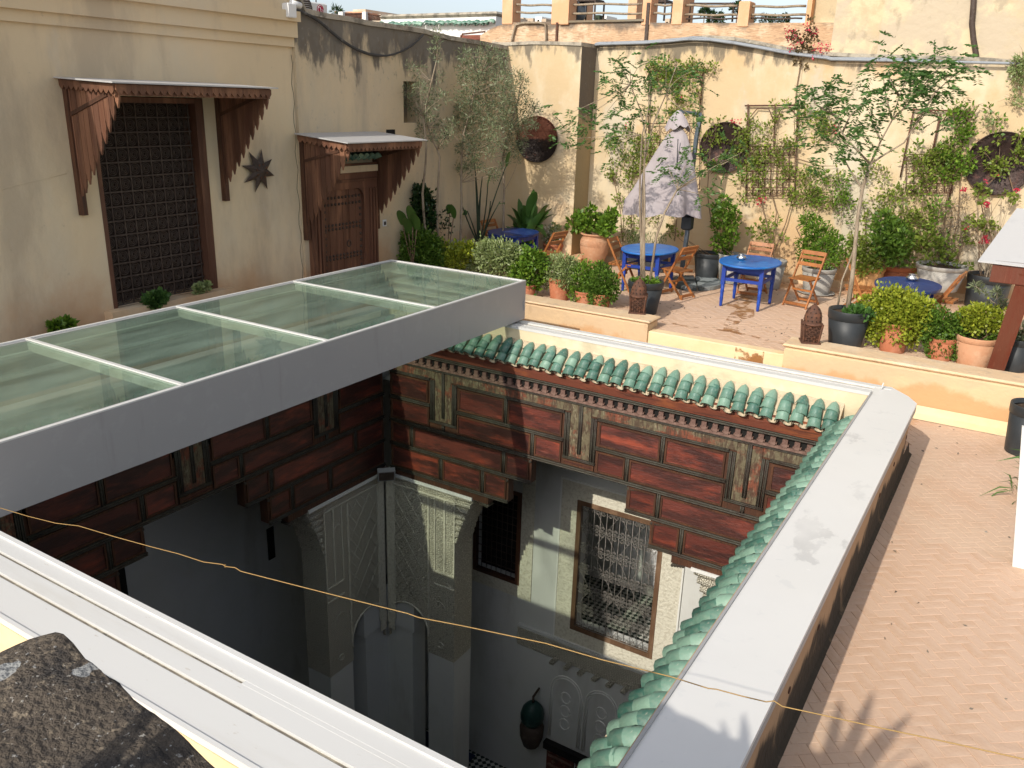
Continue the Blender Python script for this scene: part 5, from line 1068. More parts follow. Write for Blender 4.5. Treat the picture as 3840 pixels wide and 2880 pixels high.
for i, (u, v, kind) in enumerate(((1447, 112, 0), (1505, 125, 0), (1396, 100, 1), (1612, 70, 1), (1690, 130, 2), (1810, 140, 2), (1865, 140, 2), (1940, 135, 0))):
    y = 180; a = onY(b2(u, v), y); b = onY(b2(u, 150), y); h = a.z - b.z + 2
    t = thing('cypress' if kind == 0 else ('palm_tree' if kind == 1 else 'round_tree'), ('dark cypress', 'hazy palm', 'low round tree')[kind] + ' on the skyline ' + ('left of the middle rose post' if u < 1600 else ('just behind the single rose post' if u < 1620 else 'right of the single rose post')) + ', ' + ('tallest', 'smaller', 'thin and pale', 'half hidden', 'nearest the post', 'second from the post', 'third from the post', 'farthest right')[i], 'tree', (b.x, y, b.z - 1))
    rr = .26 * h if kind == 0 else .5 * h
    foliage(t, [((0, 0, h * .55), (rr, rr, h * .5), 160)] if kind != 1 else [((0, 0, h * .9), (h * .3, h * .3, h * .15), 90)], h * .16, h * .07, LF['dark']); MB().tube([(0, 0, 0), (0, 0, h * .9)], h * .03, 5).build('trunk', M['stem'], t)
a = onY(b1(515, 100), 90); pt = thing('palm_tree', 'small palm crown on the skyline right of the air conditioner', 'tree', (a.x, 90, a.z)); foliage(pt, [((0, 0, 0), (.45, .45, .3), 40)], .55, .12, LF['dark']); MB().tube([(0, 0, -6), (0, 0, 0)], .2, 6).build('trunk', M['stem'], pt)
# ================================================================== FURNITURE
def table(label, x, y, sx, sy, topmat, planks, rz=0):
    t = thing('round_table', label, 'table', (x, y, TER), rz, 'blue cafe tables on the terrace')
    zt = .72
    if planks:
        n = 7
        for i in range(n):
            y0, y1 = -1 + 2 * i / n, -1 + 2 * (i + 1) / n; pts = []
            for k in range(9): yy = y0 + (y1 - y0) * k / 8; pts.append((math.sqrt(max(0, 1 - yy * yy)), yy))
            pol = [(px * sx, py * sy - (.002 if k == 8 else -.002 if k == 0 else 0)) for k, (px, py) in enumerate(pts)] + [(-px * sx, py * sy - (.002 if k == 8 else -.002 if k == 0 else 0)) for k, (px, py) in reversed(list(enumerate(pts)))]
            MB().prism(pol, lambda u, v, w_: (u, v, w_), zt - .03, zt).build('top_plank', topmat, t)
        MB().lathe((0, 0, zt - .05), [(.99, 0), (1.0, .005), (1.0, .019), (.99, .0195)], 36, sx * .985, sy * .985).build('top_batten', topmat, t)
    else:
        MB().lathe((0, 0, zt - .034), [(.985, 0), (1, .008), (1, .026), (.985, .034)], 40, sx, sy).build('tabletop', topmat, t)
    lx_, ly = .30, .34
    for i, s0 in enumerate((-1, 1)):
        for s1 in (-1, 1):
            l = MB(); l.box((s0 * lx_ - .031, s1 * ly - .031, .36), (s0 * lx_ + .031, s1 * ly + .031, zt - .05))
            l.lathe((s0 * lx_, s1 * ly, 0), [(.02, 0), (.024, .02), (.027, .10), (.031, .125), (.027, .15), (.029, .23), (.033, .25), (.029, .27), (.031, .36)], 10); l.build('leg', M['blue'], t)
    for s1 in (-1, 1):
        MB().box((-lx_ + .031, s1 * ly - .012, .42), (lx_ - .031, s1 * ly + .012, .47)).build('stretcher', M['blue'], t); MB().box((s1 * lx_ - .012, -ly + .031, .42), (s1 * lx_ + .012, ly - .031, .47)).build('stretcher', M['blue'], t)
        MB().box((-lx_ + .031, s1 * ly - .012, .58), (lx_ - .031, s1 * ly + .012, zt - .052)).build('apron', M['blue'], t); MB().box((s1 * lx_ - .012, -ly + .031, .58), (s1 * lx_ + .012, ly - .031, zt - .052)).build('apron', M['blue'], t)
    return t
T1 = table('dark navy plank topped round table in the corner by the olive trees', -8.2, 13.42, .455, .53, M['navy'], True)
T2 = table('bright blue round table beside the closed grey parasol', -5.46, 13.42, .465, .60, M['bluetop'], False)
T3 = table('bright blue round table with a small silver bowl, in the middle of the terrace', -3.72, 13.40, .475, .62, M['bluetop'], False)
T4 = table('dark navy round table behind the golden shrub, chipped at its edge', -1.345, 13.1, .44, .60, M['navy'], True)
def chair_parts(t):
    W2 = .20
    for s_ in (-1, 1):
        y = s_ * W2
        MB().bar((.26, y, .0), (-.20, y, .86), .034, .022, (0, 1, 0)).build('back_leg', M['wood'], t)
        MB().bar((-.24, y - s_ * .03, .0), (.17, y - s_ * .03, .43), .034, .020, (0, 1, 0)).build('front_leg', M['wood'], t)
        MB().bar((-.17, y - s_ * .052, .435), (.20, y - s_ * .052, .445), .032, .018, (0, 1, 0)).build('seat_rail', M['wood'], t)
    for i in range(6): x = -.17 + i * .071; MB().box((x, -W2 + .025, .445 + .0), (x + .056, W2 - .025, .46)).build('seat_slat', M['wood'], t)
    for z, h in ((.66, .055), (.76, .05)):
        x = -.20 + (.86 - z) * .535; MB().obox((x, 0, z), (.008, 0, .004), (0, W2 - .011, 0), (-.012 * .5, 0, h / 2)).build('back_slat', M['wood'], t)
    x = -.195; MB().obox((x, 0, .835), (.009, 0, .004), (0, W2 - .011, 0), (-.012, 0, .03)).build('back_slat', M['wood'], t)
    MB().box((-.23, -W2 + .04, .03), (-.205, W2 - .04, .075)).build('foot_rail', M['wood'], t); MB().box((.215, -W2 + .012, .03), (.238, W2 - .012, .075)).build('foot_rail', M['wood'], t)
    MB().box((.03, -W2 + .02, .24), (.055, W2 - .02, .27)).build('cross_rail', M['wood'], t)
GC = 'folding wooden chairs round the blue tables'
def ang(dx, dy): return atan2(dy, dx)
ch0 = thing('folding_chair', 'folding wooden chair turned to the camera behind the middle bright blue table', 'chair', (-3.86, 14.28, TER), ang(-.05, -1), GC); chair_parts(ch0)
for x, y, a, lab in ((-2.96, 14.0, ang(-.25, -1), 'folding wooden chair standing free between the silver bowl table and black tree pot'),
                     (-4.86, 13.28, ang(-1, .28), 'folding wooden chair right of the parasol table, seat towards it'),
                     (-5.88, 13.22, ang(1, .05), 'folding wooden chair left of the parasol table beside the big urn'),
                     (-2.12, 13.75, ang(1, .25), 'folding wooden chair half hidden behind the single stemmed tree'),
                     (-.90, 13.75, ang(-1, .12), 'folding wooden chair at the right of the rear navy table'),
                     (-8.68, 13.55, ang(1, -.1), 'folding wooden chair left of the corner navy table'),
                     (-7.26, 13.2, ang(-1, .15), 'folding wooden chair right of the corner navy table, seen over the shrubs')):
    dup(ch0, (x, y, TER), a, lab, GC)
def bowl(label, p, s_=1):
    t = thing('silver_bowl', label, 'bowl', p, 0, 'silver bowls on the tables'); MB().lathe((0, 0, 0), [(.03, 0), (.05, .004), (.078, .03), (.074, .055), (.045, .072), (.047, .085), (.058, .094), (.05, .094), (.04, .075)], 20, s_, s_, capt=True).build('bowl', M['silver'], t)
bowl('round silver bowl on the middle bright blue table', (onZ(q5(1600, 622), TER + .72).x, onZ(q5(1600, 622), TER + .72).y, TER + .721), 1.0)
bowl('flat silver bowl on the rear navy table', (onZ(w6(1435, 560), TER + .72).x, onZ(w6(1435, 560), TER + .72).y, TER + .721), 1.15)

# pots -------------------------------------------------------------------
def pot(t, r, h, mat, rim=.16, taper=.72, n=28, soil=True, sq=None):
    """tapered pot with a banded rim"""
    MB().lathe((0, 0, 0), [(r * taper, 0), (r * (taper + .02), .01), (r * .95, h * (1 - rim)), (r * .93, h * (1 - rim) + .001)], n).build('pot', mat, t)
    MB().lathe((0, 0, 0), [(r * .96, h * (1 - rim) + .0015), (r * .985, h * (1 - rim) + .006), (r, h - .008), (r * .99, h), (r * .93, h), (r * .92, h - .05), (r * .5, h - .0505)], n, capb=False).build('rim', mat, t)
    if soil: MB().lathe((0, 0, 0), [(r * .9, h - .05), (r * .6, h - .042), (r * .05, h - .036)], 16).build('soil', M['soil'], t)
def ppx(q, z=TER): p = onZ(q, z); return Vector((p.x, p.y, z))
def cl(pix, y, rpx, k, conv, depth=.8, jit=.15, plane=None):
    """clumps from measured crown positions: a point at depth y for each, radius in photo pixels"""
    out = []
    for (u, v), r in pix:
        yy_ = y + random.uniform(-jit, jit); p = onY(conv(u, v), yy_) if plane is None else onW(conv(u, v), plane)
        R = r * conv(1, 0)[0] - r * conv(0, 0)[0]; R = R * scl(p); out.append((np.array(p), (R, R * depth, R), max(8, int(k * (R / .15) ** 2))))
    return out
def wfol(t, clumps, L, W, mat, name='foliage', **kw):
    """foliage given in world space under a thing that stands elsewhere"""
    o = np.array(t.location); return foliage(t, [(np.array(c) - o, r, k) for c, r, k in clumps], L, W, mat, name, **kw)
def wtube(t, pts, r, mat, name, seg=7):
    o = t.location; return MB().tube([Vector(p) - o for p in pts], r, seg).build(name, mat, t)

# 1. tree with several stems in the black pot on the left (feathery leaves)
b0 = ppx(q5(590, 1165)); tA = thing('potted_tree', 'tall feathery tree with four thin stems in black pot at the terrace gap', 'potted tree', b0)
pot(tA, .275, .50, M['blackpot'], .2, .70); zt = b0.z + .46
yA = b0.y
def up(q, y=None): return onY(q, yA if y is None else y)
stems = [[(c3(700, 1450)), (c3(697, 1250)), (c3(690, 1050)), (c3(692, 880)), (c3(702, 700)), (c3(735, 560)), (c3(745, 400))],
         [(c3(715, 1450)), (c3(712, 1250)), (c3(715, 1060)), (c3(712, 880)), (c3(722, 700)), (c3(690, 560)), (c3(640, 440)), (c3(600, 350))],
         [(c3(708, 1455)), (c3(705, 1200)), (c3(703, 980)), (c3(716, 820)), (c3(760, 640)), (c3(830, 480)), (c3(880, 340))],
         [(c3(742, 1452)), (c3(775, 1230)), (c3(820, 1100)), (c3(885, 980)), (c3(975, 925)), (c3(1080, 870)), (c3(1180, 820))]]
for i, st in enumerate(stems):
    n = len(st); pts = [up(q, yA + (.0 if j < 2 else (-.12 + .1 * i) * j / n)) for j, q in enumerate(st)]; pts[0].z = zt - .05
    wtube(tA, pts, [.021 - .016 * j / (n - 1) for j in range(n)], M['bark'], 'stem')
br = MB()
ends = [(300, 600), (370, 620), (330, 720), (520, 580), (560, 420), (580, 340), (640, 360), (690, 340), (830, 330), (960, 370), (900, 430), (560, 680), (540, 740), (650, 600), (820, 600), (960, 600), (1060, 890), (1120, 800), (1220, 790), (830, 850), (880, 900), (940, 840), (1060, 1020), (470, 640), (700, 480), (780, 440), (600, 520)]
starts = [(690, 700), (740, 600), (705, 800), (885, 980), (830, 500), (640, 440)]
oA = tA.location
for e in ends:
    s_ = min(starts, key=lambda s__: (s__[0] - e[0]) ** 2 + (s__[1] - e[1]) ** 2 + random.uniform(0, 9000)); twigs(br, up(c3(*s_)) - oA, up(c3(*e), yA + random.uniform(-.3, .3)) - oA, .007, .0025, .1)
br.build('branch', M['bark'], tA)
# feathery fronds hanging at the branch ends
def fronds(t, pts, nper, L, lw, mat, name='foliage', sp=.12, lean=-.3):
    P_ = []; Dd = []
    for p in pts:
        for _ in range(nper):
            d = RNG.normal(size=3); d[2] = d[2] * .5 + lean; d /= np.linalg.norm(d); s_ = np.array(p) + RNG.normal(size=3) * sp; side = np.cross(d, [0, 0, 1.]); side /= np.linalg.norm(side) + 1e-9
            fl_ = L * random.uniform(.7, 1.2)
            for k in range(9):
                f = (k + 1) / 9; q = s_ + d * fl_ * f + np.array([0, 0, -.25 * fl_ * f * f])
                for sg in (-1, 1): P_.append(q); Dd.append(side * sg + d * .55 + RNG.normal(size=3) * .12)
    o = np.array(t.location); me = leaves_mesh(name, np.array(P_) - o, np.array(Dd), lw, lw * .33, mat); return link(me, name, None, t)
fronds(tA, [up(c3(*e), yA + random.uniform(-.25, .25)) for e in ends for _ in range(2)], 5, .19, .062, LF['fern'])
wfol(tA, [(b0 + Vector((0, 0, .48)), (.21, .21, .05), 260)], .035, .025, LF['lime'], 'ground_cover')
# 2. single stem tree in the black pot on the right
b0 = ppx(w6(735, 1235)); tB = thing('potted_tree', 'spreading thin leaved tree on one bare trunk in black pot on the right', 'potted tree', b0)
pot(tB, .275, .51, M['blackpot'], .25, .74); yB = b0.y
def upb(q, dy=0): return onY(q, yB + dy)
trunk = [c4(470, 1590), c4(492, 1440), c4(508, 1260), c4(522, 1120), c4(545, 980), c4(585, 850)]
pts = [upb(q) for q in trunk]; pts[0].z = b0.z + .42; wtube(tB, pts, [.034, .03, .026, .024, .022, .019], M['bark'], 'trunk')
wtube(tB, [upb(c4(418, 1580)), upb(c4(440, 1450)), upb(c4(480, 1350)), upb(c4(500, 1290))], [.014, .012, .011, .01], M['bark'], 'trunk_shoot')
br = MB(); oB = tB.location
limbs = [((585, 850), [(640, 730), (700, 620), (735, 500), (770, 420)]), ((585, 850), [(500, 760), (440, 690), (400, 600), (350, 540)]), ((545, 980), [(480, 880), (430, 790), (395, 740)]), ((585, 850), [(660, 800), (760, 740), (820, 650), (900, 560)]),
         ((700, 620), [(670, 520), (655, 420)]), ((700, 620), [(800, 520), (880, 420), (960, 330)]), ((735, 500), [(690, 420), (680, 380)]), ((440, 690), [(480, 600), (550, 540)]), ((400, 600), [(300, 540), (280, 490)]), ((770, 420), [(860, 380), (900, 340)]), ((640, 730), [(590, 620), (600, 540)]), ((820, 650), [(920, 480), (1010, 400)])]
for s_, path in limbs:
    q = [upb(c4(*s_))] + [upb(c4(*e), random.uniform(-.25, .25)) for e in path]; n = len(q); br.tube([Vector(x) - oB for x in q], [.015 - .011 * j / (n - 1) for j in range(n)], 6)
ends = [(290, 480), (340, 480), (420, 500), (350, 540), (430, 620), (480, 680), (540, 560), (330, 620), (690, 360), (740, 410), (790, 380), (860, 360), (900, 330), (960, 320), (1000, 400), (950, 400), (760, 450), (860, 440), (900, 500), (400, 700), (350, 760), (600, 540), (730, 480), (820, 450), (450, 780), (570, 780)]
for e in ends: s_ = min([p_[-1] for _, p_ in limbs], key=lambda a_: (a_[0] - e[0]) ** 2 + (a_[1] - e[1]) ** 2); twigs(br, upb(c4(*s_)) - oB, upb(c4(*e), random.uniform(-.2, .2)) - oB, .005, .002)
br.build('branch', M['bark'], tB)
fronds(tB, [upb(c4(*e), random.uniform(-.25, .25)) for e in ends + [l_[1][-1] for l_ in limbs] for _ in range(2)], 4, .21, .07, LF['fern'], lean=-.15, sp=.15)
wfol(tB, [(b0 + Vector((.12, 0, .49)), (.16, .2, .06), 300)], .05, .035, LF['broad'], 'ground_cover')
# 3. big urn with bright shrub
b0 = ppx(q5(80, 690)); b0.y -= .05; ur = thing('terracotta_urn', 'tall terracotta urn with incised lines and bright green shrub by the wall jog', 'urn', b0)
MB().lathe((0, 0, 0), [(.14, 0), (.15, .03), (.14, .05), (.20, .12), (.265, .28), (.285, .42), (.27, .54), (.235, .60), (.25, .62), (.285, .64), (.285, .66), (.23, .66), (.22, .6)], 32).build('urn', M['terra'], ur)
for k in range(20):
    a = -pi / 2 - .9 + k * .09; MB().tube([(.274 * cos(a), .274 * sin(a), .54), (.288 * cos(a), .288 * sin(a), .42)], .004, 4).build('incised_line', M['terra'], ur)
wfol(ur, cl([((1960, 90) if False else (1520, 180), 55), ((1560, 120), 35), ((1590, 190), 45), ((1640, 80), 35), ((1680, 180), 60), ((1760, 160), 60), ((1800, 110), 40), ((1720, 220), 45), ((1500, 60), 18), ((1780, 230), 35)], b0.y - .05, 0, 80, g7), .075, .05, LF['lime'])
MB().lathe((0, 0, .58), [(.2, 0), (.05, .02)], 12).build('soil', M['soil'], ur)
br = MB(); [twigs(br, (0, 0, .6), onY(g7(*e), b0.y) - b0, .008, .003) for e in ((1520, 180), (1560, 100), (1640, 80), (1780, 130), (1750, 200), (1500, 60))]; br.build('stem', M['stem'], ur)
# potted plants against the wall -----------------------------------------
def potted(name, label, q, r, h, mat, clumps, leaf, L, W, rim=.16, taper=.72, base=None, cat='potted plant', shell=.45, saucer=False, droop=0, stems=5, plane_y=None):
    b = base if base is not None else ppx(q); t = thing(name, label, cat, b); pot(t, r, h, mat, rim, taper)
    if saucer: MB().lathe((0, 0, -.0), [(r * .9, .002), (r * 1.1, .03), (r * 1.05, .032), (r * .8, .012)], 24).build('saucer', M['greypot'], t)
    if clumps:
        wfol(t, clumps, L, W, leaf, shell=shell, droop=droop); sb_ = MB()
        for c, rr, k in random.sample(clumps, min(stems, len(clumps))): twigs(sb_, (random.uniform(-.4, .4) * r, random.uniform(-.4, .4) * r, h - .05), Vector(c) - b, .007, .003)
        sb_.build('stem', M['stem'], t)
    return t
yq = 15.0
potted('potted_climber', 'grey pot on saucer with lush bright climber left of the middle blue table', q5(1480, 850), .26, .52, M['greypot'], cl([((1400, 540), 60), ((1360, 440), 70), ((1440, 480), 60), ((1500, 380), 75), ((1420, 300), 80), ((1380, 200), 75), ((1500, 230), 70), ((1450, 120), 80), ((1360, 90), 60), ((1540, 150), 50), ((1420, 20), 60), ((1330, 260), 40)], yq, 0, 60, q5), LF['lime'], .065, .04, saucer=True)
potted('potted_climber', 'grey pot half hidden by the middle blue table, thin pink flowering climber', q5(1880, 905), .27, .50, M['greypot'], cl([((1900, 460), 50), ((1860, 380), 60), ((1780, 330), 60), ((1700, 330), 40), ((1880, 280), 50), ((1960, 200), 50), ((1800, 240), 40), ((2030, 400), 40)], 15.05, 0, 30, q5), LF['mid'], .055, .035)
potted('potted_bamboo', 'feathery light green nandina shrub in banded grey pot behind the free standing chair', w6(440, 690), .29, .46, M['greypot'], cl([((420, 340), 80), ((330, 270), 80), ((480, 260), 90), ((560, 200), 90), ((400, 170), 90), ((500, 110), 80), ((380, 80), 80), ((620, 120), 70), ((560, 350), 70), ((650, 280), 60), ((300, 180), 60), ((430, 20), 90), ((330, -40), 60), ((620, 380), 50), ((360, -90), 55), ((430, -60), 55), ((680, 200), 80), ((700, 330), 60), ((560, 50), 60)], 15.15, 0, 85, w6), LF['lime'], .06, .022, saucer=True)
potted('potted_shrub', 'orange banded terracotta pot with dense dark climber behind the single stemmed tree', w6(950, 700), .27, .50, M['orange'], cl([((930, 440), 70), ((900, 350), 90), ((1000, 380), 90), ((860, 260), 90), ((980, 260), 90), ((1060, 420), 50), ((900, 160), 80), ((1080, 320), 80)], 15.3, 0, 60, w6), LF['mid'], .055, .03)
potted('potted_shrub', 'round pink terracotta pot with dark bushy climber left of the rear navy table', w6(1250, 680), .36, .50, M['terrared'], cl([((1150, 330), 90), ((1250, 300), 90), ((1340, 340), 70), ((1200, 200), 100), ((1320, 200), 90), ((1120, 180), 90), ((1240, 90), 100), ((1100, 60), 90), ((1380, 120), 80), ((1280, 10), 90), ((1150, -60), 90)], 15.4, 0, 60, w6), LF['box'], .07, .035)
potted('potted_climber', 'wide grey bowl pot with grey twigs and sparse leaves behind the rear navy table', None, .40, .42, M['greypot'], cl([((1560, 470), 40), ((1480, 410), 50), ((1600, 340), 60), ((1700, 300), 60), ((1820, 350), 60), ((1830, 480), 40), ((1950, 420), 50), ((1520, 180), 70), ((1620, 100), 70), ((1750, 200), 60), ((1860, 250), 40)], 15.6, 0, 36, w6), LF['mid'], .06, .035, base=onW(w6(1700, 650), .55))
tF = potted('potted_climber', 'large black pot with trailing bougainvillea at the far right of the terrace', t4(600, 935), .345, .55, M['blackpot'], cl([((640, 300), 45), ((560, 270), 40), ((700, 330), 30), ((460, 300), 25), ((620, 50), 30), ((560, 20), 20), ((750, 60), 30), ((830, 90), 25), ((590, 110), 20), ((500, 620), 20)], 15.9, 0, 45, t4), LF['mid'], .05, .035, rim=.22, taper=.85)
sb_ = MB(); 
for _ in range(14): e = onW(t4(random.uniform(430, 800), random.uniform(60, 420)), .1); twigs(sb_, (random.uniform(-.1, .1), random.uniform(-.1, .1), .5), e - tF.location, .009, .003, .08)
sb_.build('stem', M['bark'], tF)
wfol(tF, cl([((600, 405), 14), ((620, 430), 10), ((590, 432), 8), ((615, 130), 9), ((625, 140), 7), ((445, 22), 9), ((860, 30), 12), ((470, 325), 6), ((575, 435), 6)], 15.9, 0, 110, t4, plane=.15), .028, .026, LF['pink'], 'bract')
# olive sprig leaning over the black pot
sp1 = thing('olive_sprig', 'slender olive sprig with silvery leaves in front of the large black pot', 'plant', ppx(t4(780, 1010)))
for pth in ([(760, 950), (660, 890), (600, 820), (530, 770)], [(760, 950), (700, 870), (705, 800)], [(760, 960), (650, 930), (560, 950)], [(760, 960), (740, 900), (760, 880)]):
    q = [onY(t4(*a_), 13.0) for a_ in pth]; wtube(sp1, q, [.006, .005, .004, .003], M['bark'], 'twig', 5) if len(q) == 4 else wtube(sp1, q, .004, M['bark'], 'twig', 5)
wfol(sp1, cl([((530, 770), 22), ((570, 790), 20), ((610, 830), 16), ((700, 820), 24), ((710, 860), 18), ((560, 950), 24), ((640, 935), 24), ((750, 920), 24), ((700, 960), 24)], 13.0, 0, 330, t4), .06, .012, LF['olive'], shell=.1)
wtube(sp1, [Vector(sp1.location) - Vector((0, 0, 0)), onY(t4(760, 950), 13.0)], .007, M['bark'], 'twig', 5)
# small terracotta with cream flowers, rosemary trough
b0 = ppx(g7(1350, 470)); fl1 = potted('potted_plant', 'small terracotta pot with cream flowers behind the corner table chair', None, .20, .38, M['terrared'], cl([((1340, 250), 55), ((1370, 220), 40), ((1400, 280), 35), ((1320, 280), 40)], b0.y, 0, 110, g7), LF['varieg'], .04, .03, base=b0)
wfol(fl1, cl([((1340, 230), 40), ((1380, 270), 40), ((1310, 270), 35)], b0.y - .05, 0, 60, g7), .035, .03, LF['white'], 'bloom')
b0 = onW(q5(590, 640), .35); b0.z = TER; rmy = thing('rosemary_trough', 'spiky rosemary in a dark trough behind the parasol table', 'potted plant', b0)
MB().box((-.45, -.13, 0), (.45, .13, .34), .02).build('trough', M['blackpot'], rmy)
P_ = [np.array((random.uniform(-.42, .42), random.uniform(-.1, .1), random.uniform(.32, .7))) for _ in range(900)]; link(leaves_mesh('foliage', P_, [np.array((random.gauss(0, .3), random.gauss(0, .3), 1)) for _ in P_], .06, .008, LF['fern']), 'foliage', None, rmy)
# agave-like and banana-leaf pots in the shaded corner ----------------------
def bladeleaf(t, base, tip, w, bend, mat, name='leaf', fold=.25, n=7):
    a, b = Vector(base), Vector(tip); d = b - a; s_ = d.cross(Vector((0, 0, 1))); s_ = s_.normalized() if s_.length > 1e-3 else Vector((1, 0, 0)); u = s_.cross(d).normalized(); s_ = (s_ * cos(bend * 3) + u * sin(bend * 3))
    vs = []; fs = []
    for i in range(n + 1):
        f = i / n; c = a + d * f + Vector((0, 0, 4 * f * (1 - f) * .10 * d.length)); ww = w * math.sin(pi * (f * .86 + .12)) ** .8 * .5
        vs += [c - s_ * ww + u * ww * fold, c, c + s_ * ww + u * ww * fold]
    for i in range(n): k = 3 * i; fs += [(k, k + 1, k + 4, k + 3), (k + 1, k + 2, k + 5, k + 4)]
    mb = MB(); mb.add(vs, fs, True); me = mb.mesh(name); at = me.attributes.new('rnd', 'FLOAT', 'FACE'); at.data.foreach_set('value', [random.uniform(.2, .8)] * len(me.polygons)); return link(me, name, mat, t)
b0 = onW(g7(1140, 330), .5, wyl); b0.z = TER; ag = thing('aspidistra', 'large dark strap leaved plant against the sunlit wall behind the corner table', 'potted plant', b0); pot(ag, .24, .40, M['terra'])
yb = b0.y
for tip, bs, w_ in (((1040, 50), (1100, 190), .13), ((1010, 110), (1095, 200), .12), ((1210, -80), (1180, 120), .16), ((1095, -10), (1150, 140), .14), ((1330, 30), (1240, 190), .13), ((1350, 60), (1250, 200), .12), ((1000, 200), (1090, 215), .10), ((1290, 160), (1210, 200), .12), ((1270, 230), (1200, 200), .11), ((1130, 60), (1140, 190), .12), ((1180, 60), (1170, 200), .12), ((1230, 40), (1200, 200), .12), ((1060, 130), (1130, 210), .11), ((1290, 90), (1220, 210), .12), ((1150, 130), (1160, 220), .1), ((1240, 130), (1190, 220), .1)):
    [bladeleaf(ag, onY(g7(bs[0] + random.uniform(-12, 12), bs[1]), yb) - b0 if q_ else Vector((random.uniform(-.1, .1), random.uniform(-.1, .1), .38)), onY(g7(tip[0] + q_ * random.uniform(-40, 40), tip[1] + q_ * random.uniform(-10, 60)), yb + random.uniform(-.25, .2)) - b0, w_ * 1.35, random.uniform(-.25, .25), LF['broad']) for q_ in (0, 1)]
b0 = onX(g7(300, 330), XLW + .75); b0.z = TER; b0 = Vector((-8.76, 11.1, TER)); el_ = thing('elephant_ear', 'broad green elephant ear leaves beside the studded door', 'potted plant', b0); pot(el_, .2, .34, M['blackpot'])
for c_, r_ in (((215, 140), 55), ((290, 130), 75), ((320, 170), 60), ((260, 200), 60)):
    p = onY(g7(*c_), b0.y) - b0; R = r_ * .4973 * scl(p + b0); bladeleaf(el_, p + Vector((-.02, .05, -R)), p + Vector((.05, -.12, R * 1.25)), R * 1.5, random.uniform(-.2, .2), LF['broad'], fold=.12); MB().tube([(0, 0, .3), p + Vector((0, .02, -R * .9))], .010, 5).build('stalk', M['stem'], el_)
b0 = Vector((-8.8, 12.15, TER)); e2 = thing('elephant_ear', 'young elephant ear plant in small grey pot right of the twin olive stems', 'potted plant', b0); pot(e2, .17, .3, M['greypot'])
for c_, r_ in (((600, 90), 50), ((570, 70), 35)):
    p = onY(g7(*c_), b0.y) - b0; R = r_ * .4973 * scl(p + b0); bladeleaf(e2, p + Vector((-.02, .05, -R)), p + Vector((.05, -.10, R * 1.2)), R * 1.45, random.uniform(-.2, .2), LF['broad'], fold=.12); MB().tube([(0, 0, .28), p + Vector((0, .02, -R * .9))], .010, 5).build('stalk', M['stem'], e2)
wfol(e2, cl([((540, 110), 40), ((530, 170), 40), ((560, 220), 40), ((510, 220), 30)], b0.y, 0, 40, g7), .04, .03, LF['dark'])
b0 = Vector((-8.98, 11.75, TER)); potted('potted_shrub', 'upright dark glossy laurel behind the twin olive stems', None, .2, .35, M['blackpot'], cl([((370, -20), 70), ((400, 50), 65), ((350, 60), 60), ((400, 120), 60), ((420, 180), 50), ((350, 150), 50), ((360, -70), 45), ((380, 220), 50)], b0.y, 0, 130, g7), LF['dark'], .06, .035, base=b0)
# strelitzia fan in the corner
b0 = Vector((-8.72, 13.1, TER)); sz = thing('strelitzia', 'dark strelitzia with long upright stalks in the shaded wall corner', 'potted plant', b0); pot(sz, .26, .42, M['terra'])
for tip, kind in (((640, 900), 1), ((880, 905), 1), ((740, 1050), 1), ((830, 1180), 1), ((540, 1170), 1), ((590, 1250), 1), ((700, 1000), 0), ((760, 1180), 0), ((650, 1010), 0), ((690, 1100), 0)):
    p = onY(o3(*tip), b0.y + random.uniform(-.15, .1)) - b0; MB().tube(curve((random.uniform(-.08, .08), 0, .38), p, .05), [.016, .015, .014, .012, .011, .01, .009], 6).build('stalk', M['dark_green'], sz)
    if kind: d = Vector(p).normalized(); bladeleaf(sz, p - Vector((0, 0, .05)), Vector(p) + Vector((d.x * .25 + random.uniform(-.1, .1), random.uniform(-.1, .1), .22 if tip[1] < 1100 else -.06)), .13, random.uniform(-.3, .3), LF['broad'])
# olive trees in the corner ---------------------------------------------------
def olive(label, b0, potr, poth, potm, trunk, clumps, y, leaf=LF['olive'], k=80, extra=None, L=.06, W=.013):
    t = thing('olive_tree', label, 'potted tree', b0, 0, 'olive trees in the shaded corner'); pot(t, potr, poth, potm)
    pts = [onY(q, y) for q in trunk]; pts[0] = Vector(b0) + Vector((0, 0, poth - .06)); n = len(pts); wtube(t, pts, [.024 - .015 * i / (n - 1) for i in range(n)], M['bark'], 'trunk')
    C_ = cl(clumps, y, 0, k, o3, jit=.3); br = MB(); top = pts[-1]
    for c, r, kk in C_:
        s_ = min(pts[1:], key=lambda p_: (Vector(c) - p_).length + (0.6 if p_.z > c[2] else 0)); twigs(br, s_ - t.location, Vector(c) - t.location, .007, .003, .08)
        for _ in range(3): twigs(br, Vector(c) - t.location, Vector(c) + Vector(RNG.normal(size=3) * np.array(r) * .8) - t.location, .003, .0015, .1, 3, 4)
    br.build('branch', M['bark'], t); wfol(t, C_, L * .8, W * .82, leaf, shell=.08); return t
olive('bent slender olive tree with bare lower stem, leftmost of the corner trees', Vector((-8.72, 11.5, TER)), .2, .36, M['blackpot'], [o3(290, 1440), o3(268, 1250), o3(262, 1120), o3(285, 900), o3(290, 780), o3(270, 560), o3(330, 300), o3(365, 150), o3(375, 30)],
      [((360, 20), 50), ((370, -50), 40), ((345, 90), 35), ((375, 130), 30), ((180, 200), 40), ((240, 210), 40), ((160, 370), 50), ((200, 420), 50), ((150, 460), 50), ((240, 350), 50), ((300, 420), 55), ((340, 480), 50), ((250, 520), 50), ((300, 340), 45), ((390, 270), 35), ((370, 380), 50), ((420, 420), 45), ((210, 300), 45), ((190, 520), 40), ((320, 560), 45)], 11.47, k=60)
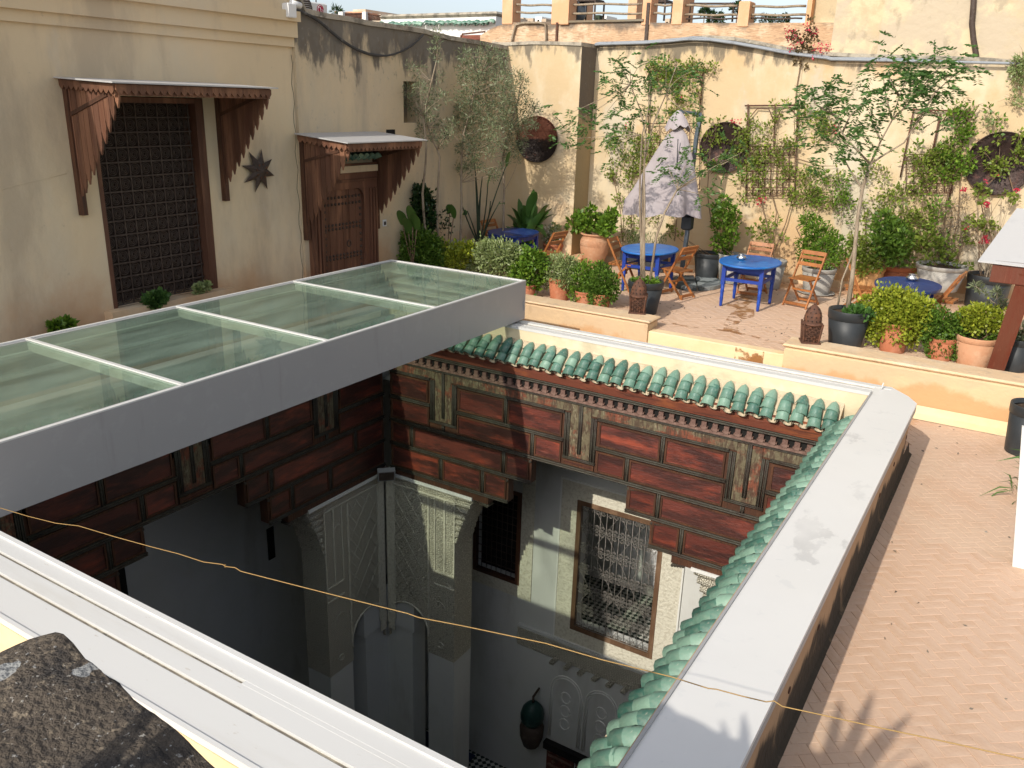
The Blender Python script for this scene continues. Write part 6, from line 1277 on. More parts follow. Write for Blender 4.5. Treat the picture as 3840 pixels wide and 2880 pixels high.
olive('second bent olive stem beside the leftmost one, tufts over its forks', Vector((-8.68, 11.75, TER)), .18, .3, M['blackpot'], [o3(358, 1440), o3(368, 1250), o3(380, 1000), o3(388, 860), o3(370, 800), o3(330, 730), o3(300, 640)],
      [((450, 620), 50), ((480, 610), 40), ((380, 640), 45), ((340, 700), 45), ((240, 640), 40), ((270, 610), 40), ((440, 700), 45), ((400, 740), 40), ((470, 680), 40), ((290, 560), 40), ((360, 590), 45), ((250, 700), 35), ((420, 780), 30)], 11.75, k=60)
olive('tall silvery olive tree in ribbed grey pot in front of the wall corner', Vector((-8.62, 12.3, TER)), .26, .62, M['greypot'], [o3(548, 1360), o3(548, 1200), o3(545, 1040), o3(548, 860), o3(560, 700), o3(600, 560), o3(640, 400), o3(690, 250), o3(740, 130)],
      [((570, 110), 60), ((640, 130), 55), ((720, 90), 60), ((800, 110), 60), ((860, 130), 50), ((560, 200), 65), ((650, 220), 70), ((740, 190), 70), ((820, 200), 70), ((880, 260), 50), ((560, 290), 60), ((650, 310), 75), ((740, 300), 80), ((830, 300), 70), ((540, 420), 70), ((620, 420), 80), ((710, 410), 80), ((800, 410), 80), ((880, 380), 60), ((540, 520), 70), ((620, 530), 85), ((710, 520), 85), ((800, 520), 80), ((880, 480), 70), ((560, 620), 80), ((650, 640), 85), ((750, 640), 85), ((840, 620), 80), ((600, 740), 75), ((700, 740), 75), ((800, 740), 70), ((540, 800), 55), ((640, 830), 65), ((500, 930), 45), ((560, 950), 45), ((600, 920), 55), ((660, 900), 45), ((700, 940), 30), ((780, 980), 55), ((830, 920), 35), ((760, 830), 50)], 12.6, k=80)
olive('dusty bronze olive bush leaning over the leftmost copper tray', Vector((-8.35, 13.3, TER)), .22, .4, M['terra'], [o3(880, 1380), o3(860, 1100), o3(850, 850), o3(900, 650), o3(960, 450), o3(980, 330)],
      [((960, 260), 50), ((1000, 300), 45), ((930, 340), 60), ((1000, 400), 60), ((1050, 480), 55), ((1100, 500), 40), ((930, 450), 70), ((900, 560), 70), ((980, 560), 70), ((1050, 590), 55), ((1080, 620), 40), ((920, 660), 70), ((1000, 680), 50), ((900, 760), 70), ((960, 800), 55), ((880, 860), 50), ((1010, 750), 35), ((960, 880), 30), ((1000, 620), 50)], 13.6, leaf=LF['olive'], k=75)
# ------------------------------------------------------------------ shrubs along the low walls
def shrub(label, q, y, clumps, conv, leafm, L, W, potm=None, r=.16, h=.22, k=150, group='clipped shrubs in pots along the low walls'):
    cs = cl([(c_, r_ * 1.22) for c_, r_ in clumps], y, 0, k, conv, jit=.1); c0 = np.mean([c for c, _, _ in cs], axis=0); b = Vector((c0[0], y, TER)); t = thing('potted_shrub', label, 'shrub', b, 0, group)
    pot(t, r, h, potm or M['terrared'], .2, .75); wfol(t, cs, L, W, leafm, shell=.55); sb_ = MB()
    for c, r_, k_ in cs: twigs(sb_, (0, 0, h - .06), Vector(c) - b, .008, .004)
    sb_.build('stem', M['stem'], t); return t
shrub('dark green round shrub next to the studded door', None, 11.4, [((340, 350), 110), ((250, 370), 80), ((430, 380), 90), ((220, 420), 70), ((330, 430), 90), ((450, 440), 70), ((300, 310), 60), ((400, 320), 60)], g7, LF['box'], .045, .026, k=190)
shrub('small yellow green shrub with orange tinted stems, second from the door', None, 11.55, [((560, 420), 65), ((620, 450), 70), ((700, 400), 60), ((650, 380), 50), ((560, 470), 55), ((720, 370), 40), ((520, 440), 30)], g7, LF['yellow'], .05, .03, k=130)
shrub('cream variegated shrub in the middle of the left hedge', None, 11.55, [((780, 430), 80), ((880, 430), 90), ((960, 400), 80), ((1040, 410), 60), ((860, 380), 60), ((780, 500), 60), ((900, 510), 70), ((1000, 480), 70), ((1060, 370), 35)], g7, LF['varieg'], .05, .02, k=150)
shrub('fresh green shrub right of the variegated hedge shrub', None, 11.6, [((1080, 480), 70), ((1150, 450), 70), ((1200, 440), 60), ((1270, 470), 50), ((1120, 550), 70), ((1200, 530), 80), ((1200, 620), 60), ((1060, 570), 40), ((1250, 590), 40)], g7, LF['lime'], .05, .034, k=120)
shrub('white variegated shrub spilling over red terracotta pot', None, 11.8, [((1380, 530), 80), ((1460, 500), 70), ((1320, 540), 50), ((1440, 570), 70), ((1500, 520), 50), ((1300, 620), 35), ((1380, 620), 50), ((1470, 620), 40)], g7, LF['varieg'], .05, .016, k=200, r=.19, h=.36)
shrub('fine leaved green shrub between white variegated shrub and boxwood', None, 11.75, [((1560, 560), 60), ((1620, 540), 60), ((1550, 640), 60), ((1600, 700), 60), ((1530, 700), 50), ((1700, 500), 30), ((1640, 600), 60)], g7, LF['lime'], .035, .02, k=170)
shrub('squarish boxwood at the right end of the left hedge', None, 11.75, [((1720, 600), 80), ((1780, 620), 60), ((1700, 680), 80), ((1780, 700), 60), ((1700, 740), 60), ((1640, 650), 50), ((1730, 520), 40)], g7, LF['box'], .035, .022, k=210)
shrub('big golden leaved shrub in front of the rear navy table', None, 11.95, [((1080, 830), 140), ((1250, 800), 130), ((1400, 820), 130), ((1520, 860), 90), ((1100, 980), 150), ((1280, 980), 170), ((1440, 960), 140), ((1000, 930), 100), ((1100, 1090), 100), ((1270, 1110), 100), ((1420, 1120), 90), ((1600, 960), 90)], w6, LF['yellow'], .042, .028, k=185, r=.2, h=.4)
shrub('small leaved green shrub right of the big golden shrub', None, 11.95, [((1750, 1000), 120), ((1680, 1060), 110), ((1700, 1100), 120), ((1850, 1080), 100), ((1800, 1180), 120), ((1700, 1240), 100), ((1850, 1270), 90), ((1900, 1180), 60), ((1640, 1180), 70)], w6, LF['box'], .034, .024, k=190, r=.18, h=.3)
shrub('flat topped lime yellow shrub with bare twigs in pale terracotta pot', None, 11.95, [((470, 1020), 60), ((560, 1010), 70), ((650, 1020), 75), ((720, 1060), 50), ((520, 1080), 50), ((430, 1050), 45), ((700, 1110), 40)], t4, LF['yellow'], .04, .026, M['terra'], .25, .38, k=230)
sB = shrub('dark green lower skirt shrub beside the pale terracotta pot', None, 12.0, [((480, 1150), 55), ((560, 1190), 55), ((700, 1180), 60), ((620, 1130), 60), ((780, 1170), 45), ((680, 1230), 40)], t4, LF['box'], .042, .028, M['greypot'], .1, .2, k=110)
shrub('silvery leaved plant in dark glazed pot at the right edge', None, 12.0, [((880, 1180), 45), ((860, 1220), 40), ((910, 1130), 40), ((840, 1180), 30)], t4, LF['olive'], .06, .02, M['blackpot'], .2, .42, k=120)
# window-sill greens on the left house
def sillplant(label, q, r, k, lf, L):
    p = onX(q, XLW + .12); t = thing('sill_plant', label, 'plant', (p.x, p.y, p.z)); R = r * scl(p)
    foliage(t, [((0, 0, 0), (R * .5, R, R * .8), k), ((.02, .1, R * .4), (R * .5, R * .6, R * .5), k // 2)], L, L * .7, lf); MB().tube([(-.02, 0, -.25), (0, 0, 0)], .008, 5).build('stem', M['stem'], t)
sillplant('green trailing plant on the sill of the tall grilled window', c1(795, 1565), 34, 260, LF['fern'], .05); sillplant('small variegated sprig at the right of the tall window sill', c1(1035, 1500), 20, 60, LF['varieg'], .05); sillplant('pale weed at the wall foot on the far left', c1(300, 1700), 26, 80, LF['lime'], .06)

# ------------------------------------------------------------------ parasol
ub = ppx(q5(1130, 880)); um = thing('closed_parasol', 'closed mauve grey cantilever parasol hanging from a slate blue mast', 'parasol', ub)
wt = MB(); 
for i in range(4):
    a = i * pi / 2 + .5; wt = MB(); n = 7; pts = [(0, 0)] + [(.43 * cos(a + t * pi / 2 / n), .55 * sin(a + t * pi / 2 / n)) for t in range(n + 1)]; cxm = .02 * cos(a + pi / 4), .02 * sin(a + pi / 4)
    wt.prism([(x + cxm[0], y + cxm[1]) for x, y in pts], lambda u, v, w_: (u, v, w_), .004, .07); wt.build('base_weight', M['umbbase'], um)
yU = ub.y - .02
ma = [onY(q, yU) for q in (q5(985, 700), q5(1010, 560), q5(1045, 330), c3(935, 1140), c3(960, 900), c3(985, 700), c3(1008, 592))]
ma[0] = Vector((ma[0].x, yU, TER + .05)); 
for a_, b_ in zip(ma, ma[1:]): MB().bar(a_ - ub, b_ - ub, .075, .06).build('mast', M['pole'], um)
p_ = onY(q5(1045, 240), yU); MB().box((p_.x - ub.x - .09, p_.y - ub.y - .07, p_.z - ub.z - .12), (p_.x - ub.x + .09, p_.y - ub.y + .07, p_.z - ub.z + .14), .03).build('crank_box', M['blackpot'], um)
ap = onY(c3(893, 570), yU - .25); tp_ = onY(c3(1008, 592), yU); MB().bar(tp_ - ub, ap + Vector((0, 0, -.02)) - ub, .06, .05).build('arm', M['pole'], um)
def umfab(rows, name, n=84, folds=7, amp=.20):
    vs = []; fs = []
    for j, (ul, ur_, v) in enumerate(rows):
        a, b = onY(c3(ul, v), yU - .25), onY(c3(ur_, v), yU - .25); c_ = (a + b) / 2 - ub; R = (b - a).length / 2; f = j / (len(rows) - 1)
        for k in range(n):
            t = 2 * pi * k / n; q = 1.12 - amp * f * (.5 - .5 * cos(folds * t) + .25 * cos(3 * t + 1)); z = c_.z - (.05 * abs(cos(folds * t / 2)) + .04 * sin(2 * t)) * (1 if j == len(rows) - 1 else 0); vs.append((c_.x + R * q * cos(t), c_.y + R * .6 * q * sin(t), z))
    for j in range(len(rows) - 1):
        for k in range(n): a, b = j * n + k, j * n + (k + 1) % n; fs.append((a, b, b + n, a + n))
    mb = MB(); mb.add(vs, fs, True); return mb.build(name, M['fabric'], um)
umfab([(880, 905, 660), (838, 930, 700), (800, 945, 760), (760, 958, 830), (715, 968, 910), (670, 976, 990), (628, 988, 1050), (620, 992, 1100)], 'canopy')
umfab([(885, 900, 572), (868, 912, 590), (845, 930, 620), (826, 950, 655)], 'top_cap', folds=8, amp=.10)
MB().tube([onY(c3(893, 575), yU - .25) - ub, onY(c3(884, 1120), yU - .25) - ub], .02, 8).build('inner_pole', M['blackpot'], um)
strap = onY(c3(884, 900), yU - .5); MB().tube([onY(c3(*q), yU - .47) - ub for q in ((888, 720), (884, 800), (882, 900), (878, 1010), (876, 1100))], .008, 5).build('tie_strap', M['blackpot'], um)
b0 = Vector((-4.95, 15.0, TER)); potted('potted_shrub', 'dark pot with bare climber stem behind the parasol mast', None, .26, .5, M['blackpot'], cl([((900, 290), 25), ((970, 350), 25), ((850, 280), 16)], 15.0, 0, 40, q5), LF['mid'], .05, .03, base=b0)

# ------------------------------------------------------------------ lanterns on the low walls
def lantern(label, q, z, wd, ht, rot):
    p = onZ(q, z); t = thing('metal_lantern', label, 'lantern', (p.x, p.y, z), rot, 'pierced metal lanterns on the low walls'); hw = wd / 2; hb = ht * .48
    MB().box((-hw * 1.05, -hw * 1.05, 0), (hw * 1.05, hw * 1.05, .018)).build('foot_plate', M['rust'], t)
    for sx_2 in (-1, 1):
        for sy_2 in (-1, 1): MB().bar((sx_2 * hw * .82, sy_2 * hw * .82, .018), (sx_2 * hw, sy_2 * hw, hb + .03), .018, .018).build('corner_post', M['rust'], t)
    for k in range(4):
        f = MB(); ca, sa = cos(k * pi / 2), sin(k * pi / 2)
        def Tl(u, zz, w_): f_ = .82 + .18 * (zz / hb); x, y = u * f_, -(hw * f_ - .006) - w_; return (x * ca - y * sa, x * sa + y * ca, zz)
        ncl, nrw = 5, 7                                   # pierced panel: lattice with open cells
        for i in range(ncl + 1): u = -hw * .86 + i * hw * 1.72 / ncl; f.tube([Tl(u, .02, 0), Tl(u, hb, 0)], .0045, 4)
        for j in range(nrw + 1): zz = .022 + j * (hb - .03) / nrw; f.tube([Tl(-hw * .86, zz, 0), Tl(hw * .86, zz, 0)], .0045, 4)
        for i in range(ncl):
            for j in range(nrw):
                u = -hw * .86 + (i + .5) * hw * 1.72 / ncl; zz = .022 + (j + .5) * (hb - .03) / nrw; a_ = .4 * hw * 1.72 / ncl * (.9 if (i + j) % 2 else .55)
                f.add([Tl(u - a_, zz, .001), Tl(u, zz - a_, .001), Tl(u + a_, zz, .001), Tl(u, zz + a_, .001)], [(0, 1, 2, 3)])
        f.build('pierced_panel', M['rust'], t)
    MB().lathe((0, 0, hb), [(hw * 1.15, 0), (hw * 1.2, .012), (hw * 1.05, .03)], 16).build('collar', M['rust'], t)
    prof = [(hw * .98, hb + .03), (hw * .97, hb + .09), (hw * .85, hb + .16), (hw * .62, hb + .21), (hw * .3, hb + .245), (.02, hb + .26)]
    MB().lathe((0, 0, 0), prof, 18, capb=False).build('dome', M['rust'], t)
    hd = MB()
    for j, (r, z_) in enumerate([(hw * .99, hb + .06), (hw * .95, hb + .11), (hw * .84, hb + .165), (hw * .62, hb + .212)]):
        for k in range(14 - 2 * j):
            a = 2 * pi * k / (14 - 2 * j) + j * .2; c_ = Vector((r * cos(a), r * sin(a), z_)); d1 = Vector((-sin(a), cos(a), 0)) * .009; d2 = Vector((cos(a) * -.5 * j / 3, sin(a) * -.5 * j / 3, 1)).normalized() * .012; o_ = Vector((cos(a), sin(a), .4)) * .005
            hd.add([c_ - d1 + o_, c_ - d2 + o_, c_ + d1 + o_, c_ + d2 + o_], [(0, 1, 2, 3)])
    hd.build('dome_piercing', M['black'], t, kind='stuff')
    MB().lathe((0, 0, hb + .255), [(.012, 0), (.02, .015), (.012, .03)], 8).build('finial', M['rust'], t); MB().tube([(.022 * cos(a), 0, hb + .305 + .022 * sin(a)) for a in np.linspace(0, 2 * pi, 12)], .003, 5, cap=False).build('ring', M['rust'], t)
    MB().box((-hw * .7, -hw * .7, .02), (hw * .7, hw * .7, hb)).build('inner_box', M['black'], t)
lantern('rusty pierced lantern seen corner on, in front of the left black tree pot', q5(525, 1165), -2.894, .235, .5, radians(45 - 25))
lantern('rusty pierced lantern with flat face towards us, on the right low wall end', w6(375, 1195), -2.884, .23, .5, radians(22))

# ------------------------------------------------------------------ copper trays, trellises, climbers on the wall
def tray(label, q, rx, off, f):
    p = onW(q, off, f); R = rx * scl(p); t = thing('copper_tray', label, 'tray', p, math.atan(WSL), 'round trays hung on the garden wall'); mb = MB()
    prof = [(R * .02, -.012), (R * .30, -.010), (R * .32, -.016), (R * .62, -.008), (R * .64, -.015), (R * .86, -.006), (R * .90, -.012), (R * .96, -.03), (R, -.045), (R * 1.0, -.03), (R * .97, .0)]
    mb.lathe((0, 0, 0), prof, 40, capt=True); mb.v = [(x, z, y) for x, y, z in mb.v]; mb.f = [tuple(reversed(f_)) for f_ in mb.f]; mb.build('tray', M['copper' if f is wyl else 'darktray'], t)
    sd = MB()
    for k in range(48): a = 2 * pi * k / 48; sd.obox((R * .91 * cos(a), -.02, R * .91 * sin(a)), (.008, 0, 0), (0, .004, 0), (0, 0, .008))
    sd.build('embossed_dots', M['copper' if f is wyl else 'darktray'], t, kind='stuff')
tray('reddish copper tray blackened below, on the projecting wall part', c3(160, 722), 116 * .7236, .03, wyl)
tray('dark copper tray right of the parasol, crossed by climber shoots', c3(1130, 765), 128 * .7236, .03, wy)
tray('large dark tray at the far right with leaves across its face', c4(1255, 847), 160 * .7236, .03, wy)
def trellis(label, rods, arcs, conv, off=.06, grid=None):
    t = thing('iron_trellis', label, 'trellis', (0, 0, 0), 0, 'rusty iron trellises on the garden wall')
    for a, b, r in rods: MB().tube([onW(conv(*a), off), onW(conv(*b), off)], r, 6).build('rod', M['rust'], t)
    for pth in arcs: MB().tube([onW(conv(*q), off) for q in pth], .010, 6).build('arched_rod', M['rust'], t)
    if grid:
        (x0, y0, x1, y1), nx, ny = grid
        for i in range(nx + 1): x = x0 + (x1 - x0) * i / nx; MB().tube([onW(conv(x, y0), off), onW(conv(x, y1), off)], .008, 5).build('rod', M['rust'], t)
        for j in range(ny + 1): y = y0 + (y1 - y0) * j / ny; MB().tube([onW(conv(x0, y), off + .012), onW(conv(x1, y), off + .012)], .008, 5).build('rod', M['rust'], t)
        for i in range(nx):
            for y in (y0 + (y1 - y0) * .1, y1 - (y1 - y0) * .08):
                xc = x0 + (x1 - x0) * (i + .5) / nx; rr = (x1 - x0) / nx * .42; MB().tube([onW(conv(xc + rr * cos(a) * (1 - a / 12), y + rr * sin(a) * (1 - a / 12)), off) for a in np.linspace(0, 8, 14)], .006, 4).build('scroll', M['rust'], t)
    return t
trellis('rusty trellis with top bar and long right post behind the parasol', [((725, 372), (1035, 362), .014), ((1018, 352), (1000, 600), .014), ((738, 352), (735, 760), .012), ((885, 372), (880, 640), .010)], [[(740, 500), (755, 430), (800, 390), (870, 385), (880, 440)], [(890, 460), (900, 400), (950, 380), (1000, 400), (1012, 470)]], c3, grid=((738, 640, 1000, 980), 5, 4))
trellis('rusty trellis with twin arches and close grid, middle of the garden wall', [((-65, 548), (240, 545), .014), ((-48, 540), (-60, 1030), .013), ((212, 530), (190, 1020), .013), ((92, 548), (85, 760), .011)], [[(-45, 700), (-40, 610), (0, 562), (60, 565), (90, 640)], [(95, 640), (120, 570), (170, 556), (205, 600), (205, 690)]], c4, grid=((-58, 760, 195, 1015), 8, 6))
trellis('rusty trellis with wide arch buried in leaves, right of the spreading tree', [((800, 568), (1120, 578), .014), ((812, 560), (740, 920), .013), ((1105, 560), (990, 1040), .013), ((950, 590), (905, 800), .018)], [[(800, 680), (830, 600), (880, 570), (930, 590), (950, 640)], [(955, 640), (980, 600), (1030, 580), (1080, 600), (1085, 680)]], c4, grid=((770, 800, 1010, 1000), 6, 4))
def climber(label, root, paths, clumps, conv, leafm, L, W, k, off=.14, flowers=None, fl_mat=None, jit=0):
    r0 = onW(conv(*root), .2); r0.z = TER; t = thing('wall_climber', label, 'climber', r0, 0, 'climbers on the garden wall'); br = MB()
    for pth in paths: q = [onW(conv(*p_), off * random.uniform(.4, 1)) - r0 for p_ in pth]; n = len(q); br.tube(q, [max(.012 - .009 * i / max(1, n - 1), .0025) for i in range(n)], 5, cap=False)
    cs = []; clumps = [c_ for i_, c_ in enumerate(clumps) if len(clumps) < 20 or i_ % 7 not in (2, 5)]
    for (u, v), r in clumps:
        p = onW(conv(u, v), off); R = r * .7236 * scl(p); cs.append((np.array(p), (R * 1.3, min(.16, R * .7), R * 1.3), max(6, int(k * .92 * (R / .15) ** 2))))
    for c, r, kk in cs:
        for _ in range(3): twigs(br, Vector(c) - r0, Vector(c) + Vector((random.gauss(0, r[0]), random.gauss(0, .04), random.gauss(0, r[0]))) - r0, .004, .0015, .15, 4, 4)
    br.build('stem', M['stem'], t); wfol(t, cs, L * .86, W * .86, leafm, shell=.05)
    if flowers:
        fs_ = [(np.array(onW(conv(u, v), off + .1)), r * .7236 * .0075, kk * .2) for (u, v), r, kk in flowers]; wfol(t, fs_, .026, .026, fl_mat, 'bract', shell=.1)
    return t
R_ = lambda n, x0, x1, y0, y1, r0, r1: [((random.uniform(x0, x1), random.uniform(y0, y1)), random.uniform(r0, r1)) for _ in range(n)]
climber('climber covering the trellis top above the closed parasol', (900, 1300), [[(870, 1250), (880, 1150), (900, 1000), (860, 800), (850, 600), (870, 400), (880, 310)], [(740, 900), (720, 700), (740, 500), (770, 380)], [(1010, 600), (990, 450), (1060, 350)]],
        R_(26, 750, 1010, 320, 400, 16, 30) + R_(18, 740, 900, 400, 640, 18, 34) + R_(8, 900, 1000, 400, 600, 14, 26) + [((1070, 345), 22), ((1040, 360), 22), ((880, 300), 18)], c3, LF['mid'], .055, .035, 42, flowers=[((624, 648), 8, 14), ((905, 510), 5, 5)], fl_mat=LF['pink'])
climber('leafy climber along the left side of the parasol trellis', (640, 1350), [[(600, 1250), (590, 1100), (560, 950), (590, 800), (640, 700)], [(650, 1200), (640, 1000), (660, 820), (700, 700)], [(560, 950), (530, 870)]],
        R_(34, 530, 720, 640, 1060, 16, 30) + R_(22, 600, 780, 700, 900, 16, 30) + [((540, 850), 18), ((540, 900), 22), ((560, 980), 24), ((590, 1040), 22)], c3, LF['mid'], .05, .035, 40)
climber('climber with yellow green shoots over the dark tray beside the parasol', (1080, 1300), [[(1100, 1250), (1060, 1150), (1040, 1000), (1050, 850), (1060, 700), (1110, 630)], [(1060, 900), (1150, 820), (1220, 780)], [(1110, 1050), (1180, 1000)]],
        R_(20, 1020, 1240, 640, 900, 12, 24) + [((1060, 640), 20), ((1110, 625), 18), ((1160, 640), 16), ((1220, 690), 20), ((1230, 780), 24), ((1180, 800), 30), ((1140, 790), 28), ((1040, 700), 20), ((1020, 800), 24), ((1050, 860), 26)], c3, LF['mid'], .055, .035, 40)
climber('tangled climber with pink flowers over the middle trellis', (90, 1400), [[(90, 1350), (60, 1200), (20, 1050), (-20, 900), (0, 700)], [(90, 1300), (150, 1150), (190, 1000), (200, 800), (190, 600), (210, 450), (230, 300)], [(80, 1250), (100, 1100), (60, 950), (90, 780), (110, 600)], [(200, 820), (330, 860), (420, 860)]],
        R_(60, -110, 200, 720, 1020, 16, 30) + R_(14, -60, 220, 560, 720, 14, 26) + R_(24, 210, 420, 580, 760, 14, 28) + R_(26, 180, 420, 880, 1060, 18, 34) + [((230, 480), 24), ((150, 530), 18), ((90, 540), 18), ((250, 560), 24), ((360, 720), 26), ((-110, 740), 24), ((-80, 1020), 24), ((20, 1210), 30), ((60, 1180), 26)], c4, LF['mid'], .055, .034, 38,
        flowers=[((5, 1045), 14, 50), ((30, 1040), 10, 30), ((-130, 632), 9, 22), ((-100, 628), 9, 22), ((410, 668), 12, 30), ((400, 690), 8, 14), ((-110, 870), 5, 6)], fl_mat=LF['pink'])
climber('dense dark climber filling the wall between spreading tree and right trellis', (760, 1400), [[(760, 1350), (740, 1150), (760, 950), (800, 800)], [(800, 1300), (850, 1100), (880, 900), (1000, 780)], [(560, 1300), (560, 1150), (540, 1000)]],
        R_(60, 640, 900, 860, 1330, 24, 42) + R_(26, 480, 700, 820, 1320, 20, 36) + R_(30, 760, 1010, 760, 930, 24, 38), c4, LF['mid'], .06, .034, 30)
climber('bright leaved climber on the right trellis', (980, 1450), [[(980, 1400), (960, 1250), (980, 1050), (1010, 850), (1030, 650), (1010, 560)], [(1000, 1300), (1040, 1150), (1050, 950), (1060, 700)], [(1060, 700), (1150, 540), (1200, 560), (1260, 620)]],
        R_(34, 980, 1110, 540, 830, 18, 32) + R_(30, 940, 1110, 780, 930, 18, 32) + R_(26, 860, 1010, 1000, 1400, 18, 32) + [((1200, 560), 16), ((1255, 620), 26), ((1250, 680), 20), ((860, 580), 20), ((830, 640), 24), ((830, 760), 26)], c4, LF['lime'], .06, .04, 36,
        flowers=[((865, 1020), 5, 5), ((540, 870), 5, 4)], fl_mat=LF['white'])
climber('leafy shoots crossing the large dark tray at the far right', (1250, 1350), [[(1240, 1300), (1180, 1150), (1150, 1000), (1250, 900), (1260, 700)], [(1330, 1000), (1290, 860), (1360, 760)], [(1080, 1130), (1150, 1080)]],
        [((1250, 720), 20), ((1180, 790), 24), ((1240, 840), 30), ((1280, 870), 28), ((1340, 810), 34), ((1370, 780), 28), ((1260, 900), 24), ((1200, 850), 22), ((1220, 880), 22), ((1150, 980), 24), ((1160, 1000), 20), ((1330, 1020), 24), ((1360, 700), 26), ((1100, 1140), 24), ((1200, 1170), 30), ((1140, 1160), 24), ((1110, 1250), 20), ((1060, 1230), 24)], c4, LF['mid'], .055, .04, 55,
        flowers=[((1072, 985), 8, 20), ((1185, 1055), 11, 30), ((1180, 940), 8, 16), ((1175, 1240), 14, 40), ((1345, 985), 8, 16), ((1090, 1185), 6, 8), ((1240, 915), 5, 6)], fl_mat=LF['pink'])
climber('dry grey twiggy climber hanging below the right trellis', (1010, 1450), [[(1000, 1420), (980, 1300), (1010, 1100), (960, 980)], [(960, 1400), (920, 1250), (990, 1120)], [(1040, 1350), (1060, 1150), (1010, 1050)], [(1020, 1380), (1080, 1200), (1080, 1080)]],
        R_(24, 930, 1100, 960, 1400, 22, 36), c4, LF['dry'], .07, .008, 60)
climber('bougainvillea reaching above the garden wall with red bracts', (200, 1380), [[(195, 560), (205, 450), (225, 330), (240, 230), (275, 130), (285, 80)], [(225, 330), (190, 240), (160, 180)], [(240, 260), (320, 250), (380, 255)]],
        R_(22, 160, 300, 150, 310, 10, 20) + [((280, 110), 18), ((270, 180), 22), ((240, 340), 16), ((210, 320), 14)], c4, LF['bronze'], .06, .04, 40, off=.05,
        flowers=[((150, 155), 14, 40), ((185, 175), 14, 34), ((210, 205), 16, 36), ((175, 240), 12, 24), ((255, 135), 10, 24), ((285, 165), 14, 34), ((310, 250), 14, 34), ((345, 255), 16, 44), ((370, 250), 12, 26), ((335, 275), 8, 14), ((295, 300), 6, 10), ((160, 205), 8, 16)], fl_mat=LF['pink'])
climber('whitish shrub hanging over the wall crest at the right edge', (1370, 1300), [[(1370, 300), (1350, 400), (1370, 500)]], R_(16, 1320, 1400, 300, 440, 20, 34) + R_(6, 1330, 1400, 470, 560, 14, 24) + R_(5, 1160, 1240, 590, 640, 14, 22), c4, LF['varieg'], .05, .03, 60)
climber('thin climber stems beneath the trellises left of the bamboo pot', (330, 1400), [[(260, 1300), (200, 1180), (300, 1100), (330, 1000)], [(420, 1000), (440, 1080), (430, 1180)]], R_(30, 240, 470, 920, 1060, 16, 30) + R_(12, 400, 480, 1000, 1200, 14, 22), c4, LF['lime'], .05, .03, 36)
climber('low leafy growth behind the parasol table against the wall', (700, 1300), [[(650, 1250), (700, 1150), (780, 1100)]], R_(16, 560, 860, 1080, 1240, 12, 22), c3, LF['mid'], .045, .03, 40)

# ------------------------------------------------------------------ right edge: sheet-roofed shelter, board and pots
yS = 11.35
sh_ = thing('wooden_shelter', 'white sheet roof on a dark red wooden beam and splayed post at the right edge', 'shelter')
A_, B_, C__ = onY(D(2112, 566), yS), onY(D(2212, 433), yS + 1.0), onY(D(2400, 566), yS)
r = MB(); v0 = [A_, Vector((A_.x + 2.6, A_.y, A_.z - .02)), Vector((A_.x + 2.6, A_.y + 1.3, A_.z + .62)), Vector((A_.x + .55 - .5, A_.y + 1.3, A_.z + .62))]
v0[3] = onY(D(2196, 452), yS + 1.1); v0[2] = Vector((A_.x + 2.6, v0[3].y, v0[3].z)); r.add(v0 + [v + Vector((0, 0, .015)) for v in v0], [(3, 2, 1, 0), (4, 5, 6, 7), (0, 1, 5, 4), (1, 2, 6, 5), (2, 3, 7, 6), (3, 0, 4, 7)]); r.build('roof_sheet', M['sheet'], sh_)
a, b = onY(D(2145, 568), yS + .02), onY(D(2144, 610), yS + .02); MB().box((a.x, yS + .03, b.z), (a.x + 2.2, yS + .16, a.z - .01), .008).build('beam', M['redpost'], sh_)
MB().box((a.x + .02, yS + .04, a.z - .005), (a.x + 2.2, yS + .9, a.z + .03)).build('ceiling_board', M['darkwood'], sh_)
tp0, ft0 = onY(D(2222, 590), yS + .1), onY(D(2172, 735), yS + .25); ft1 = ft0 + (ft0 - tp0) * 1.7; ft1.z = TER; k_ = (tp0.z - TER) / (tp0.z - ft0.z); ft1 = tp0 + (ft0 - tp0) * k_
MB().bar(tp0, ft1, .19, .15, (0, 1, 0)).build('splayed_post', M['redpost'], sh_)
bd = thing('white_board', 'upright white painted board at the right edge of the walkway', 'board', (.407, 7.36, WALK), radians(4)); bbm = MB(); bbm.add([(0, 0, 0), (.5, 0, 0), (.42, 0, 1.2), (-.165, 0, 1.2), (0, .04, 0), (.5, .04, 0), (.42, .04, 1.2), (-.165, .04, 1.2)], [(3, 2, 1, 0), (4, 5, 6, 7), (0, 1, 5, 4), (1, 2, 6, 5), (2, 3, 7, 6), (3, 0, 4, 7)]); bbm.build('board', M['coping'], bd)
pA = thing('empty_pot', 'empty anthracite pot against the low wall at the right edge of the walkway', 'pot', (.41, 10.25, WALK)); pot(pA, .235, .56, M['blackpot'], .2, .8)
pB = thing('weedy_pot', 'pale grey pot with wisps of grass at the right edge of the walkway', 'potted plant', (.57, 8.85, WALK)); pot(pB, .20, .42, M['greypot'], .15, .75); foliage(pB, [((-.1, 0, .1), (.16, .1, .12), 20), ((0, 0, .4), (.12, .1, .1), 30)], .22, .012, LF['fern'], droop=.4)

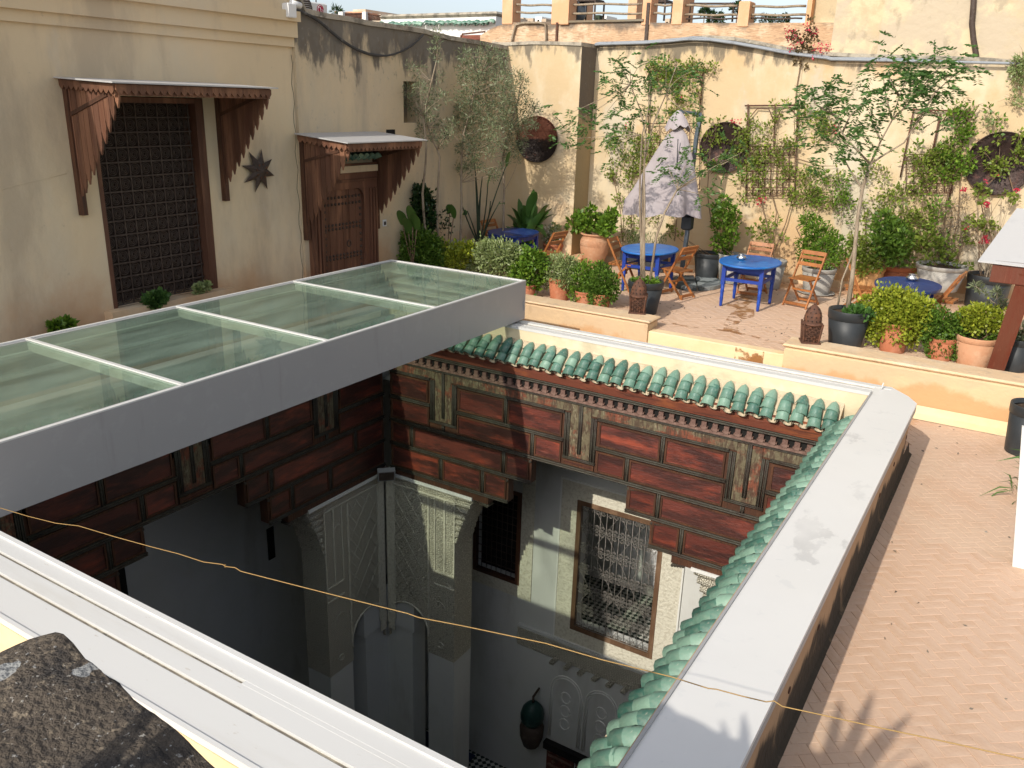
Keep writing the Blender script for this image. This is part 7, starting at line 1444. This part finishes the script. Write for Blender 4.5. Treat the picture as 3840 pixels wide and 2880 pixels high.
# ------------------------------------------------------------------ near parapet with lichen, plant beside the viewer, wire
zz = -1.0; b_ = C(0, 1900, .5908)
edge = [onZ(b_(*q), zz) for q in ((345, 735), (430, 800), (520, 880), (610, 980), (700, 1030), (800, 1130), (930, 1230), (1160, 1420), (1450, 1659))]
edge += [Vector((x, .655 + .02 * sin(x * 9), zz)) for x in (-.7, -.4, 0, .4, .9)]
lft = [onZ(b_(*q), zz) for q in ((180, 780), (0, 850), (-250, 980))]
back = [Vector((1.0, .2, zz)), Vector((.2, .18, zz)), Vector((-.6, .2, zz)), Vector((-1.1, .22, zz)), Vector((-1.56, .25, zz))]
outl = [(p.x, p.y) for p in edge] + [(p.x, p.y) for p in back] + [(p.x, p.y) for p in reversed(lft)]
npw = thing('near_parapet', 'dark lichen crusted wall top in the near left corner', 'wall')
def resample(P_, step):
    out = []
    for (xa, ya), (xb, yb) in zip(P_, P_[1:] + P_[:1]):
        k = max(1, int(hypot(xb - xa, yb - ya) / step)); out += [(xa + (xb - xa) * i / k, ya + (yb - ya) * i / k) for i in range(k)]
    return out
outl = resample(outl, .02)
mb = MB(); n = len(outl); cxm = sum(x for x, y in outl) / n; cym = sum(y for x, y in outl) / n
# top built as a dense bumpy sheet clipped to the outline
def inside(x, y):
    c_ = False; j = n - 1
    for i in range(n):
        xi, yi = outl[i]; xj, yj = outl[j]
        if (yi > y) != (yj > y) and x < (xj - xi) * (y - yi) / (yj - yi) + xi: c_ = not c_
        j = i
    return c_
import mathutils.noise as mn
rows = 44; vs = []; fs = []
for j in range(rows + 1):
    s_ = 1 - (j / rows) ** 1.0
    for i in range(n):
        x, y = outl[i]; X = cxm + (x - cxm) * s_; Y = cym + (y - cym) * s_; e_ = min(1, j / 3); X += .006 * mn.noise(Vector((X * 40, Y * 40, 7))); vs.append((X, Y, zz - .025 * (1 - e_) ** 2 + .014 * mn.noise(Vector((X * 9, Y * 9, 0))) + .006 * mn.noise(Vector((X * 30, Y * 30, 3)))))
for j in range(rows):
    for i in range(n): a, b = j * n + i, j * n + (i + 1) % n; fs.append((a, b, b + n, a + n))
bt0 = len(vs); vs += [(x * 1.0, y - .012 if y > .5 else y, zz - .12) for x, y in outl] + [(x, y - .04 if y > .5 else y, WALK) for x, y in outl]
for i in range(n): k = (i + 1) % n; fs += [(i, bt0 + i, bt0 + k, k), (bt0 + i, bt0 + n + i, bt0 + n + k, bt0 + k)]
mb.add(vs, fs, True); mb.build('wall_top', M['lichen'], npw)
pl_ = thing('potted_agave', 'spiky potted plant beside the viewer that shades the walkway', 'potted plant', (-.86, -.12, -1.6)); pot(pl_, .16, .5, M['terra'])
MB().box((-.35, -.25, -1.9), (.35, .25, 0)).build('plinth', M['rose'], pl_)
for k in range(15): a = k * 2.4; el2 = .5 + .6 * random.random(); bladeleaf(pl_, (0, 0, .5), (.62 * cos(a) * cos(el2) * .8, .5 * sin(a) * cos(el2), .55 + 1.1 * sin(el2)), .10, 0, LF['broad'])
wr = []
for q in (D(-40, 1088), D(0, 1097), D(60, 1115), D(120, 1130), D(170, 1136), D(250, 1160), D(330, 1182), D(385, 1196), D(440, 1214), D(480, 1219), D(489, 1224), D(508, 1226), D(520, 1234), D(700, 1280), D(880, 1325), D(905, 1334), D(1000, 1352), D(1180, 1390), D(1300, 1425), D(1450, 1462), D(1530, 1487), D(1548, 1489), D(1600, 1503), D(1655, 1516), D(1672, 1514), D(1690, 1526), D(1760, 1541), D(1900, 1572), D(2060, 1606), D(2212, 1640), D(2300, 1660)): wr.append(onY(q, 2.2))
wo_ = thing('stretched_wire', 'kinked golden wire stretched across the patio opening in front', 'wire'); MB().tube(wr, .0019, 6).build('wire_strand', M['wire'], wo_)
k_ = onY(D(487, 1222), 2.2); MB().tube([k_ + Vector((0, 0, .008)), k_ + Vector((-.004, 0, -.012))], .0019, 5).build('twisted_end', M['wire'], wo_)

# fallen leaves and grit on the floors
P_ = []
for x, y, n in ((-6.4, 11.6, 60), (-4.9, 12.2, 50), (-2.9, 12.0, 50), (-1.7, 12.3, 40), (-5.4, 14.6, 60), (-3.4, 14.8, 70), (-1.9, 14.9, 60), (-.6, 15.2, 50), (-7.4, 14.0, 50)):
    P_ += [(x + random.gauss(0, .45), y + random.gauss(0, .3), TER + .004) for _ in range(n)]
P_ += [(random.uniform(-.55, .6), random.uniform(4.5, 10.6), WALK + .003) for _ in range(26)]
link(leaves_mesh('fallen_leaves', P_, [(random.gauss(0, 1), random.gauss(0, 1), .08) for _ in P_], .035, .018, LF['dry']), 'fallen_leaves', None, kind='stuff')
